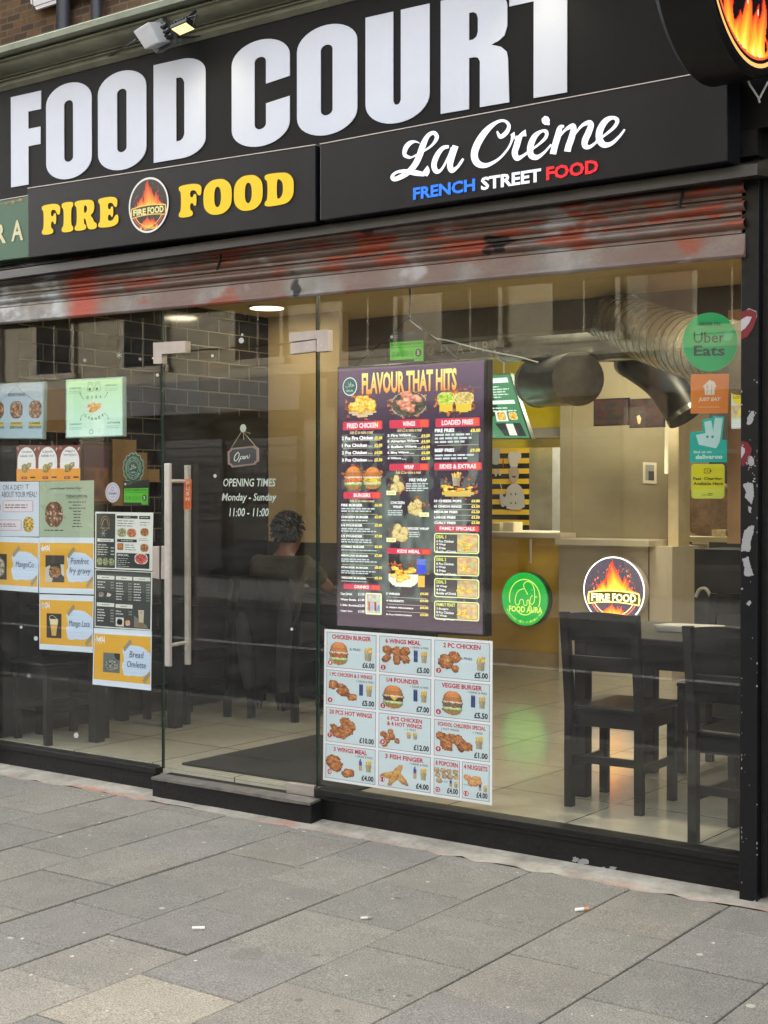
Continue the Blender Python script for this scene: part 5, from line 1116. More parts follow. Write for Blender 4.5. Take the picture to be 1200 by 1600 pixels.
c.rect(39, 47, 73, 52, dk, 2); c.lines(46, 48.5, 66, 50.6, 1, wh, 3, jag=0); c.raster(lambda U, V: pic_blobs(U, V, blobs=[(0, 0, 1.3, 1.3, 0)], seed=9), 39.5, 54, 50, 66, n=14); c.lines(53, 55, 72, 67, 3, (96, 104, 104), 2, fill=.3)
for k, y in enumerate((26, 53)): c.raster(pic_bowl, 78, y, 94, y + 16, n=18, seed=60 + k, rim=(214, 206, 196))
c.lines(77, 44, 94, 50, 2, (120, 126, 126), 2, fill=.3); c.rect(38, 71, 95, 97, dk, 2); c.text('SPECIAL', 40, 73, 60, 76.5, wh, bold=.02, lay=3); c.lines(40, 79, 68, 96, 5, (180, 186, 186), 3, fill=.3, jag=.5)
c.raster(pic_bowl, 69, 70, 93, 90, n=24, lay=4, seed=70, pal=[(0, (120, 30, 30)), (.5, (196, 70, 66)), (1, (230, 150, 130))], rim=(232, 228, 224), rimw=.16)
finish(c, 'printed_menu', 'paper', 'printed menu with white and dark blocks, upper of the two menu sheets', 'menu')
c = sheet_px([(148.5, 889.5), (238, 893.5), (236.8, 985.5), (147.8, 979.5)], PYI); c.rect(0, 0, 100, 100, wh, 0); c.rect(1.5, 1.5, 98, 98, (38, 46, 47), 1)
for (x0, y0, x1) in ((4, 10, 35), (37.5, 10, 66), (68, 10, 97), (4, 57, 35), (37.5, 58, 67)): c.rect(x0, y0, x1, y0 + 6.5, (218, 222, 218), 2); c.lines(x0 + 9, y0 + 2.2, x1 - 9, y0 + 4.6, 1, (60, 66, 66), 3, jag=0)
for (x0, y0, x1, y1, n) in ((5, 20, 34, 34, 3), (38, 21, 65, 53, 7), (69, 21, 96, 53, 7), (5, 68, 34, 92, 5), (38, 69, 66, 78, 2)):
    h = (y1 - y0) / n
    for k in range(n): c.lines(x0, y0 + k * h, x0 + (x1 - x0) * .5, y0 + k * h + h * .55, 1, (198, 204, 202), 2, fill=.7, jag=.4); c.text('£%d.50' % (3 + (k * 3) % 5), x1 - 5.5, y0 + k * h, x1, y0 + k * h + h * .5, (198, 204, 202), lay=2)
c.raster(pic_bowl, 6, 38, 17, 48, n=14, seed=80, pal=[(0, (40, 40, 40)), (.5, (150, 130, 120)), (1, (224, 216, 210))], rim=(50, 40, 40)); c.poly([(21, 46), (23, 39), (30, 42), (27, 46)], (216, 210, 200), 2)
c.rect(38, 81, 52, 96, (224, 224, 222), 2); c.raster(pic_bowl, 39.5, 82.5, 50.5, 94.5, n=16, seed=81, rim=(70, 60, 56)); c.raster(pic_bowl, 54, 84, 64, 95, n=14, seed=82, pal=[(0, (190, 120, 80)), (1, (240, 214, 190))], rim=(150, 96, 60))
c.poly([(70, 76), (92, 92), (94, 97), (70, 96)], (120, 112, 104), 2); c.poly([(77, 66), (87, 66), (86, 92), (79, 92)], (196, 184, 164), 3); c.ell(82, 91, 6, 4, (128, 96, 66), 4, 16); c.text('o', 80.5, 69, 84, 72, (100, 90, 80), lay=5)
finish(c, 'printed_menu', 'paper', 'dark printed price menu, lower of the two menu sheets', 'menu')
# halal rosette, round white sticker, hygiene stickers
def halal(c, cx, cy, rx, ry, k=1.0):
    c.text('ﻝﻼﺣ', cx - rx * .62, cy - ry * .45, cx + rx * .62, cy + ry * .22, (226, 236, 226), lay=5, bold=.01)
c = sheet_px([(192, 708), (225, 706.5), (225, 755), (192, 756)], PYI, W=32, H=32)
c.poly([(16 + (15.8 + .8 * math.cos(R(a * 14))) * math.cos(R(a)), 16 + (15.8 + .8 * math.cos(R(a * 14))) * math.sin(R(a))) for a in range(0, 360, 4)], (178, 200, 186), 0)
c.poly([(16 + (14.9 + .8 * math.cos(R(a * 14))) * math.cos(R(a)), 16 + (14.9 + .8 * math.cos(R(a * 14))) * math.sin(R(a))) for a in range(0, 360, 4)], (44, 84, 66), 1)
c.ell(16, 16, 11.8, 11.8, (170, 196, 180), 2, ring=.5); c.ell(16, 16, 7.8, 7.8, (170, 196, 180), 2, ring=.5)
for k, ch in enumerate('HALAL FOOD 100% HALAL APPROVED '):
    a = R(-90 + k * 360 / 31); u, v = 16 + 9.8 * math.cos(a), 16 + 9.8 * math.sin(a); c.text(ch, u - .6, v - .9, u + .6, v + .9, (200, 216, 204), bold=.02) if ch != ' ' else None
halal(c, 16, 16, 8, 9); c.text('HALAL', 12.5, 19.5, 19.5, 21.2, (200, 216, 204), bold=.02)
finish(c, 'halal_sticker', 'sticker', 'dark green scalloped halal rosette sticker', 'sticker')
c = sheet_px([(164.7, 754), (187.3, 753.5), (187.3, 785), (164.7, 785.3)], PYI, W=20, H=20); c.ell(10, 10, 10, 10, (226, 222, 240), 0); c.ell(10, 10, 8.2, 8.2, (130, 118, 180), 1, ring=.4); c.text('Google', 4.6, 9.6, 15.4, 12.6, (96, 88, 150), bold=.02); c.ell(10, 6.5, 2.2, 2, (120, 110, 170), 2, 14, ring=.5); c.lines(7, 14, 13, 15, 1, (130, 118, 180), 2, jag=0)
finish(c, 'round_sticker', 'sticker', 'small round pale lilac sticker beside the hygiene rating', 'sticker')
def fhrs(px, lab, Y=PYI):
    c = sheet_px(px, Y, W=60, H=50); c.rect(0, 0, 60, 50, (28, 32, 30), 0); c.ell(5, 6.5, 2.4, 2.6, (200, 204, 200), 1, 12); c.text('Food', 9, 4, 16, 6, (170, 176, 172)); c.text('Agency', 9, 6.8, 18, 9, (150, 156, 152))
    c.rect(2.5, 15.5, 57.5, 45, (98, 206, 58), 1); c.rect(2.5, 44, 43, 45.1, (28, 32, 30), 2); c.rect(43, 44.5, 57.5, 47.5, (98, 206, 58), 1); c.text('FOOD HYGIENE RATING', 4.5, 17.5, 55.5, 21.5, (30, 66, 24), bold=.02); c.rect(2.5, 24, 57.5, 24.7, (40, 90, 30), 2)
    for k in range(5): c.ell(8.5 + k * 7.4, 35, 3.1, 4, (64, 140, 44), 2, 18, ring=.6); c.text(str(k), 7.3 + k * 7.4, 32.8, 9.7 + k * 7.4, 37.2, (64, 140, 44), lay=3)
    c.ell(49.5, 34.5, 5, 6.2, (24, 44, 26), 3, 24); c.text('5', 47.4, 31, 51.6, 38, (226, 240, 220), bold=.03, lay=4); c.text('VERY GOOD', 46, 42.4, 56, 44.2, (30, 80, 26), lay=4)
    finish(c, 'hygiene_sticker', 'sticker', lab, 'sticker', None)
fhrs([(192.5, 751.5), (233.5, 749.7), (233, 790.5), (192, 789.5)], 'food hygiene rating 5 sticker below the green halal rosette'); fhrs([(607.5, 520.5), (663.5, 516), (664, 566), (607, 569)], 'food hygiene rating 5 sticker above the tall lit menu screen')
# opening times lettering
c = sheet_px([(340, 740), (440, 740), (440, 815), (340, 815)], PYI, W=100, H=75); wt = (226, 238, 232)
c.tpx('OPENING TIMES', 348.5, 747.6, 430, 760.2, wt, bold=.012, shear=.12); c.tpx('Monday - Sunday', 346.5, 770.6, 430.5, 786, wt, bold=.012, shear=.15); c.tpx('11:00 - 11:00', 359, 793.8, 420, 807, wt, bold=.012, shear=.1)
finish(c, 'opening_hours_lettering', 'sticker', 'white opening times lettering stuck on the glass door', 'lettering')
# open sign
t = thing('open_sign', 'small slate sign reading Open hung by string from a suction cup', 'sign', tuple(PY(380, 712, .03)))
P = [(359.5, 701.5), (363, 700), (398, 696.5), (400.5, 699), (403.5, 700.5), (403.8, 720.5), (400.5, 722), (398.5, 726), (362, 730.5), (360, 727), (356, 725.5), (355.5, 705.5), (359, 704)]
mb = MB(); mb.prism([PY(a, b, .028) for a, b in P], (0, .006, 0)); mb.build('frame', nmat('pink_wood', (150, 122, 118), .7, var=.15, scale=30), t)
cx, cy = 379.7, 713; c = sheet_px([(355, 697), (404, 697), (404, 731), (355, 731)], .0275, W=49, H=34); c.poly([c.uv(cx + (a - cx) * .87, cy + (b - cy) * .84) for a, b in P], (46, 50, 58), 0)
wq = (232, 236, 236)
def st(P, wd=1.0): c.stroke([(*c.uv(330 + x / 8, 640 + y / 8), w_ * wd / 8) for x, y, w_ in P], wq, k=5, lay=3)
st([(330, 540, 10), (300, 580, 12), (292, 630, 12), (315, 640, 10), (345, 600, 10), (352, 550, 10), (330, 532, 10)]); st([(375, 590, 9), (362, 620, 10), (345, 658, 9)]); st([(372, 590, 8), (400, 582, 9), (398, 610, 8), (368, 618, 8)]); st([(402, 612, 6), (424, 596, 8), (420, 582, 7), (404, 600, 9), (412, 618, 8), (432, 606, 6)]); st([(440, 578, 9), (434, 612, 9)]); st([(436, 596, 6), (456, 576, 8), (458, 598, 9), (462, 610, 8), (482, 590, 5), (484, 560, 6)])
c.build('slate', M['sticker'], t)
mb = MB(); h = PY(378.5, 673, .026)
mb.tube([PY(361, 701, .027), h], .0016, 5); mb.tube([PY(399, 697, .027), h], .0016, 5); mb.tube([h, PY(391, 677, .026)], .0018, 5); mb.tube([h + Vector((.006, 0, -.006)), PY(381, 687, .026)], .0016, 5); mb.build('string', nmat('string', (176, 164, 130), .8), t)
mb = MB(); q = PY(377.5, 669, .0); mb.tube([(q.x, .0105, q.z), (q.x, .02, q.z), (q.x, .026, q.z)], [.02, .014, .008], 18); mb.build('suction_cup', nmat('suction_cup', (196, 202, 190), .12), t, smooth=True)
# snowflakes and paint dots on the glass
def decal(name, x, y, r, lab, draw):
    c = sheet_px([(x - r, y - r * 1.1), (x + r, y - r * 1.1), (x + r, y + r * 1.1), (x - r, y + r * 1.1)], -.0008, W=20, H=20, step=.0001); draw(c); tag(c.build(name, M['sticker']), lab, 'decal', 'small decals on the left glass and door')
def d_snow(c):
    for a in range(6): c.stroke([(10, 10, 1.6), (10 + 9 * math.cos(R(60 * a + 30)), 10 + 9 * math.sin(R(60 * a + 30)), 1.3)], (206, 214, 210), k=1, lay=1 + a * .1)
for x, y, r, l in ((186, 555, 5, 'largest snowflake decal, above the dosa panel'), (132.5, 563, 3.8, 'small snowflake decal above the left half of the dosa panel'), (219, 561, 3.2, 'faint snowflake decal beside the door edge'), (45, 1056, 4.4, 'striped white snowflake decal low in the left window')): decal('snowflake_decal', x, y, r, l, d_snow)
for x, y, r, l in ((377, 532, 4, 'largest white dot on the pane above the door'), (378.5, 523, 1.8, 'tiny white dot above the largest dot over the door'), (332, 556, 2.2, 'white dot near the top edge of the door'), (246, 586, 2.4, 'white dot left of the door edge, below the patch fitting'), (456, 983, 2.2, 'white dot low on the right half of the door'), (336, 743.5, 2.6, 'white dot left of the opening times lettering'), (33, 980, 2.2, 'upper of two white dots left of the mango lassi notice'), (56, 997.5, 3.2, 'lower of two white dots beside the mango lassi notice'), (119, 1149, 3.8, 'lowest white dot near the sill of the left window'), (291.5, 950, 2.2, 'white dot on the inner pull handle')):
    decal('dot_decal', x, y, r, l, lambda c: c.ell(10, 10, 10, 10, (200, 204, 202), 1, 16))
# delivery stickers
c = sheet_px([(1066.5, 489), (1153, 487.5), (1152.8, 580), (1066.7, 580.5)], PYI, W=86, H=92); c.ell(43, 46, 43, 46, (40, 178, 112), 0, 64); c.ell(43, 46, 41.8, 44.7, (16, 170, 96), 1, 64); dkg = (14, 52, 32)
c.text('ORDER ON', 26, 14.8, 59, 21.6, dkg, bold=.012); c.text('Uber', 17.5, 30, 66, 47.5, dkg, bold=.004); c.text('Eats', 17.8, 51.5, 66, 68, dkg, bold=.025)
c.poly(smooth([(66, 30), (74, 28), (79, 32), (78, 42), (70, 45), (63, 42)], 2), (64, 190, 132), 4)
finish(c, 'delivery_sticker', 'sticker', 'large round green food delivery sticker reading Order on Uber Eats', 'sticker')
c = sheet_px([(1079.5, 584.8), (1139.3, 583.9), (1137.4, 645.8), (1079, 646)], PYI, W=60, H=62); c.rect(0, 0, 60, 62, (226, 146, 84), 0, r=1.5); c.rect(.6, .6, 59.4, 61.4, (222, 130, 58), 1, r=1.2); wo = (230, 222, 210)
c.poly([(19, 20), (30, 9), (33, 11), (37, 12), (41, 20), (38.5, 21), (38, 33), (23, 33), (22, 21)], wo, 2)
for x in (26.5, 33.5): c.stroke([(x, 16, .6), (x, 24, .8), (x - .6, 32, 1)], (222, 130, 58), k=2, lay=3)
c.stroke([(24.5, 16, .4), (24.6, 20, .5), (26.5, 22, .6), (28.4, 20, .5), (28.5, 16, .4)], (222, 130, 58), k=3, lay=3)
c.text('JUST EAT', 12.5, 37, 46.5, 44, wo, bold=.03, shear=.2); c.lines(13, 51, 46, 53, 1, (236, 200, 160), 2, jag=0)
finish(c, 'delivery_sticker', 'sticker', 'square orange food delivery sticker with a white house, reading Just Eat', 'sticker')
c = sheet_px([(1077, 650), (1136, 649), (1136, 722), (1077, 723)], PYI, W=60, H=74); k7 = lambda x, y: c.uv(1050 + x / 4.847, 470 + y / 4.847)
c.poly([k7(*p) for p in ((133, 1222), (415, 1222), (417, 1056), (380, 1050), (397, 875), (313, 870), (310, 882), (226, 905), (237, 985), (137, 998))], (0, 176, 164), 0)
c.poly([k7(*p) for p in ((182, 1016), (256, 1002), (246, 917), (299, 906), (313, 988), (326, 886), (386, 886), (374, 985), (360, 1075), (335, 1118), (205, 1090))], (190, 224, 226), 1)
for x in (270, 309): u, v = k7(x, 1030); c.ell(u, v, 2, 2.3, (60, 140, 138), 2, 12)
u, v = k7(165, 1135); u2, v2 = k7(300, 1153); c.text('find us on', u, v, u2, v2, (214, 238, 234), bold=.015); u, v = k7(180, 1165); u2, v2 = k7(383, 1197); c.text('deliveroo', u, v, u2, v2, (214, 238, 234), bold=.03)
finish(c, 'delivery_sticker', 'sticker', 'teal delivery sticker with a pale kangaroo head, reading find us on deliveroo', 'sticker')
c = sheet_px([(1080.3, 725.2), (1132.3, 725), (1132, 779), (1080.3, 779)], PYI, W=52, H=54); c.rect(0, 0, 52, 54, (206, 216, 80), 0, r=5); c.rect(.8, .8, 51.2, 53.2, (214, 206, 30), 1, r=4.4); c.poly([(.8, 40), (51.2, 38), (51.2, 49), (48, 53.2), (4, 53.2), (.8, 49)], (208, 214, 80), 2); kk = (56, 58, 20)
c.frame(20, 7, 30, 14.5, .9, kk, 3); c.rect(30, 9.3, 31.6, 12.2, kk, 3); c.text('+', 23.8, 9.4, 26.6, 12.2, kk, bold=.03)
c.text('Fast  Charging', 3.2, 20.3, 48.6, 26.6, kk, bold=.03); c.text('Available Here', 3.2, 28, 49.5, 33, kk, bold=.03); c.text('iggle', 17, 45.5, 26.5, 50, kk, bold=.02); c.lines(27, 45, 34, 50, 2, kk, 3, jag=0)
finish(c, 'charging_sticker', 'sticker', 'yellow rounded sticker reading Fast Charging Available Here', 'sticker')

# --- price poster with thirteen numbered meals
c = sheet_px([(507, 982.6), (769.7, 1001.7), (768.8, 1258.5), (504.6, 1218.4)], PYI, W=100, H=100, step=.0003)
c.rect(0, 0, 100, 100, (236, 236, 244), 0); red = (196, 24, 50); blk = (30, 30, 38); bl = (206, 220, 232)
def cell(x0, y0, x1, y1, no, title, price, food, extra, kind):
    c.rect(x0, y0, x1, y1, (120, 96, 130), 1); c.rect(x0 + .28, y0 + .3, x1 - .28, y1 - .3, bl, 2)
    wd = x1 - x0; ht = y1 - y0; L = 3; sm = wd < 20
    n = len(title)
    for i, s_ in enumerate(title):
        tw = min(wd * .86, len(s_) * (1.75 if n == 1 else 1.6) * (.9 if sm else 1)); h = 3.0 if n == 1 else 2.7
        if len(s_) > 17: h = 2.5
        cx = x0 + wd * (.5 if not kind.get('tl') else .46); yy = y0 + 1.4 + i * 3.4; c.text(s_, cx - tw / 2, yy, cx + tw / 2, yy + h, red, bold=.035, lay=L)
    yt = y0 + 2 + 3.4 * n
    pw = len(price) * 1.5 * (.82 if sm else 1.0); c.text(price, x1 - 1 - pw, y1 - 5.2, x1 - 1, y1 - 1.5, blk, bold=.04, lay=L)
    food(c, x0, yt, x1, y1)
    nx, ny = x0 + (2.6 if not sm else 2.4), y1 - (3.2 if not kind.get('nu') else 4.4)
    c.ell(nx, ny, 1.75, 1.9, (236, 226, 232), 6, 22); c.ell(nx, ny, 1.5, 1.65, (176, 26, 56), 7, 22); nw = .55 * len(str(no)); c.text(str(no), nx - nw, ny - .95, nx + nw, ny + .95, (240, 232, 236), bold=.03, lay=8)
    if extra == 'fries':
        if not sm: c.text('& FRIES', x0 + wd * .47, y0 + ht * .41, x0 + wd * .69, y0 + ht * .48, (60, 84, 90), bold=.02, lay=L); fx = x0 + wd * .74; c.raster(pic_fries, fx, y0 + ht * .33, fx + wd * .2, y0 + ht * .75, n=18, lay=4)
    if extra == 'df' or extra == 'dfb':
        if sm:
            c.text('+ DRINK & FRIES', x0 + wd * .03, y1 - 9.0, x0 + wd * .55, y1 - 8.1, (50, 66, 74), lay=L); c.raster(pic_bottle, x0 + wd * .6, y1 - 10.8, x0 + wd * .72, y1 - 5.8, n=8, lay=4); c.raster(pic_fries, x0 + wd * .76, y1 - 10, x0 + wd * .95, y1 - 5.4, n=12, lay=4)
        else:
            yy = y0 + ht * (.3 if n == 1 else .36); c.text('+ DRINK & FRIES', x0 + wd * .6, yy - 1.7, x0 + wd * .95, yy - .4, (50, 66, 74), bold=.01, lay=L)
            c.raster(pic_can if extra == 'df' else pic_bottle, x0 + wd * .66, yy, x0 + wd * .755, yy + 8.4, n=10, lay=4); c.raster(pic_fries, x0 + wd * .79, yy + .2, x0 + wd * .94, yy + 8.6, n=16, lay=4)
    if extra == 'f2': c.text('+ 2 FRIES', x0 + wd * .5, yt - .6, x0 + wd * .72, yt + .6, (50, 66, 74), lay=L); [c.raster(pic_fries, x0 + wd * (.53 + .12 * q), yt + 1, x0 + wd * (.64 + .12 * q), yt + 6, n=12, lay=4) for q in (0, 1)]
    if extra == 'sch': c.text('2 HOT WINGS', x0 + wd * .13, yt - .4, x0 + wd * .46, yt + .9, (50, 70, 80), bold=.01, lay=L); c.text('+ FRIES', x0 + wd * .7, yt - .2, x0 + wd * .88, yt + 1.1, (50, 70, 80), bold=.01, lay=L); c.raster(pic_fries, x0 + wd * .73, yt + 1.8, x0 + wd * .9, yt + 10.5, n=16, lay=4)
def fb(cheese, patty, w0=.04, w1=.46): return lambda c, x0, yt, x1, y1: c.raster(pic_burger, x0 + (x1 - x0) * w0, yt, x0 + (x1 - x0) * w1, y1 - 1.4, n=30, lay=4, patty=patty, cheese=cheese)
def fc(blobs, w0, w1, h0=0., h1=1., seed=1, pal=BROWN): return lambda c, x0, yt, x1, y1: c.raster(pic_blobs, x0 + (x1 - x0) * w0, yt + (y1 - yt) * h0, x0 + (x1 - x0) * w1, yt + (y1 - yt) * h1, n=36, lay=4, blobs=blobs, seed=seed, pal=pal)
X = [(1.6, 32.8), (34.6, 65.6), (67.4, 98.6)]; Yr = [(1.7, 25), (26.6, 49.6), (51.2, 74), (75.6, 98.2)]
wing3 = [(-.6, .45, .36, .42, 30), (-.65, -.25, .3, .46, -30), (0, .3, .3, .6, 0), (.02, -.4, .26, .45, 0), (.6, .5, .36, .4, -20), (.6, -.2, .32, .48, 20)]
cell(*[X[0][0], Yr[0][0], X[0][1], Yr[0][1]], 1, ['CHICKEN BURGER'], '£6.00', fb(False, (176, 104, 60)), 'fries', {})
cell(X[1][0], Yr[0][0], X[1][1], Yr[0][1], 2, ['6 WINGS MEAL'], '£5.00', fc(wing3, .05, .62, -.02, .78, 2), 'df', {'tl': 1})
cell(X[2][0], Yr[0][0], X[2][1], Yr[0][1], 3, ['2 PC CHICKEN'], '£5.00', fc([(.35, .35, .5, .5, 0), (-.3, -.05, .6, .62, 20), (.45, -.55, .3, .3, 0)], .04, .52, -.02, .86, 3), 'fries', {'nu': 1})
cell(X[0][0], Yr[1][0], X[0][1], Yr[1][1], 4, ['1 PC CHICKEN & 3 WINGS'], '£5.00', fc([(-.6, .4, .36, .42, 0), (-.05, .3, .4, .3, -30), (.05, -.1, .44, .42, -30), (.65, -.5, .36, .34, 10)], .02, .64, -.02, .86, 4), 'df', {})
cell(X[1][0], Yr[1][0], X[1][1], Yr[1][1], 5, ['1/4 POUNDER'], '£7.00', fb(True, (84, 60, 50), .06, .5), 'df', {'tl': 1})
cell(X[2][0], Yr[1][0], X[2][1], Yr[1][1], 6, ['VEGGIE BURGER'], '£5.50', fb(False, (128, 104, 80), .13, .54), 'df', {})
cell(X[0][0], Yr[2][0], X[0][1], Yr[2][1], 7, ['20 PCS HOT WINGS'], '£10.00', fc(rblobs(15, 5, .62, .55, (.28, .42)), .03, .64, -.04, .95, 5), '', {'nu': 1})
cell(X[1][0], Yr[2][0], X[1][1], Yr[2][1], 8, ['6 PCS CHICKEN', '& 4 HOT WINGS'], '£12.00', fc(rblobs(11, 9, .7, .62, (.26, .36), .9), .02, .46, 0, 1.0, 6), 'f2', {'nu': 1})
cell(X[2][0], Yr[2][0], X[2][1], Yr[2][1], 9, ['SCHOOL CHILDREN SPECIAL'], '£1.00', fc([(-.7, .5, .3, .34, 0), (-.4, -.1, .34, .62, 20), (-.2, .5, .36, .3, 30), (.35, .1, .28, .7, 10), (.62, -.1, .42, .4, 0), (.1, .2, .2, .3, 40)], .02, .7, .05, .95, 7), 'sch', {'nu': 1})
cell(X[0][0], Yr[3][0], X[0][1], Yr[3][1], 10, ['3 WINGS MEAL'], '£4.00', fc([(-.5, .3, .52, .5, 20), (-.3, -.1, .5, .42, 40), (.5, -.5, .46, .36, 30)], .0, .62, -.02, .95, 8), 'dfb', {'nu': 1})
cell(X[1][0], Yr[3][0], X[1][1], Yr[3][1], 11, ['3 FISH FINGER'], '£4.00', fc([(-.4, -.1, .62, .26, 18), (.4, -.2, .7, .24, -46), (.05, -.05, .26, .95, -28)], .03, .6, 0, 1.0, 9, [(0, (130, 76, 30)), (.5, (204, 148, 84)), (1, (232, 190, 120))]), 'dfb', {'nu': 1})
pc = [(-.75 + .5 * (q % 4) + .1 * (q // 4), .65 - .6 * (q // 4), .25, .32, 0) for q in range(9)]
cell(67.4, Yr[3][0], 82.2, Yr[3][1], 12, ['8 POPCORN'], '£4.00', fc(pc, .0, .95, 0, .62, 10, [(0, (110, 80, 50)), (.5, (178, 146, 110)), (1, (226, 206, 176))]), 'dfb', {})
cell(83.4, Yr[3][0], 98.6, Yr[3][1], 13, ['4 NUGGETS'], '£4.00', fc([(-.55, .35, .34, .42, 20), (.3, .4, .45, .3, 0), (0, -.2, .55, .5, 30), (.55, -.1, .3, .4, 0)], .02, .8, .05, .62, 11, [(0, (150, 90, 40)), (.5, (214, 150, 90)), (1, (240, 196, 140))]), 'dfb', {})
finish(c, 'price_poster', 'paper', 'white price poster of thirteen numbered chicken and burger meals', 'poster')

# --- tall lit menu screen
t = thing('menu_screen', 'tall lit menu screen headed FLAVOUR THAT HITS in a black bezel', 'screen', tuple(PY(640, 990, .06)))
bz = [(527, 573.5), (761, 560), (759, 995), (524.5, 983)]
P = [PY(a, b, .06) for a, b in bz]; mb = MB(); mb.slab(*P, (0, .05, 0)); mb.build('bezel', M['bezel'], t, bevel=.004)
scq = [(528.8, 577), (756.3, 563.5), (754.3, 991.3), (527.2, 977)]
c = sheet_px(scq, .0595, W=100, H=180, step=.0003)
c.grad(0, 0, 100, 40, (112, 90, 110), (66, 54, 70), 0); c.grad(0, 40, 100, 140, (66, 54, 70), (54, 48, 52), 0); c.grad(0, 140, 100, 180, (54, 48, 52), (100, 84, 94), 0)
rd = random.Random(11)
def smoke(U, V): 
    n_ = .55 * vn(U * 3, V * 1.2, 2.2, 3) + .45 * vn(U * 5, V * 2.5, 3.2, 8); return 50 + 86 * n_ ** 1.3, 56 + 88 * n_ ** 1.3, 54 + 84 * n_ ** 1.3, ((n_ > .42) & (np.abs(U) < .97)).astype(float)
c.raster(smoke, 1, 46, 99, 160, n=90, m=110, lay=1)
yw = (255, 232, 110); rp = (208, 66, 88)
c.tpx('FLAVOUR THAT HITS', 566, 583, 714, 609.5, (255, 248, 150), bold=.035, lay=6, col2=(250, 150, 60))
u, v = c.uv(547, 604); c.ell(u, v, 5.2, 6.4, (226, 240, 234), 4, 30); c.ell(u, v, 4.7, 5.8, (70, 104, 96), 5, 30); halal(c, u, v - .2, 5, 6); c.text('HALAL', u - 2.6, v + 2.2, u + 2.6, v + 3.6, (214, 230, 222), lay=6)
def bar_(s_, xa, ya, xb, yb, tx0=None, tx1=None):
    a = c.uv(xa, ya); b = c.uv(xb, yb); c.rect(a[0], a[1], b[0], b[1], rp, 3, r=.8); c.rect(b[0] - 6, a[1] + .6, b[0] - 1, b[1] - .6, (236, 96, 70), 4); h = b[1] - a[1]; w_ = b[0] - a[0]; tw = min(w_ * .8, len(s_) * 1.72); m_ = (a[0] + b[0]) / 2
    c.text(s_, m_ - tw / 2, a[1] + h * .2, m_ + tw / 2, b[1] - h * .2, (255, 240, 240), bold=.035, lay=6)
def fire(xa, ya, xb, yb, seed):
    a = c.uv(xa, ya); b = c.uv(xb, yb)
    c.raster(lambda U, V: (lambda n_: (110 + 340 * (n_ - .5), 40 + 300 * (n_ - .5), 36 + 130 * (n_ - .5), ((n_ > .5 + .12 * (U * U + V * V)) & (U * U + V * V < 1)).astype(float)))(vn(U, V, 6, seed) * .5 + vn(U, V, 15, seed + 1) * .5), a[0], a[1], b[0], b[1], n=44, lay=3)
def pic(fn, xa, ya, xb, yb, lay=5, **k): a = c.uv(xa, ya); b = c.uv(xb, yb); c.raster(fn, a[0], a[1], b[0], b[1], lay=lay, **k)
fire(536, 612, 592, 658, 1); fire(604, 608, 672, 654, 2); fire(676, 600, 754, 652, 3)
pic(lambda U, V: (214, 190, 150, ((np.abs(U) + np.abs(V * 1.1) < 1)).astype(float)), 540, 634, 594, 654, n=20, lay=4)
pic(pic_blobs, 543, 615, 590, 649, n=34, blobs=[(-.2, .4, .34, .4, 0), (.3, .35, .3, .45, 20), (-.5, -.2, .42, .45, 40), (.6, -.1, .34, .6, 0), (.05, -.2, .3, .7, -15)], pal=GOLD, seed=3)
pic(pic_bowl, 611, 612, 668, 651, n=30, lay=4, seed=2, pal=[(0, (60, 60, 50)), (1, (110, 104, 90))], rim=(206, 190, 170), rimw=.05); pic(pic_blobs, 614, 606, 666, 649, n=36, blobs=rblobs(9, 4, .55, .5, (.3, .44), .6), pal=[(0, (120, 56, 40)), (.4, (206, 120, 96)), (.7, (236, 180, 150)), (1, (248, 232, 200))], seed=5)
for (xa, xb, gcol) in ((683, 712, [(0, (110, 140, 20)), (.5, (186, 214, 60)), (1, (240, 240, 190))]), (708, 742, [(0, (150, 120, 50)), (.5, (220, 196, 110)), (1, (250, 240, 200))])):
    pic(lambda U, V: (226 + 0 * U, 196 + 0 * U, 70 + 0 * U, ((V < .2) & (V > -.9 + .2 * U * U) & (np.abs(U) < .8 + .14 * V)).astype(float)), xa, 618, xb, 645, n=20, lay=5); pic(pic_bowl, xa, 612, xb, 632, n=24, lay=6, seed=xa, pal=gcol, rim=(232, 210, 130))
bar_('FRIED CHICKEN', 536, 659, 598, 670.5); bar_('WINGS', 609, 656.5, 671, 667.5); bar_('LOADED FRIES', 681, 654, 750, 665.5)
W_ = (255, 254, 254)
def item(s_, pr, xa, xp, xb, y, h=4.6, rule=True, small=''):
    c.tpx(s_, xa, y, xa + min((xp - xa) * .96, len(s_) * 3.05), y + h, W_, bold=.04, lay=5)
    if small: c.tpx(small, xa + len(s_) * 3.05 + 1.5, y + h * .45, xa + len(s_) * 3.05 + 8.5, y + h, W_, lay=5)
    c.tpx(pr, xp, y - .3, xb, y + h, yw, bold=.042, lay=5)
    if rule: a = c.uv(xa + 2, y + h + 2.2); b = c.uv(xb - 3, y + h + 2.6); c.rect(a[0], a[1], b[0], a[1] + .28, (206, 196, 170), 4)
def fine(xa, ya, xb, yb, n): a = c.uv(xa, ya); b = c.uv(xb, yb); c.lines(a[0], a[1], b[0], b[1], n, (206, 212, 214), 5, fill=.55, jag=.35)
c.tpx('Add £2 to make a meal', 547, 673, 583, 677.5, (250, 226, 170), lay=5, shear=.1, bold=.01); c.tpx('Add £2 to make a meal', 621, 669.5, 659, 674, (250, 226, 170), lay=5, shear=.1, bold=.01)
for k, (s_, p_) in enumerate((('2 Pcs Fire Chicken', '£5.00'), ('1 Pcs Chicken', '£2.00'), ('2 Pcs Chicken', '£4.00'), ('3 Pcs Chicken', '£5.50'))): item(s_, p_, 534.5, 585.5, 598, 682 + k * 11.4, rule=k < 3, small='Solo' if k else '')
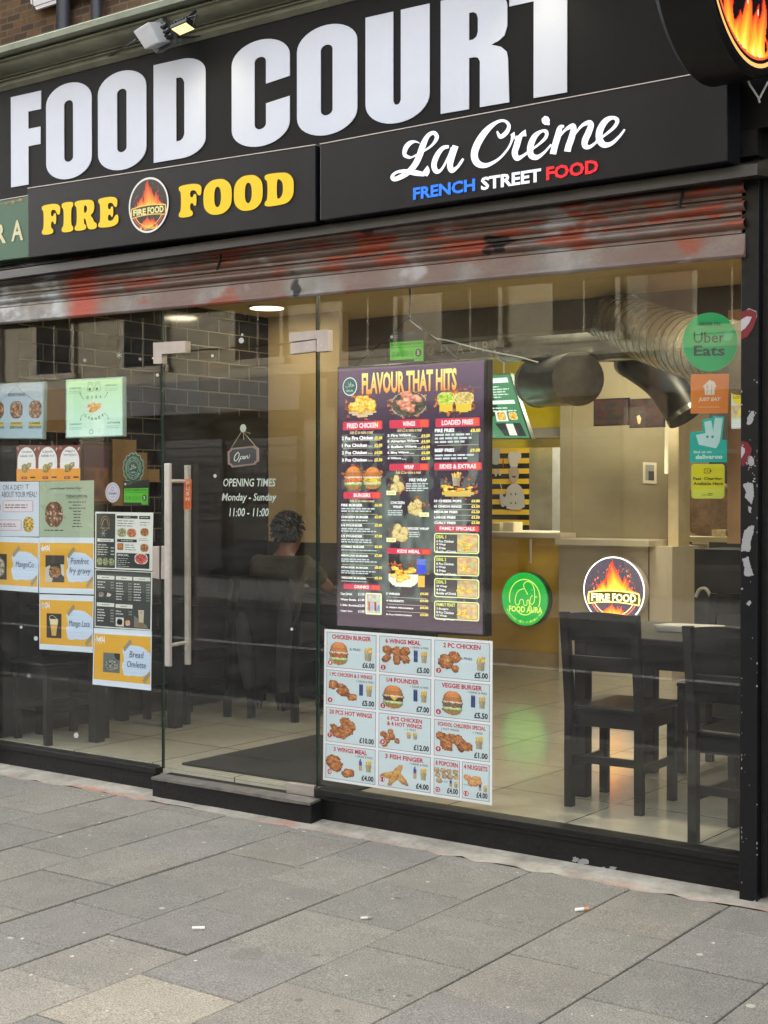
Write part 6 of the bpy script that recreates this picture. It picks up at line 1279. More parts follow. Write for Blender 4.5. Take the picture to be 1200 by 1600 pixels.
for k, (s_, p_) in enumerate((('3 Fire Wings', '£4.00'), ('5 Algerian Wings', '£4.00'), ('5 Buffalo Wings', '£4.00'), ('6 Bbq Wings', '£6.00'), ('4 Wings', '£2.00'))): item(s_, p_, 606, 659, 672.5, 678.5 + k * 8.9, h=4.2, rule=k < 4, small='Solo' if k != 1 else '')
item('FIRE FRIES', '£8.00', 680, 735.5, 751, 670, h=4.8, rule=False); fine(680, 677, 745, 692, 3); item('BEEF FRIES', '£9.00', 680, 735, 750.5, 701, h=4.8, rule=False); fine(680, 709, 744, 718, 2); a = c.uv(684, 695.5); c.rect(a[0], a[1], a[0] + 27, a[1] + .3, (206, 196, 150), 4)
bar_('WRAP', 609, 724.5, 671, 734.5); bar_('SIDES & EXTRAS', 679, 723, 753, 734); c.tpx('Add £2 to make a meal', 619, 735.5, 658, 740, (250, 226, 170), lay=5, bold=.01)
fire(530, 722, 600, 768, 7); pic(pic_burger, 537, 727, 568, 767, n=34, patty=(206, 120, 70), seed=2); pic(pic_burger, 567, 728, 598, 766, n=34, patty=(206, 180, 70), cheese=True, seed=4)
bar_('BURGERS', 537, 768.5, 596, 779); c.tpx('Add £2 to make a meal', 547, 780.3, 585, 784.5, (250, 226, 170), lay=5, bold=.01)
ROLL = [(0, (120, 84, 40)), (.45, (214, 190, 120)), (1, (250, 240, 200))]
fire(604, 742, 636, 776, 8); pic(pic_blobs, 608, 741, 634, 774, n=24, blobs=[(-.1, .5, .4, .45, 0), (.3, -.2, .6, .55, 0), (-.3, -.3, .5, .45, 0)], pal=ROLL, seed=8); fire(640, 774, 672, 810, 9); pic(pic_blobs, 634, 777, 664, 808, n=24, blobs=[(.3, .3, .45, .6, 20), (-.3, -.1, .5, .6, 0), (.2, -.5, .6, .4, 0)], pal=ROLL, seed=9); fire(603, 816, 642, 850, 10); pic(pic_blobs, 609, 816, 641, 850, n=24, blobs=[(-.2, .5, .42, .42, 0), (.5, .1, .45, .5, 0), (-.4, -.1, .4, .5, 0), (.2, -.4, .6, .45, 0)], pal=ROLL, seed=10)
for (s1, xa, ya) in (('FIRE WRAP', 640, 747.5), ('CHICKEN', 611, 783), ('VEGGIE WRAP', 637, 823.5)): c.tpx(s1, xa, ya, xa + len(s1) * 3.1, ya + 4.6, W_, bold=.03, lay=6)
c.tpx('WRAP', 614.5, 789.5, 628.5, 794, W_, bold=.03, lay=6); fine(635, 754, 671, 768, 4); fine(607, 796, 634, 806, 3); fine(640, 830, 662, 840, 3)
for (xa, ya, s_) in ((604.5, 766.5, '£6.00'), (656, 800.5, '£5.00'), (604.5, 840, '£3.00')): a = c.uv(xa, ya); b = c.uv(xa + 15, ya + 6.8); c.rect(a[0], a[1], b[0], b[1], (252, 246, 190), 6); c.tpx(s_, xa + 2.6, ya + 1.6, xa + 12.4, ya + 5.2, (110, 110, 60), lay=7)
yb_ = [787, 805.5, 818.5, 835.5, 852, 866, 884.5, 901]
for k, (s_, p_, n_) in enumerate((('FIRE BURGER', '£6.00', 2), ('CHICKEN BURGER', '£5.00', 1), ('1/4 POUNDER', '£5.00', 2), ('1/2 POUNDER', '£7.00', 2), ('COMBO BURGER', '£6.00', 1), ('MEXICAN BURGER', '£7.00', 2), ('STACKER BURGER', '£8.00', 2), ('VEGGIE BURGER', '£5.50', 1))):
    y = yb_[k]; item(s_, p_, 533.5, 586, 597.5, y, h=4.4, rule=False); fine(533.5, y + 5.6, 590, y + 5.6 + 4.1 * n_, n_)
    if k < 7: a = c.uv(534, y + 7.4 + 4.1 * n_); c.rect(a[0], a[1], a[0] + 26, a[1] + .28, (196, 196, 150), 4)
fire(688, 738, 752, 782, 12); pic(lambda U, V: (216 + 20 * V, 186 + 10 * V, 96 + 0 * U, (((U) ** 2 + (V * 1.0) ** 2) < 1).astype(float)), 689, 764, 743, 778, n=24, lay=4); pic(pic_blobs, 688, 752, 742, 775, n=40, blobs=rblobs(12, 15, .8, .3, (.16, .26), .8), pal=GOLD, seed=15); pic(pic_fries, 705, 736, 722, 760, n=16, lay=6)
for k, (s_, p_) in enumerate((('10 CHEESE POPS', '£4.00'), ('10 ONION RINGS', '£3.50'), ('MEDIUM FRIES', '£2.50'), ('LARGE FRIES', '£3.50'), ('CURLY FRIES', '£3.00'))): item(s_, p_, 679, 737, 750, 780.5 + k * 8.5, h=4.4, rule=k < 4)
bar_('KIDS MEAL', 605, 856, 674, 867); bar_('FAMILY SPECIALS', 681, 820.5, 749, 831)
fire(600, 868, 672, 920, 13); pic(lambda U, V: (236 + 0 * U, 236 + 0 * U, 220 + 0 * U, ((U * U + V * V < 1) & (V < .3)).astype(float)), 606, 884, 656, 920, n=26, lay=4); pic(pic_blobs, 604, 877, 656, 917, n=40, blobs=rblobs(13, 22, .6, .5, (.2, .36), .6), pal=GOLD, seed=17); pic(lambda U, V: (70 + 40 * (V > .2), 90 + 40 * (V > .2), 220 + 0 * U, ((np.abs(U) < .85 + .12 * np.sin(V * 9)) & (np.abs(V) < 1)).astype(float)), 651, 872, 667.5, 898, n=14, lay=6); pic(lambda U, V: (236 + 0 * U, 190 + 0 * U, 90 + 0 * U, ((np.abs(U) < .8) & (np.abs(V) < 1)).astype(float)), 651, 898, 667, 919, n=12, lay=6)
bar_('DRINKS', 537, 911.5, 595, 922.5)
for k, (s_, p_) in enumerate((('Can Drink', '£1.50'), ('Water Bottle', '£1.00'), ('1.5ltr Bottles', '£2.50'), ('Capri Sun', '£1.00'))): c.tpx(s_, 532.5, 925.5 + k * 9, 532.5 + len(s_) * 2.05, 930 + k * 9, W_, bold=.028, lay=5); c.tpx(p_, 560, 926 + k * 9, 570, 930.5 + k * 9, W_, bold=.025, lay=5)
a = c.uv(571.5, 926); b = c.uv(597, 961); c.rect(a[0], a[1], b[0], b[1], (240, 244, 200), 4, r=1); c.raster(lambda U, V: (150 + 90 * vn(U, V, 5, 1), 150 + 80 * vn(U, V, 4, 2), 140 + 80 * vn(U, V, 5, 3), np.ones(U.shape)), a[0] + .9, a[1] + .9, b[0] - .9, b[1] - .9, n=20, lay=5)
for k, cl in enumerate(((190, 110, 90), (150, 180, 230), (150, 70, 60), (130, 140, 200))): c.rect(a[0] + 2 + k * 2.2, a[1] + 6 + (k % 2) * 2, a[0] + 3.6 + k * 2.2, b[1] - 2.6, cl, 6, r=.5)
for k, s_ in enumerate(('3 WINGS', '4 NUGGETS', '3 FISH FINGERS', '8 Pcs POPCORN')): item(s_, '£4.00', 604, 657, 670, 925.5 + k * 11, h=4.6, rule=k < 3)
for k in range(4):
    ya = 832.5 + k * 35.2; a = c.uv(679, ya); b = c.uv(749, ya + 33); c.rect(a[0], a[1], b[0], b[1], (238, 240, 170), 4, r=1.6); c.rect(a[0] + .7, a[1] + .7, b[0] - .7, b[1] - .7, (92, 88, 84), 5, r=1.2)
    m_ = a[0] + (b[0] - a[0]) * .52; c.raster(lambda U, V: (170 + 80 * vn(U, V, 4, k + 5), 150 + 70 * vn(U, V, 4, k + 9), 96 + 70 * vn(U, V, 5, k), np.ones(U.shape)), m_, a[1] + 1, b[0] - 1, b[1] - 1, n=18, lay=6); c.raster(pic_blobs, m_ - 2, a[1] + 4, b[0] - 3, b[1] - 1, n=28, lay=7, blobs=rblobs(8, 50 + k, .6, .5, (.25, .4), .6), pal=GOLD, seed=k)
    c.text('DEAL %d' % (k + 1) if k < 3 else 'FAMILY FEAST', a[0] + 1.6, a[1] + 1.4, a[0] + 8 + (k == 3) * 6, a[1] + 3.6, (236, 240, 120), bold=.025, lay=7)
    for i, s_ in enumerate((['6 Pcs Chicken', '4 Wings', '2 Fries', 'Bottle of Drink'], ['8 Pcs Chicken', '6 Wings', '4 Fries', 'Bottle of Drink'], ['30 Wings', '4 Fries', 'Bottle of Drink'], ['2 Burgers', '8 Pcs Chicken', '10 Wings', '2 Large Fries'])[k]): c.text(s_, a[0] + 1.6, a[1] + 4.6 + i * 2.3, a[0] + 1.6 + len(s_) * .88, a[1] + 6.3 + i * 2.3, W_, bold=.02, lay=7)
c.build('display', M['lit'], t)
mb = MB(); a = PY(607, 572, .085); b = PY(756, 563, .085); k_ = PY(641, 497, .085); top = Vector((k_.x, .085, 2.75)); mb.tube([PY(552, 575, .085), k_], .003, 6); mb.tube([k_, PY(720, 565, .085)], .003, 6); mb.tube([k_, PY(640, 487, .085), PY(641, 474, .085), top], [.003, .005, .005, .005], 6); mb.build('hanging_cord', M['cable'], t)
cab([PY(640, 500, .1), PY(655, 512, .1), PY(680, 528, .1), PY(700, 532, .1), PY(740, 543, .12), PY(780, 552, .14), PY(812, 558, .2), PY(840, 566, .5)], 'pale cable looping above the lit menu screen', 'cable_white', .0035)
# ================================================================== INTERIOR
FZ = .13
def floor_mat():
    m = brick_mat('floor_tile', (186, 182, 168), (178, 174, 160), (84, 78, 66), .6, .6, .004, (0, 1), rough=.13, bump=.06, var=.35, offset=0.0); return m
mb = MB(); mb.box(-8.3, -1.5, .061, 8, 0, FZ); mb.box(PY(256, 1190, .06).x, PY(490, 1230, .06).x, .031, .06, 0, FZ - .001); tag(mb.build('shop_floor', floor_mat()), kind='structure')
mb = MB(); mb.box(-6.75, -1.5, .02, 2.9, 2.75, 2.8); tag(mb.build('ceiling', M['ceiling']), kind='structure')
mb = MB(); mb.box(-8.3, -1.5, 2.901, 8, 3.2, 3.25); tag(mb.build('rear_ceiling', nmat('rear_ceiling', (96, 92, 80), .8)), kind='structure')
M['black_tile'] = brick_mat('black_metro_tile', (20, 22, 24), (27, 28, 30), (120, 114, 96), .2, .1, .0035, (1, 2), rough=.12, bump=.25, var=.2)
mb = MB(); mb.box(-6.75, -6.65, .02, 2.399, FZ, 2.749); tag(mb.build('tiled_wall', M['black_tile']), 'left side wall of black glazed tiles with pale grout lines', 'wall')
mb = MB(); mb.box(-6.649, -6.63, 1.36, 2.36, FZ, 2.05); mb.box(-6.649, -6.632, .06, 1.358, FZ, 1.22); tag(mb.build('wall_panel', nmat('black_panel', (26, 27, 28), .3)), 'plain black lower wall panel beneath the tiled side wall', 'wall panel')
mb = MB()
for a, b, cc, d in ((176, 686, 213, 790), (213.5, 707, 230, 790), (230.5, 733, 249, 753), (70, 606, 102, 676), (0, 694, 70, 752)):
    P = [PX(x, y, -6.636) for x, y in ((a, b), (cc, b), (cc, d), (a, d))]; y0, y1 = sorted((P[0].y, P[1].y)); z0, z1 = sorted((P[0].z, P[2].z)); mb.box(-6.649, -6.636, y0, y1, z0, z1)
tag(mb.build('tan_reflection_panel', nmat('tan_reflection', (150, 118, 76), .7, var=.1)), 'stepped tan panels on the tiled side wall, standing in for a reflection', 'wall panel')  # thin tan boxes modelled in place of a cardboard reflection
t = thing('framed_picture', 'framed olive and purple picture on the tiled side wall', 'picture', (-6.63, .8, 1.4))
P = [PX(x, y, -6.62) for x, y in ((126, 690), (172, 690), (172, 788), (126, 788))]; mb = MB(); y0, y1, z0, z1 = P[0].y, P[1].y, P[2].z, P[0].z
mb.box(-6.64, -6.615, y0, y1, z0, z1); mb.build('frame', nmat('dark_wood_frame', (70, 54, 36), .5), t)
c = Canvas((-6.613, y0 + .02, z1 - .02), (-6.613, y1 - .02, z1 - .02), (-6.613, y1 - .02, z0 + .02), (-6.613, y0 + .02, z0 + .02), n=(1, 0, 0)); c.raster(lambda U, V: (60 + 60 * vn(U, V, 3, 1) * (V < .2) + 30, 56 + 50 * vn(U, V, 3, 1) * (V < .2), 60 + 30 * vn(U, V, 3, 2) * (V > 0), np.ones(U.shape)), 0, 0, 100, 100, n=24, lay=1); c.build('print', M['paper'], t)
# tan partition wall, dado
xp0, xp1 = -6.65, PY(530, 600, 2.4).x
mb = MB(); mb.box(-6.65, xp1, 2.4, 2.5, 1.19, 2.749); tag(mb.build('partition_wall', M['tan_wall']), 'tan painted partition wall behind the seated person', 'wall')
mb = MB(); mb.box(-6.65, xp1 + .0, 2.37, 2.52, FZ, 1.189); tag(mb.build('booth_back', nmat('black_booth', (30, 30, 32), .5)), 'black panelled booth back below the tan partition wall', 'seating')
xq = PY(606, 600, 4.7).x
mb = MB(); mb.box(-8.2, xq, 4.7, 4.9, FZ, 3.19); tag(mb.build('rear_wall', M['taupe']), 'taupe rear wall glimpsed left of the lit menu screen', 'wall')
mb = MB(); mb.box(-6.65, -1.5, 2.83, 3.02, 2.56, 2.749); tag(mb.build('ceiling_beam', nmat('grey_beam', (110, 102, 86), .7, var=.08)), 'grey brown ceiling beam crossing behind the front ceiling', 'beam')
mb = MB(); mb.box(-1.6, -1.5, .06, 8, FZ, 3.19); tag(mb.build('right_wall', nmat('pink_wall', (150, 124, 100), .7)), 'pinkish brown right side wall inside the shop', 'wall')
mb = MB(); mb.box(-8.3, -1.5, 8.0, 8.1, FZ, 3.19); mb.box(-8.3, -8.2, 2.9, 8, FZ, 3.19); mb.box(-8.3, -6.76, 2.8, 2.9, FZ, 3.19); tag(mb.build('kitchen_wall', M['taupe']), 'plain kitchen wall at the very back of the shop', 'wall')
def pbox(mb, xa, ya, xb, yb, Y, d=.05):
    a = PY(xa, (ya + yb) / 2, Y); b = PY(xb, (ya + yb) / 2, Y); zt = PY((xa + xb) / 2, ya, Y).z; z0 = PY((xa + xb) / 2, yb, Y).z; mb.box(a.x, b.x, Y, Y + d, z0, zt); return (a.x, b.x, z0, zt)
# counters
xa, xb, xc = PY(600, 950, 4.75).x, PY(877, 950, 4.75).x, PY(1050, 950, 4.66).x
ctz = PY(820, 834, 4.75).z; ctz2 = PY(940, 846, 4.62).z
t = thing('service_counter', 'ochre fronted service counter with a pale top and skirting', 'counter', (xa, 4.75, FZ))
mb = MB(); mb.box(xa, xb, 4.75, 5.35, FZ + .13, ctz - .03); mb.build('front_panel', M['ochre'], t)
mb = MB(); mb.box(xa, xb, 4.74, 5.35, FZ, FZ + .129); mb.build('skirting', nmat('skirting', (186, 164, 116), .6), t)
mb = MB(); mb.box(xa, xb + .02, 4.7, 5.4, ctz - .029, ctz + .01); mb.build('counter_top', M['white_board'], t)
t = thing('service_counter', 'white panelled counter beside the ochre one, holding the round flame sign', 'counter', (xb, 4.66, FZ))
mb = MB(); mb.box(xb + .03, xc, 4.66, 5.3, FZ, ctz2 - .03); mb.build('front_panel', M['white_board'], t)
a = PY(1013, 900, 4.655).x; mb = MB(); mb.box(a, a + .008, 4.652, 4.659, FZ, ctz2 - .03); mb.build('panel_joint', nmat('joint_dark', (96, 88, 74), .7), t)
mb = MB(); mb.box(PY(867, 845, 4.55).x, PY(1014, 845, 4.55).x, 4.55, 5.3, ctz2 - .029, ctz2 + .015); mb.build('counter_top', M['white_board'], t)
# kitchen hatch
mb = MB(); r_ = pbox(mb, 875, 690, 891, 838, 4.9, .1); mb.box(r_[0], r_[1], 4.9, 5.0, r_[3], 3.19); tag(mb.build('hatch_post', M['cream']), 'cream upright post at the right of the kitchen hatch', 'post')
mb = MB(); mb.box(PY(892, 800, 4.95).x, PY(1046, 800, 4.95).x, 4.95, 5.05, ctz2 + .016, 3.19); tag(mb.build('screen_wall', M['cream']), 'cream panelled wall above the white counter', 'wall')
mb = MB(); mb.box(PY(1044, 800, 4.8).x, PY(1060, 800, 4.8).x, 4.8, 5.0, FZ, 3.19); tag(mb.build('wall_column', nmat('cream_column', (206, 190, 150), .5)), 'slim cream column right of the white counter', 'column')
mb = MB(); mb.box(PY(650, 600, 5.2).x, PY(880, 600, 5.2).x, 5.2, 5.25, PY(820, 700, 5.2).z, PY(820, 555, 5.2).z); tag(mb.build('hatch_fascia', M['yellow']), 'yellow board across the top of the kitchen hatch', 'board')
mb = MB(); pbox(mb, 829, 668, 892, 683, 5.1, .09); tag(mb.build('hatch_shelf', nmat('hatch_shelf', (150, 142, 122), .5)), 'grey shelf below the yellow board at the right of the hatch', 'shelf')
sm_ = bpy.data.materials.new('striped_tile'); sm_.use_nodes = True
def _st():
    t = sm_.node_tree; b = t.nodes['Principled BSDF']; tc = t.nodes.new('ShaderNodeTexCoord'); sp = t.nodes.new('ShaderNodeSeparateXYZ'); t.links.new(tc.outputs['Object'], sp.inputs[0])
    m = t.nodes.new('ShaderNodeMath'); m.operation = 'MULTIPLY'; m.inputs[1].default_value = 1 / .098; t.links.new(sp.outputs[2], m.inputs[0]); f = t.nodes.new('ShaderNodeMath'); f.operation = 'FRACT'; t.links.new(m.outputs[0], f.inputs[0])
    g = t.nodes.new('ShaderNodeMath'); g.operation = 'GREATER_THAN'; g.inputs[1].default_value = .5; t.links.new(f.outputs[0], g.inputs[0]); n = t.nodes.new('ShaderNodeTexNoise'); n.inputs['Scale'].default_value = 6
    mx = t.nodes.new('ShaderNodeMix'); mx.data_type = 'RGBA'; t.links.new(g.outputs[0], mx.inputs['Factor']); mx.inputs['A'].default_value = (*lin((36, 34, 28)), 1); mx.inputs['B'].default_value = (*lin((232, 196, 60)), 1)
    t.links.new(mx.outputs['Result'], b.inputs['Base Color']); b.inputs['Roughness'].default_value = .25
_st()
mb = MB(); mb.box(PY(640, 760, 6.6).x, PY(900, 760, 6.6).x, 6.6, 6.7, FZ, 3.19); tag(mb.build('striped_wall', sm_), 'kitchen wall of yellow and black striped tiles', 'wall')
c = sheet_px([(765, 690), (822, 690), (822, 800), (765, 800)], 6.59, W=57, H=110); g_ = (206, 206, 204); k2 = lambda x, y: c.uv(750 + x / 5.714, 680 + y / 5.714)
def cp(P, col, it=2, lay=1): c.poly([k2(*p) for p in smooth(P, it)], col, lay)
cp([(104, 100), (120, 86), (160, 86), (178, 100), (178, 262), (104, 262)], (196, 204, 214), 1); cp([(88, 310), (108, 300), (112, 350), (102, 390), (88, 360)], g_, 2); cp([(130, 305), (150, 300), (156, 350), (144, 376), (130, 350)], g_, 2); cp([(166, 305), (186, 300), (192, 350), (180, 366), (166, 350)], g_, 2)
cp([(256, 160), (290, 140), (320, 160), (350, 140), (372, 170), (366, 210), (340, 232), (338, 290), (270, 290), (262, 226), (250, 200)], (222, 222, 222), 2); cp([(262, 280), (340, 280), (352, 340), (340, 400), (306, 436), (270, 410), (258, 350)], (196, 180, 160), 2, 2); cp([(280, 366), (308, 360), (330, 370), (306, 384)], (70, 60, 54), 1, 3)
cp([(240, 470), (290, 430), (330, 430), (380, 470), (400, 560), (400, 664), (240, 664), (236, 620), (200, 650), (180, 600), (176, 500), (196, 500), (214, 560), (236, 540)], (206, 208, 210), 1, 2); cp([(176, 420), (184, 416), (200, 484), (192, 486)], (210, 206, 196), 1, 2)
for x in (279, 320):
    for y in (526, 606): u, v = k2(x, y); c.ell(u, v, 1.1, 1.6, (60, 60, 60), 4, 10)
cp([(200, 250), (210, 190), (216, 250), (208, 304)], (190, 70, 40), 1, 3)
finish(c, 'chef_decal', 'sticker', 'white chef and utensil decal on the striped kitchen tiles', 'decal')
mb = MB(); pbox(mb, 827, 682, 863, 832, 5.7, .2); tag(mb.build('steel_cabinet', nmat('cabinet_steel', (176, 178, 172), .35, .5)), 'tall pale steel cabinet in the kitchen hatch', 'cabinet')
mb = MB(); P = [PY(x, y, 5.9) for x, y in ((862, 730), (868, 724), (876, 726), (876, 776), (870, 776), (863, 752))]; mb.prism(P, (0, .1, 0)); tag(mb.build('hanging_bag', nmat('orange_bag', (206, 90, 50), .5)), 'orange and white bag hanging at the edge of the hatch', 'bag')
for (a, b, cc, d, col, lab) in ((762, 817, 781, 831, (200, 190, 150), 'cream carton with dark marks on the counter, left of the tilted box'), (786, 816, 802, 831, (216, 206, 172), 'white tilted takeaway box on the counter top')):
    mb = MB(); r_ = pbox(mb, a, b, cc, d, 4.95, .15); o = mb.build('takeaway_box', nmat('carton', col, .6), bevel=.004); tag(o, lab, 'box', 'boxes on the ochre counter')
# green lit menu board above counter, lit menu strip at right
t = thing('menu_board', 'green and white lit menu board tilted above the service counter', 'menu board', tuple(PY(780, 690, 4.45)))
P = [PY(700, 590, 4.7), PY(797, 583, 4.7), PY(831, 686, 4.4), PY(700, 686, 4.4)]
mb = MB(); mb.slab(*P, (0, .05, 0)); mb.build('frame', nmat('green_frame', (70, 110, 80), .4), t)
q = [p.lerp((P[0] + P[1] + P[2] + P[3]) / 4, .03) + Vector((0, -.004, 0)) for p in P]; c = Canvas(*q, W=130, H=100, step=.001, n=(0, -1, 0)); c.rect(0, 0, 130, 100, (84, 140, 100), 0)
for (x0, x1) in ((4, 60), (72, 124)):
    c.rect(x0, 5, x1, 13, (236, 250, 240), 1); c.lines(x0, 17, x1, 38, 5, (220, 244, 226), 1, fill=.4, jag=.5); c.rect(x0, 41, x1, 47, (236, 250, 240), 1); c.lines(x0 + 2, 51, x1, 60, 2, (220, 244, 226), 1, fill=.4, jag=.5)
c.rect(84, 58, 104, 74, (240, 240, 230), 2); c.raster(pic_bowl, 86, 59, 102, 73, n=16, seed=2, lay=3, pal=GOLD); c.raster(pic_bowl, 106, 59, 122, 73, n=16, seed=4, lay=3, pal=GOLD, rim=(240, 240, 230)); c.poly([(80, 77), (122, 77), (126, 97), (92, 97)], (60, 64, 60), 2); c.poly([(98, 78), (110, 78), (112, 96), (100, 96)], (240, 240, 226), 3); c.rect(4, 64, 50, 94, (236, 248, 240), 1); c.rect(8, 67, 44, 91, (84, 140, 100), 2)
c.build('display', M['lit'], t)
for k in (.3, .9): mb = MB(); p = P[0].lerp(P[1], k); mb.tube([p, Vector((p.x, p.y, 3.2))], .004, 5); mb.build('hanging_wire', M['cable_white'], t)
t = thing('menu_board', 'narrow lit yellow and white menu poster beside the right hand post', 'menu board', tuple(PY(1148, 670, 1.9)))
sq = [(1142.5, 556), (1172, 556), (1172, 669), (1142.5, 670)]; mb = MB(); mb.slab(*[PY(a, b, 1.9) for a, b in sq], (0, .03, 0)); mb.build('frame', M['white_board'], t)
c = sheet_px(sq, 1.899, W=30, H=114); c.rect(0, 0, 30, 114, (206, 214, 196), 0); c.rect(0, 2, 30, 11, (200, 120, 100), 1); c.lines(1, 14, 26, 44, 7, (90, 96, 90), 1); c.ell(14, 60, 13, 17, (226, 206, 60), 1); c.text('Loaded', 3, 61, 24, 67, (120, 110, 40), shear=.1, bold=.01); c.raster(lambda U, V: (150 + 90 * vn(U, V, 5, 1), 140 + 80 * vn(U, V, 5, 2), 110 + 60 * vn(U, V, 5, 3), np.ones(U.shape)), 0, 78, 30, 97, n=16); c.poly([(8, 96), (14, 80), (20, 96)], (232, 206, 90), 3); c.lines(2, 100, 24, 112, 4, (240, 240, 236), 2); c.build('display', M['lit_soft'], t)
# FOOD AURA board
t = thing('name_board', 'dark board with spaced cream letters FOOD AURA hung over the counter', 'sign', tuple(PY(700, 560, 4.35)))
bq = [(604, 516), (800, 500), (800, 556), (604, 566)]; mb = MB(); mb.slab(*[PY(a, b, 4.35) for a, b in bq], (0, .06, 0)); mb.build('panel', nmat('slate_board', (74, 74, 66), .6), t)
mb = MB(); mb.box(PY(604, 500, 4.36).x, PY(800, 500, 4.36).x, 4.36, 4.4, PY(700, 508, 4.36).z, 3.19); mb.build('hanger', nmat('hanger_grey', (120, 112, 94), .7), t)
c = sheet_px(bq, 4.345, W=196, H=55)
for ch, xc_, yt in (('F', 624, 543.5), ('O', 647, 541.5), ('O', 670.5, 540), ('D', 692.5, 538.2), ('A', 716.5, 537), ('U', 737.3, 535.6), ('R', 758, 534), ('A', 779, 532.5)): c.tpx(ch, xc_ - 6, yt, xc_ + 6.2, yt + 15.6, (150, 138, 112), bold=.012)
c.build('lettering', M['sticker'], t)
# wall pictures, notice, switch
for k, (a, cc, lab) in enumerate(((927.5, 982.5, 'dark framed print on the cream wall, nearer the ducts'), (983.5, 1038, 'dark framed print with a small pale figure on the cream wall'))):
    t = thing('dark_print', lab, 'picture', tuple(PY(a, 666, 4.5)), 'dark prints above the cream wall'); mb = MB(); pbox(mb, a, 622.5, cc, 665 + k * 3, 4.5, .02); mb.build('frame', M['bezel'], t)
    c = sheet_px([(a + 1, 624), (cc - 1, 624), (cc - 1, 664 + 3 * k), (a + 1, 664 + 3 * k)], 4.495); c.raster(lambda U, V: (34 + 34 * vn(U, V, 4, k), 24 + 22 * vn(U, V, 5, k + 2), 24 + 16 * vn(U, V, 5, k + 4), np.ones(U.shape)), 0, 0, 100, 100, n=26)
    if k: c.poly([(20, 62), (28, 56), (34, 70), (30, 90), (24, 88)], (196, 178, 130), 4)
    c.build('print', M['paper'], t)
mb = MB(); pbox(mb, 1038.5, 627, 1042.5, 740, 4.6, .02); tag(mb.build('light_strip', emat('warm_strip', (255, 236, 190), LIT * .6)), 'thin glowing vertical light strip beside the dark prints', 'light')
c = sheet_px([(1004.5, 722), (1026, 723), (1026, 756), (1004.5, 755)], 4.94, W=22, H=34); c.rect(0, 0, 22, 34, (222, 212, 178), 0); c.rect(4, 4, 18, 29, (150, 150, 140), 1); c.rect(9, 14, 18, 29, (60, 62, 66), 2); finish(c, 'wall_notice', 'paper', 'small framed notice on the cream wall', 'notice')
# lit round signs on the counters
def drum(name, lab, px, py, r_px, Y, draw, edge, th=.07, fm='lit_bright'):
    p = PY(px, py, Y); ratio = 1.0; Zc = (p - CAM).dot(fw); r = r_px / FPX * Zc; t = thing(name, lab, 'sign', (p.x, p.y, p.z))
    mb = MB(); mb.tube([(p.x, Y, p.z), (p.x, Y + th, p.z)], r, 64); mb.build('drum', edge, t, smooth=True)
    c = Canvas((p.x - r, Y - .0015, p.z + r), (p.x + r, Y - .0015, p.z + r), (p.x + r, Y - .0015, p.z - r), (p.x - r, Y - .0015, p.z - r), W=2, H=2, step=.0006); draw(c); c.build('face', M[fm], t); return t, p, r
def d_aura(c):
    g = (36, 172, 66); y_ = (228, 246, 110); c.ell(1, 1, .99, .99, g, 1, 64)
    c.stroke([(1 + .66 * math.cos(R(a)), .97 + .7 * math.sin(R(a)), .035) for a in range(165, 386, 10)], y_, k=2); c.stroke([(1 + .38 * math.cos(R(a)), 1.25 + .34 * math.sin(R(a)), .035) for a in range(25, 156, 10)], y_, k=2)
    E_ = lambda P, w_=.03: c.stroke([(1 + (x - 385) / 205., 1 + (y - 1435) / 205., w_) for x, y in P], y_, k=4, lay=3)
    E_([(300, 1450), (312, 1400), (340, 1368), (380, 1354), (376, 1330), (390, 1308), (420, 1300), (450, 1316), (468, 1350), (474, 1400), (470, 1450), (452, 1472), (432, 1460), (440, 1420), (456, 1404)]); E_([(384, 1354), (400, 1380), (412, 1394), (404, 1396)]); E_([(478, 1416), (496, 1414)]); E_([(300, 1450), (310, 1480), (334, 1478), (346, 1444), (372, 1442), (380, 1480), (404, 1478), (408, 1444), (424, 1446), (428, 1494), (440, 1480)]); E_([(450, 1360), (452, 1362)], .05)
    c.text('FOOD AURA', .32, 1.27, 1.76, 1.5, y_, bold=.03, arc=.0); s_ = 'FLAVOURED WITH AN INDIAN FEEL'
    for k, ch in enumerate(s_):
        if ch == ' ': continue
        a = R(150 - 120 * k / (len(s_) - 1)); u, v = 1 + .86 * math.cos(a), 1.02 + .84 * math.sin(a); c.text(ch, u - .024, v - .04, u + .024, v + .04, y_)
drum('round_sign', 'round green lit sign with an elephant, reading FOOD AURA, on the ochre counter', 820, 936, 42, 4.67, d_aura, nmat('green_edge', (24, 96, 44), .4), fm='lit')
t2, p2, r2 = drum('round_sign', 'round lit flame sign reading FIRE FOOD on the white counter', 959, 923, 53.5, 4.575, lambda c: (c.ell(1, 1, .995, .995, (255, 250, 240), 1, 64), emblem(c, 1, 1, .96, 2, ringcol=(60, 50, 54), ringw=.02, bgc=(66, 58, 66), n=130)), nmat('white_edge', (210, 204, 196), .4))
for (x, y, z, col, e_) in ((p2.x, 4.45, p2.z, (1, .62, .25), 3.2), (PY(820, 936, 4.6).x, 4.5, p2.z - .05, (.25, 1, .35), 1.6)):
    pass
mb = MB(); a = PY(835, 842, 4.69); mb.tube([PY(829, 842, 4.69), PY(829, 880, 4.69)], .012, 8); tag(mb.build('cable_cover', M['white_board']), 'white cable cover running down to the green round sign', 'cable')
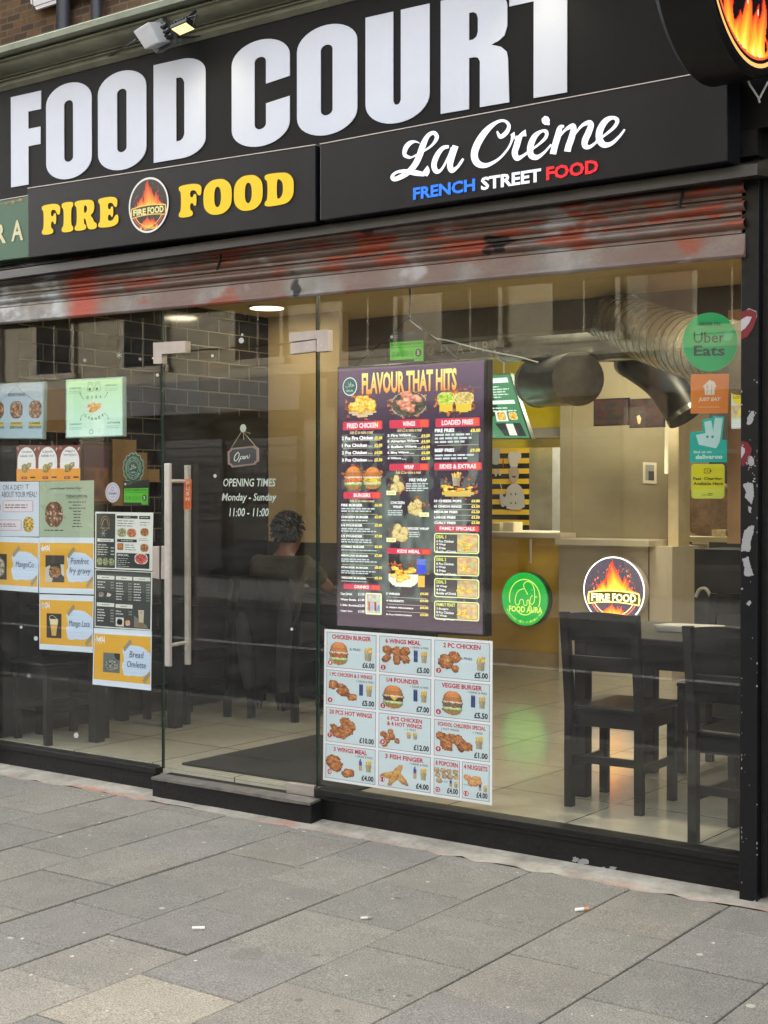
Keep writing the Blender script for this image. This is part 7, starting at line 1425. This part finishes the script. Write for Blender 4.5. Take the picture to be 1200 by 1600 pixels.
# ducts
M['duct_deep'] = nmat('duct_deep', (58, 57, 50), .4, .6, var=.2, scale=9)
def duct(lab, P, r, mat='duct', ribs=0, cap=True, name='air_duct'):
    t = thing(name, lab, 'duct', tuple(P[0])); Q = [Vector(q) for q in catmull([tuple(p) for p in P], 16)] if len(P) > 2 else [Vector(P[0]).lerp(Vector(P[1]), k / 40) for k in range(41)]
    rr = r
    mb = MB(); mb.tube(Q, rr, 28); mb.build('pipe', M[mat], t, smooth=True)
    if ribs:
        acc = 0
        for k in range(1, len(Q) - 1):
            acc += (Q[k] - Q[k - 1]).length
            if acc > .105: acc = 0; dd = (Q[k + 1] - Q[k - 1]).normalized(); mb = MB(); mb.tube([Q[k] - dd * .006, Q[k] - dd * .003, Q[k] + dd * .003, Q[k] + dd * .006], [r * 1.0, r * 1.01, r * 1.01, r * 1.0], 28); mb.build('seam', nmat('seam_dark', (52, 50, 42), .4, .6), t, smooth=True)
    d = (Q[-1] - Q[-2]).normalized(); mb = MB(); mb.tube([Q[-1] - d * .03, Q[-1] + d * .006], r * 1.025, 28); mb.build('collar', M['duct_dark'], t, smooth=True)
    d = (Q[1] - Q[0]).normalized(); mb = MB(); mb.tube([Q[0] - d * .012, Q[0] + d * .025], r * 1.03, 28); mb.build('collar', M['steel'], t, smooth=True); return t
duct('silver flexible ribbed duct under the ceiling at the right', [PY(948, 488, 3.1), PY(1010, 518, 2.5), PY(1075, 540, 1.9), PY(1165, 560, 1.2)], .17, 'duct', .006)
duct('long dull steel duct crossing above the hatch', [PY(790, 538, 4.1), PY(1010, 536, 3.7)], .13, 'duct_dark')
duct('dark steel duct dropping towards the doorway at the right', [PY(985, 560, 3.9), PY(1035, 596, 3.8), PY(1072, 650, 3.8)], .13, 'duct_deep')
t = duct('short wide steel fan casing hanging below the long duct', [PY(842, 598, 4.25), PY(903, 592, 3.65)], .185, 'duct_dark', name='fan_casing')
mb = MB(); q0 = PY(870, 594, 3.95); mb.tube([q0 + Vector((0, 0, .15)), q0 + Vector((.02, 0, .4))], .012, 8); mb.build('hanger', M['steel'], t)
# doorway behind, coat, shelf, pillar
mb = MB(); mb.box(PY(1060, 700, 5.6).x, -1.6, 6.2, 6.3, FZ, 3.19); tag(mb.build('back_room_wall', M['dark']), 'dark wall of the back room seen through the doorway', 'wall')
mb = MB(); pbox(mb, 1034, 839, 1140, 846.5, 5.1, .25); tag(mb.build('wall_shelf', M['cream']), 'long cream shelf across the dark doorway', 'shelf')
mb = MB(); P = [PY(x, y, 5.5) for x, y in smooth([(1072, 780), (1080, 762), (1098, 754), (1124, 754), (1138, 770), (1142, 830), (1136, 838), (1080, 838), (1070, 812)], 2)]; mb.prism(P, (0, .16, 0)); o = mb.build('hanging_coat', nmat('brown_coat', (112, 90, 70), .9, var=.35, scale=9, bump=.8, bscale=20), bevel=.03); tag(o, 'brown coat hanging in the dark doorway', 'coat')
mb = MB(); pbox(mb, 1112, 828, 1134, 838, 5.15, .1); tag(mb.build('small_basket', nmat('straw', (176, 160, 120), .8, var=.3, scale=30)), 'small pale basket standing on the long cream shelf', 'basket')
x_a, x_b = PY(1137, 600, 2.5).x, PY(1175, 600, 2.5).x
mb = MB(); mb.box(x_a, x_b, 2.5, 2.75, 1.24, 2.559); tag(mb.build('boxed_pillar', nmat('pink_pillar', (164, 132, 104), .7, var=.1)), 'pinkish brown boxed pillar behind the right hand post', 'column')
mb = MB(); mb.box(PY(1085, 900, 2.6).x, x_b, 2.6, 3.0, FZ, 1.2); tag(mb.build('dark_cabinet', nmat('dark_cabinet', (36, 36, 38), .4)), 'low dark cabinet below the pinkish pillar', 'cabinet')
cab([PY(1087, 933, 2.1), PY(1093, 921, 2.1), PY(1103, 920, 2.1), PY(1110, 931, 2.1)], 'pale curved handle resting on the dark cabinet', 'cable_white', .009)
# ---- furniture
def make_chair(label, group):
    t = thing('dining_chair', label, 'chair', (0, 0, 0), group); W = M['wood_black']
    w_, d_ = .37, .40
    mb = MB(); mb.box(-w_ / 2, w_ / 2, .0, d_, .43, .455); mb.build('seat', W, t, bevel=.008)
    mb = MB(); mb.box(-w_ / 2 + .02, w_ / 2 - .02, .02, .045, .36, .429); mb.box(-w_ / 2 + .02, w_ / 2 - .02, d_ - .045, d_ - .02, .36, .429); mb.box(-w_ / 2 + .005, -w_ / 2 + .025, .03, d_ - .03, .36, .429); mb.box(w_ / 2 - .025, w_ / 2 - .005, .03, d_ - .03, .36, .429); mb.build('seat_frame', W, t, bevel=.003)
    for s in (-1, 1):
        x = s * (w_ / 2 - .018)
        mb = MB(); sec = [(.0, .0), (-.002, .25), (.0, .44), (-.02, .62), (-.055, .87)]
        for (y0, z0), (y1, z1) in zip(sec, sec[1:]): mb.hexa([(x - .018, y0 - .018, z0), (x + .018, y0 - .018, z0), (x + .018, y0 + .02, z0), (x - .018, y0 + .02, z0), (x - .018, y1 - .018, z1), (x + .018, y1 - .018, z1), (x + .018, y1 + .02, z1), (x - .018, y1 + .02, z1)])
        mb.build('leg', W, t, bevel=.0)
        mb = MB(); mb.box(x - .019, x + .019, d_ - .055, d_ - .015, 0, .428); mb.build('leg', W, t, bevel=.003)
    def rail(z0, z1, yb, bow, arch=0):
        mb = MB(); n = 8
        for k in range(n):
            a, b = k / n, (k + 1) / n; f = lambda q: yb - bow * math.sin(math.pi * q); g = lambda q: arch * math.sin(math.pi * q)
            xa, xb2 = -w_ / 2 + .036 + (w_ - .072) * a, -w_ / 2 + .036 + (w_ - .072) * b
            mb.hexa([(xa, f(a) - .01, z0), (xb2, f(b) - .01, z0), (xb2, f(b) + .012, z0), (xa, f(a) + .012, z0), (xa, f(a) - .02, z1 + g(a)), (xb2, f(b) - .02, z1 + g(b)), (xb2, f(b) + .002, z1 + g(b)), (xa, f(a) + .002, z1 + g(a))])
        return mb
    rail(.77, .865, -.04, .02, .012).build('top_rail', W, t); rail(.615, .68, -.02, .012).build('back_rail', W, t)
    for s in (-1, 1): mb = MB(); mb.box(s * (w_ / 2 - .018) - .009, s * (w_ / 2 - .018) + .009, .02, d_ - .055, .17, .205); mb.build('stretcher', W, t, bevel=.002)
    mb = MB(); mb.box(-w_ / 2 + .03, w_ / 2 - .03, -.004, .014, .2, .235); mb.build('stretcher', W, t, bevel=.002)
    return t
grpR = 'black chairs around the right hand table'
ch = make_chair('black wooden chair with its back to the window, in front of the round flame sign', grpR)
ch.location = (-2.985, .44, FZ); ch.rotation_euler.z = R(3)
def put(lab, x, y, rz, grp=grpR):
    o = copy_tree(ch); o['label'] = lab; o['group'] = grp; o.location = (x, y, FZ); o.rotation_euler.z = R(rz); return o
put('black wooden chair nearest the right window, cut off by the right hand post', -2.25, .115, -2)
put('black wooden chair on the far side of the table, facing the window', -2.93, 1.82, 182)
put('black wooden chair on the far side of the table, nearest the pinkish pillar', -2.3, 1.78, 178)
gL = 'black chairs along the tiled side wall'
def make_table(lab, x0, x1, y0, y1, lw=.065, grp=None):
    t = thing('dining_table', lab, 'table', ((x0 + x1) / 2, (y0 + y1) / 2, FZ), grp); W = M['wood_black']; z = FZ + .75
    mb = MB(); mb.box(x0, x1, y0, y1, z - .03, z); mb.build('table_top', W, t, bevel=.004)
    mb = MB(); e = .04
    for (a, b, cc, d) in ((x0 + e, x1 - e, y0 + e, y0 + e + .02), (x0 + e, x1 - e, y1 - e - .02, y1 - e), (x0 + e, x0 + e + .02, y0 + e + .021, y1 - e - .021), (x1 - e - .02, x1 - e, y0 + e + .021, y1 - e - .021)): mb.box(a, b, cc, d, z - .14, z - .031)
    mb.build('apron', W, t)
    for a in (x0 + .03, x1 - .03 - lw):
        for b in (y0 + .03, y1 - .03 - lw): mb = MB(); mb.box(a, a + lw, b, b + lw, FZ, z - .032); mb.build('leg', W, t, bevel=.003)
    return t
make_table('black wooden table inside the right window with papers on it', -3.27, -1.92, .6, 1.42, .06)
make_table('black table beside the tiled wall nearest the left window', -6.62, -6.04, .25, .99, .065, 'black tables along the tiled wall')
make_table('black table where the person in the khaki shirt is sitting', -6.5, -5.5, 2.0, 2.36, .065, 'black tables along the tiled wall')
put('black chair tucked at the window end of the left table', -6.33, .0 + .48, 90 + 80, gL).location.y = .46
put('black chair between the two left tables, facing the window', -6.3, 1.42, 180, gL)
put('black chair carrying the person in the khaki shirt', -5.82, 1.49, 4, gL)
put('black chair carrying the person behind the lit menu screen', -5.16, 2.1, 90, gL)
# black jacket draped over the seated person's chair
t = thing('jacket', 'black jacket draped over the chair of the person in the khaki T-shirt', 'jacket', (-6.12, 1.46, FZ)); mb = MB(); JX = -5.81; rdj = random.Random(4); nx_, nz_ = 14, 12; z0_, z1_ = .16, .885
def jk(i, j, side):
    u = i / nx_ * 2 - 1; q = j / nz_; wv = .175 + .03 * math.sin(q * 5) + .03 * (1 - q); z = FZ + z1_ - (z1_ - z0_) * q * (1 - .12 * math.sin(u * 7 + 1))
    y = 1.5 - .055 * (1 - q) - .05 - .02 * math.sin(u * 6 + q * 3) - .018 * math.sin(q * 9 + u * 2) - (.035 if side else 0) * (1 - u * u) ** .5
    return (JX + u * wv + .01 * math.sin(q * 7), y, z)
for side in (0, 1):
    b0 = len(mb.v); mb.v += [jk(i, j, side) for j in range(nz_ + 1) for i in range(nx_ + 1)]
    for j in range(nz_):
        for i in range(nx_): a = b0 + j * (nx_ + 1) + i; mb.f.append((a, a + 1, a + nx_ + 2, a + nx_ + 1)); mb.m.append(0)
o = mb.build('body', nmat('black_cloth', (11, 11, 12), .9, var=.3, spec=.2), t, smooth=True)
mb = MB()
for s in (-1, 1): mb.tube([(JX + s * .15, 1.44, FZ + .8), (JX + s * .17, 1.4, FZ + .6), (JX + s * .15, 1.4, FZ + .35), (JX + s * .13, 1.42, FZ + .2)], [.045, .05, .045, .038], 10); mb.build('sleeve', M['trousers'], t, smooth=True); mb = MB()
rd = random.Random(8); t = thing('paper_stack', 'loose stack of white papers on the right hand table', 'papers', tuple(PZ(1060, 995, FZ + .752)))
for k in range(4):
    a = PZ(1062 + k * 2, 984 + k, FZ + .752); mb = MB(); an = R(14 + rd.uniform(-8, 8)); ca, sa = math.cos(an), math.sin(an); z = FZ + .7515 + k * .006
    cx_, cy_ = PZ(1075, 985, FZ + .752).x, PZ(1075, 985, FZ + .752).y; Q = [(cx_ + ca * u - sa * v + rd.uniform(-.01, .01), cy_ + sa * u + ca * v) for u, v in ((-.13, -.09), (.15, -.09), (.15, .11), (-.13, .11))]
    mb.hexa([(*p, z) for p in Q] + [(p[0], p[1], z + .004 + (.006 if i in (0,) else 0)) for i, p in enumerate(Q)]); mb.build('sheet', nmat('white_paper', (190, 192, 190), .7), t)
t = thing('door_mat', 'large dark entrance mat on the floor behind the glass door', 'mat', (-4.7, .6, FZ))
mb = MB(); mb.box(-5.23, -4.1, .1, 1.2, FZ, FZ + .012); mb.build('mat', M['rubber'], t, bevel=.004)
# ---- people at the table
def skinmesh(name, nodes, edges, mat, parent, xf, sub=2):
    me = bpy.data.meshes.new(name); keys = list(nodes); me.from_pydata([tuple(xf(Vector(nodes[k][0]))) for k in keys], [(keys.index(a), keys.index(b)) for a, b in edges], [])
    o = bpy.data.objects.new(name, me); link(o); o.parent = parent; o.modifiers.new('skin', 'SKIN'); sv = me.skin_vertices[0].data
    for i, k in enumerate(keys): r = nodes[k][1]; sv[i].radius = r if isinstance(r, tuple) else (r, r); sv[i].use_root = (i == 0)
    s = o.modifiers.new('sub', 'SUBSURF'); s.levels = s.render_levels = sub; me.materials.append(mat)
    dg = bpy.context.evaluated_depsgraph_get(); ev = o.evaluated_get(dg); m2 = bpy.data.meshes.new_from_object(ev); o.modifiers.clear(); o.data = m2
    for p in m2.polygons: p.use_smooth = True
    if not m2.materials: m2.materials.append(mat)
    return o
def person(lab, x, y, rz, shirt, lean=.0, turn=0.):
    t = thing('person', lab, 'person', (x, y, FZ)); t.rotation_euler.z = R(rz); t['group'] = 'people sitting at the dark table'
    xf = lambda v: v
    N = {'hip': ((0, 0, .53), .11), 'waist': ((0, .03, .68), .1), 'chest': ((0, .08, .88), .125), 'nb': ((0, .12, .99), .07), 'neck': ((0, .15, 1.04), .055), 'jaw': ((.0 + .02 * turn, .185, 1.1), (.066, .07)), 'head': ((0, .175, 1.18), (.085, .1)), 'crown': ((0, .165, 1.245), .06), 'nose': ((.035 * turn, .29, 1.14), .013), 'chin': ((.02 * turn, .245, 1.075), .028)}
    E = [('hip', 'waist'), ('waist', 'chest'), ('chest', 'nb'), ('nb', 'neck'), ('neck', 'jaw'), ('jaw', 'head'), ('head', 'crown'), ('head', 'nose'), ('jaw', 'chin')]
    for s, n_ in ((-1, 'l'), (1, 'r')):
        N.update({n_ + 'sh': ((s * .165, .09, .95), .05), n_ + 'el': ((s * .25, .24, .8), .04), n_ + 'wr': ((s * .13, .42, .79), .028), n_ + 'pa': ((s * .1, .48, .79), (.036, .016)), n_ + 'ear': ((s * .078, .17, 1.165), .014)})
        E += [('chest', n_ + 'sh'), (n_ + 'sh', n_ + 'el'), (n_ + 'el', n_ + 'wr'), (n_ + 'wr', n_ + 'pa'), ('head', n_ + 'ear')]
        for k in range(4):
            bx = s * (.125 - .018 * k); L = (.058, .068, .064, .05)[k]
            N[n_ + 'f%d' % k] = ((bx - s * .01, .515, .79), .009); N[n_ + 'g%d' % k] = ((bx - s * .02, .515 + L * .6, .795), .008); N[n_ + 'h%d' % k] = ((bx - s * .025, .515 + L, .782), .007)
            E += [(n_ + 'pa', n_ + 'f%d' % k), (n_ + 'f%d' % k, n_ + 'g%d' % k), (n_ + 'g%d' % k, n_ + 'h%d' % k)]
        N[n_ + 't0'] = ((s * .07, .46, .795), .011); N[n_ + 't1'] = ((s * .05, .5, .79), .008); E += [(n_ + 'wr', n_ + 't0'), (n_ + 't0', n_ + 't1')]
        N.update({n_ + 'th': ((s * .09, .04, .52), .085), n_ + 'kn': ((s * .12, .42, .5), .056), n_ + 'ca': ((s * .12, .4, .3), .052), n_ + 'an': ((s * .12, .38, .09), .034), n_ + 'to': ((s * .13, .54, .035), .03)})
        E += [('hip', n_ + 'th'), (n_ + 'th', n_ + 'kn'), (n_ + 'kn', n_ + 'ca'), (n_ + 'ca', n_ + 'an'), (n_ + 'an', n_ + 'to')]
    skinmesh('body', N, E, M['skin'], t, xf)
    k = ['waist', 'hip', 'chest', 'nb', 'lsh', 'rsh']; S = {q: (N[q][0], (N[q][1] if not isinstance(N[q][1], tuple) else N[q][1][0]) + .024) for q in k}
    S['nb'] = ((0, .115, .99), .062)
    for s, n_ in ((-1, 'l'), (1, 'r')): a = Vector(N[n_ + 'sh'][0]).lerp(Vector(N[n_ + 'el'][0]), .75); S[n_ + 'sl'] = (tuple(a), .062)
    skinmesh('shirt', S, [('hip', 'waist'), ('waist', 'chest'), ('chest', 'nb'), ('chest', 'lsh'), ('chest', 'rsh'), ('lsh', 'lsl'), ('rsh', 'rsl')], shirt, t, xf)
    T_ = {'hip': ((0, 0, .52), .125)}
    e2 = []
    for n_ in 'lr':
        for q in ('th', 'kn', 'ca', 'an'): T_[n_ + q] = (N[n_ + q][0], N[n_ + q][1] + .012)
        e2 += [('hip', n_ + 'th'), (n_ + 'th', n_ + 'kn'), (n_ + 'kn', n_ + 'ca'), (n_ + 'ca', n_ + 'an')]
    skinmesh('trousers', T_, e2, M['trousers'], t, xf)
    for s in (-1, 1):
        q = N[('l' if s < 0 else 'r') + 'an'][0]; sk = {'a': ((q[0], q[1] - .02, .06), .042), 'b': ((q[0] + s * .005, q[1] + .08, .04), .042), 'c': ((q[0] + s * .01, q[1] + .17, .035), .036)}; skinmesh('shoe', sk, [('a', 'b'), ('b', 'c')], M['trousers'], t, xf)
    mb = MB(); rdh = random.Random(int(x * 100)); m_ = 0
    for i in range(380):      # tufts over the skull
        th = rdh.uniform(0, 6.283); ph = rdh.uniform(-.75, 1.45); cz = math.sin(ph); cr = math.cos(ph)
        px_, py_ = cr * math.cos(th), cr * math.sin(th)
        if py_ > .3 and cz < .6: continue
        if py_ > -.2 and cz < -.1: continue
        mb_ = 0; c0 = Vector((px_ * .084, .168 + py_ * .094, 1.18 + cz * .095)); d = Vector((px_, py_ - .15, cz - .35)).normalized()
        mb.tube([c0 - d * .02, c0, c0 + d * .016 + Vector((rdh.uniform(-.006, .006), 0, -.006)), c0 + d * .026 + Vector((rdh.uniform(-.012, .012), rdh.uniform(-.01, .01), -.016))], [.012, .015, .01, .002], 6)
    mb.v = [tuple(Vector(v) + t.location) for v in mb.v]; h = mb.build('hair', M['hair'], t, smooth=True)
    return t
person('person with dark hair in a khaki T-shirt, back to the glass door', -5.82, 1.52, 14, M['shirt'], turn=1)
person('person sitting behind the lit menu screen, forearm on the table', -5.2, 2.1, 90, nmat('grey_shirt', (84, 82, 74), .85, var=.1))
# ---- ceiling lamps
def lamp(px, py, x=None, y=None, lab='', e=14, r=.11):
    if x is None: p = PZ(px, py, 2.748); x, y = p.x, p.y
    z = 2.75
    t = thing('ceiling_light', lab, 'ceiling light', (x, y, z), 'round ceiling lights'); mb = MB(); mb.tube([(x, y, z - .012), (x, y, z)], r + .015, 32); mb.build('rim', M['white_board'], t)
    mb = MB(); mb.tube([(x, y, z - .0145), (x, y, z - .0125)], r, 32); mb.build('diffuser', emat('lamp_disc', (255, 238, 196), LIT * 5), t)
    l = bpy.data.lights.new('lamp', 'AREA'); l.shape = 'DISK'; l.size = r * 2; l.energy = e; l.color = (1, .84, .6); o = link(bpy.data.objects.new('lamp_light', l)); o.location = (x, y, z - .02); return t
lamp(417, 479.5, lab='round lit ceiling light seen above the glass door', e=.55)
for k, (x, y) in enumerate(((-4.7, 1.0), (-3.3, 1.0), (-2.4, 1.0))): lamp(0, 0, x, y, 'added round ceiling light, out of view above the window head, %s from the door' % ('first', 'second', 'third')[k], e=(1.0, 2.4, 2.8)[k])  # unseen ceiling lights added to brighten the seating area
t = thing('added_tube_light', 'added kitchen tube light, out of view behind the yellow hatch board', 'ceiling light', (-5.8, 5.9, 2.9)); mb = MB(); mb.tube([(-6.3, 5.9, 2.9), (-5.0, 5.9, 2.9)], .018, 12); mb.build('tube', emat('tube_white', (255, 250, 235), LIT * 6), t)  # unseen tube added to go with the kitchen lighting
mb = MB(); mb.box(-6.35, -4.95, 5.87, 5.93, 2.93, 2.97); mb.build('fitting', M['white_board'], t)
for (x, y, z, e_, s_) in ((-5.6, 5.8, 2.85, 13, .9), (-4.9, 3.9, 3.1, 7.5, .5), (-3.4, 3.5, 3.1, 4.5, .5)):
    l = bpy.data.lights.new('interior_fill', 'AREA'); l.size = s_; l.energy = e_; l.color = (1, .9, .72); o = link(bpy.data.objects.new('interior_fill', l)); o.location = (x, y, z)  # bare area lamps added to brighten the kitchen, counter and ducts
# ---- litter on the pavement
def litter(px, py, L, r, ang, c1, c2, lab, cat='cigarette end', name='cigarette_end'):
    q = ray(px, py); tt = (GS * (-CD) - CH) / (q.z - GS * q.y); p = CAM + q * tt; p.z += r + .002; d = Vector((math.cos(R(ang)), math.sin(R(ang)), 0)) * L / 2
    t = thing(name, lab, cat, tuple(p)); mb = MB(); mb.tube([p - d, p + d * .3], r, 10); mb.build('paper_tube', nmat('cig_paper', c1, .8), t); mb = MB(); mb.tube([p + d * .31, p + d], r, 10); mb.build('filter', nmat('cig_filter', c2, .8), t)
litter(909, 1424, .05, .006, 50, (226, 224, 214), (206, 140, 84), 'cigarette end with an orange filter on the pavement')
litter(310, 1453.5, .045, .006, 40, (214, 212, 204), (226, 224, 218), 'white cigarette end on the slabs at the left')
litter(572, 1436.5, .04, .004, 45, (214, 210, 196), (150, 146, 130), 'crumpled pale paper scrap on the slabs at the middle', 'litter', 'paper_scrap')
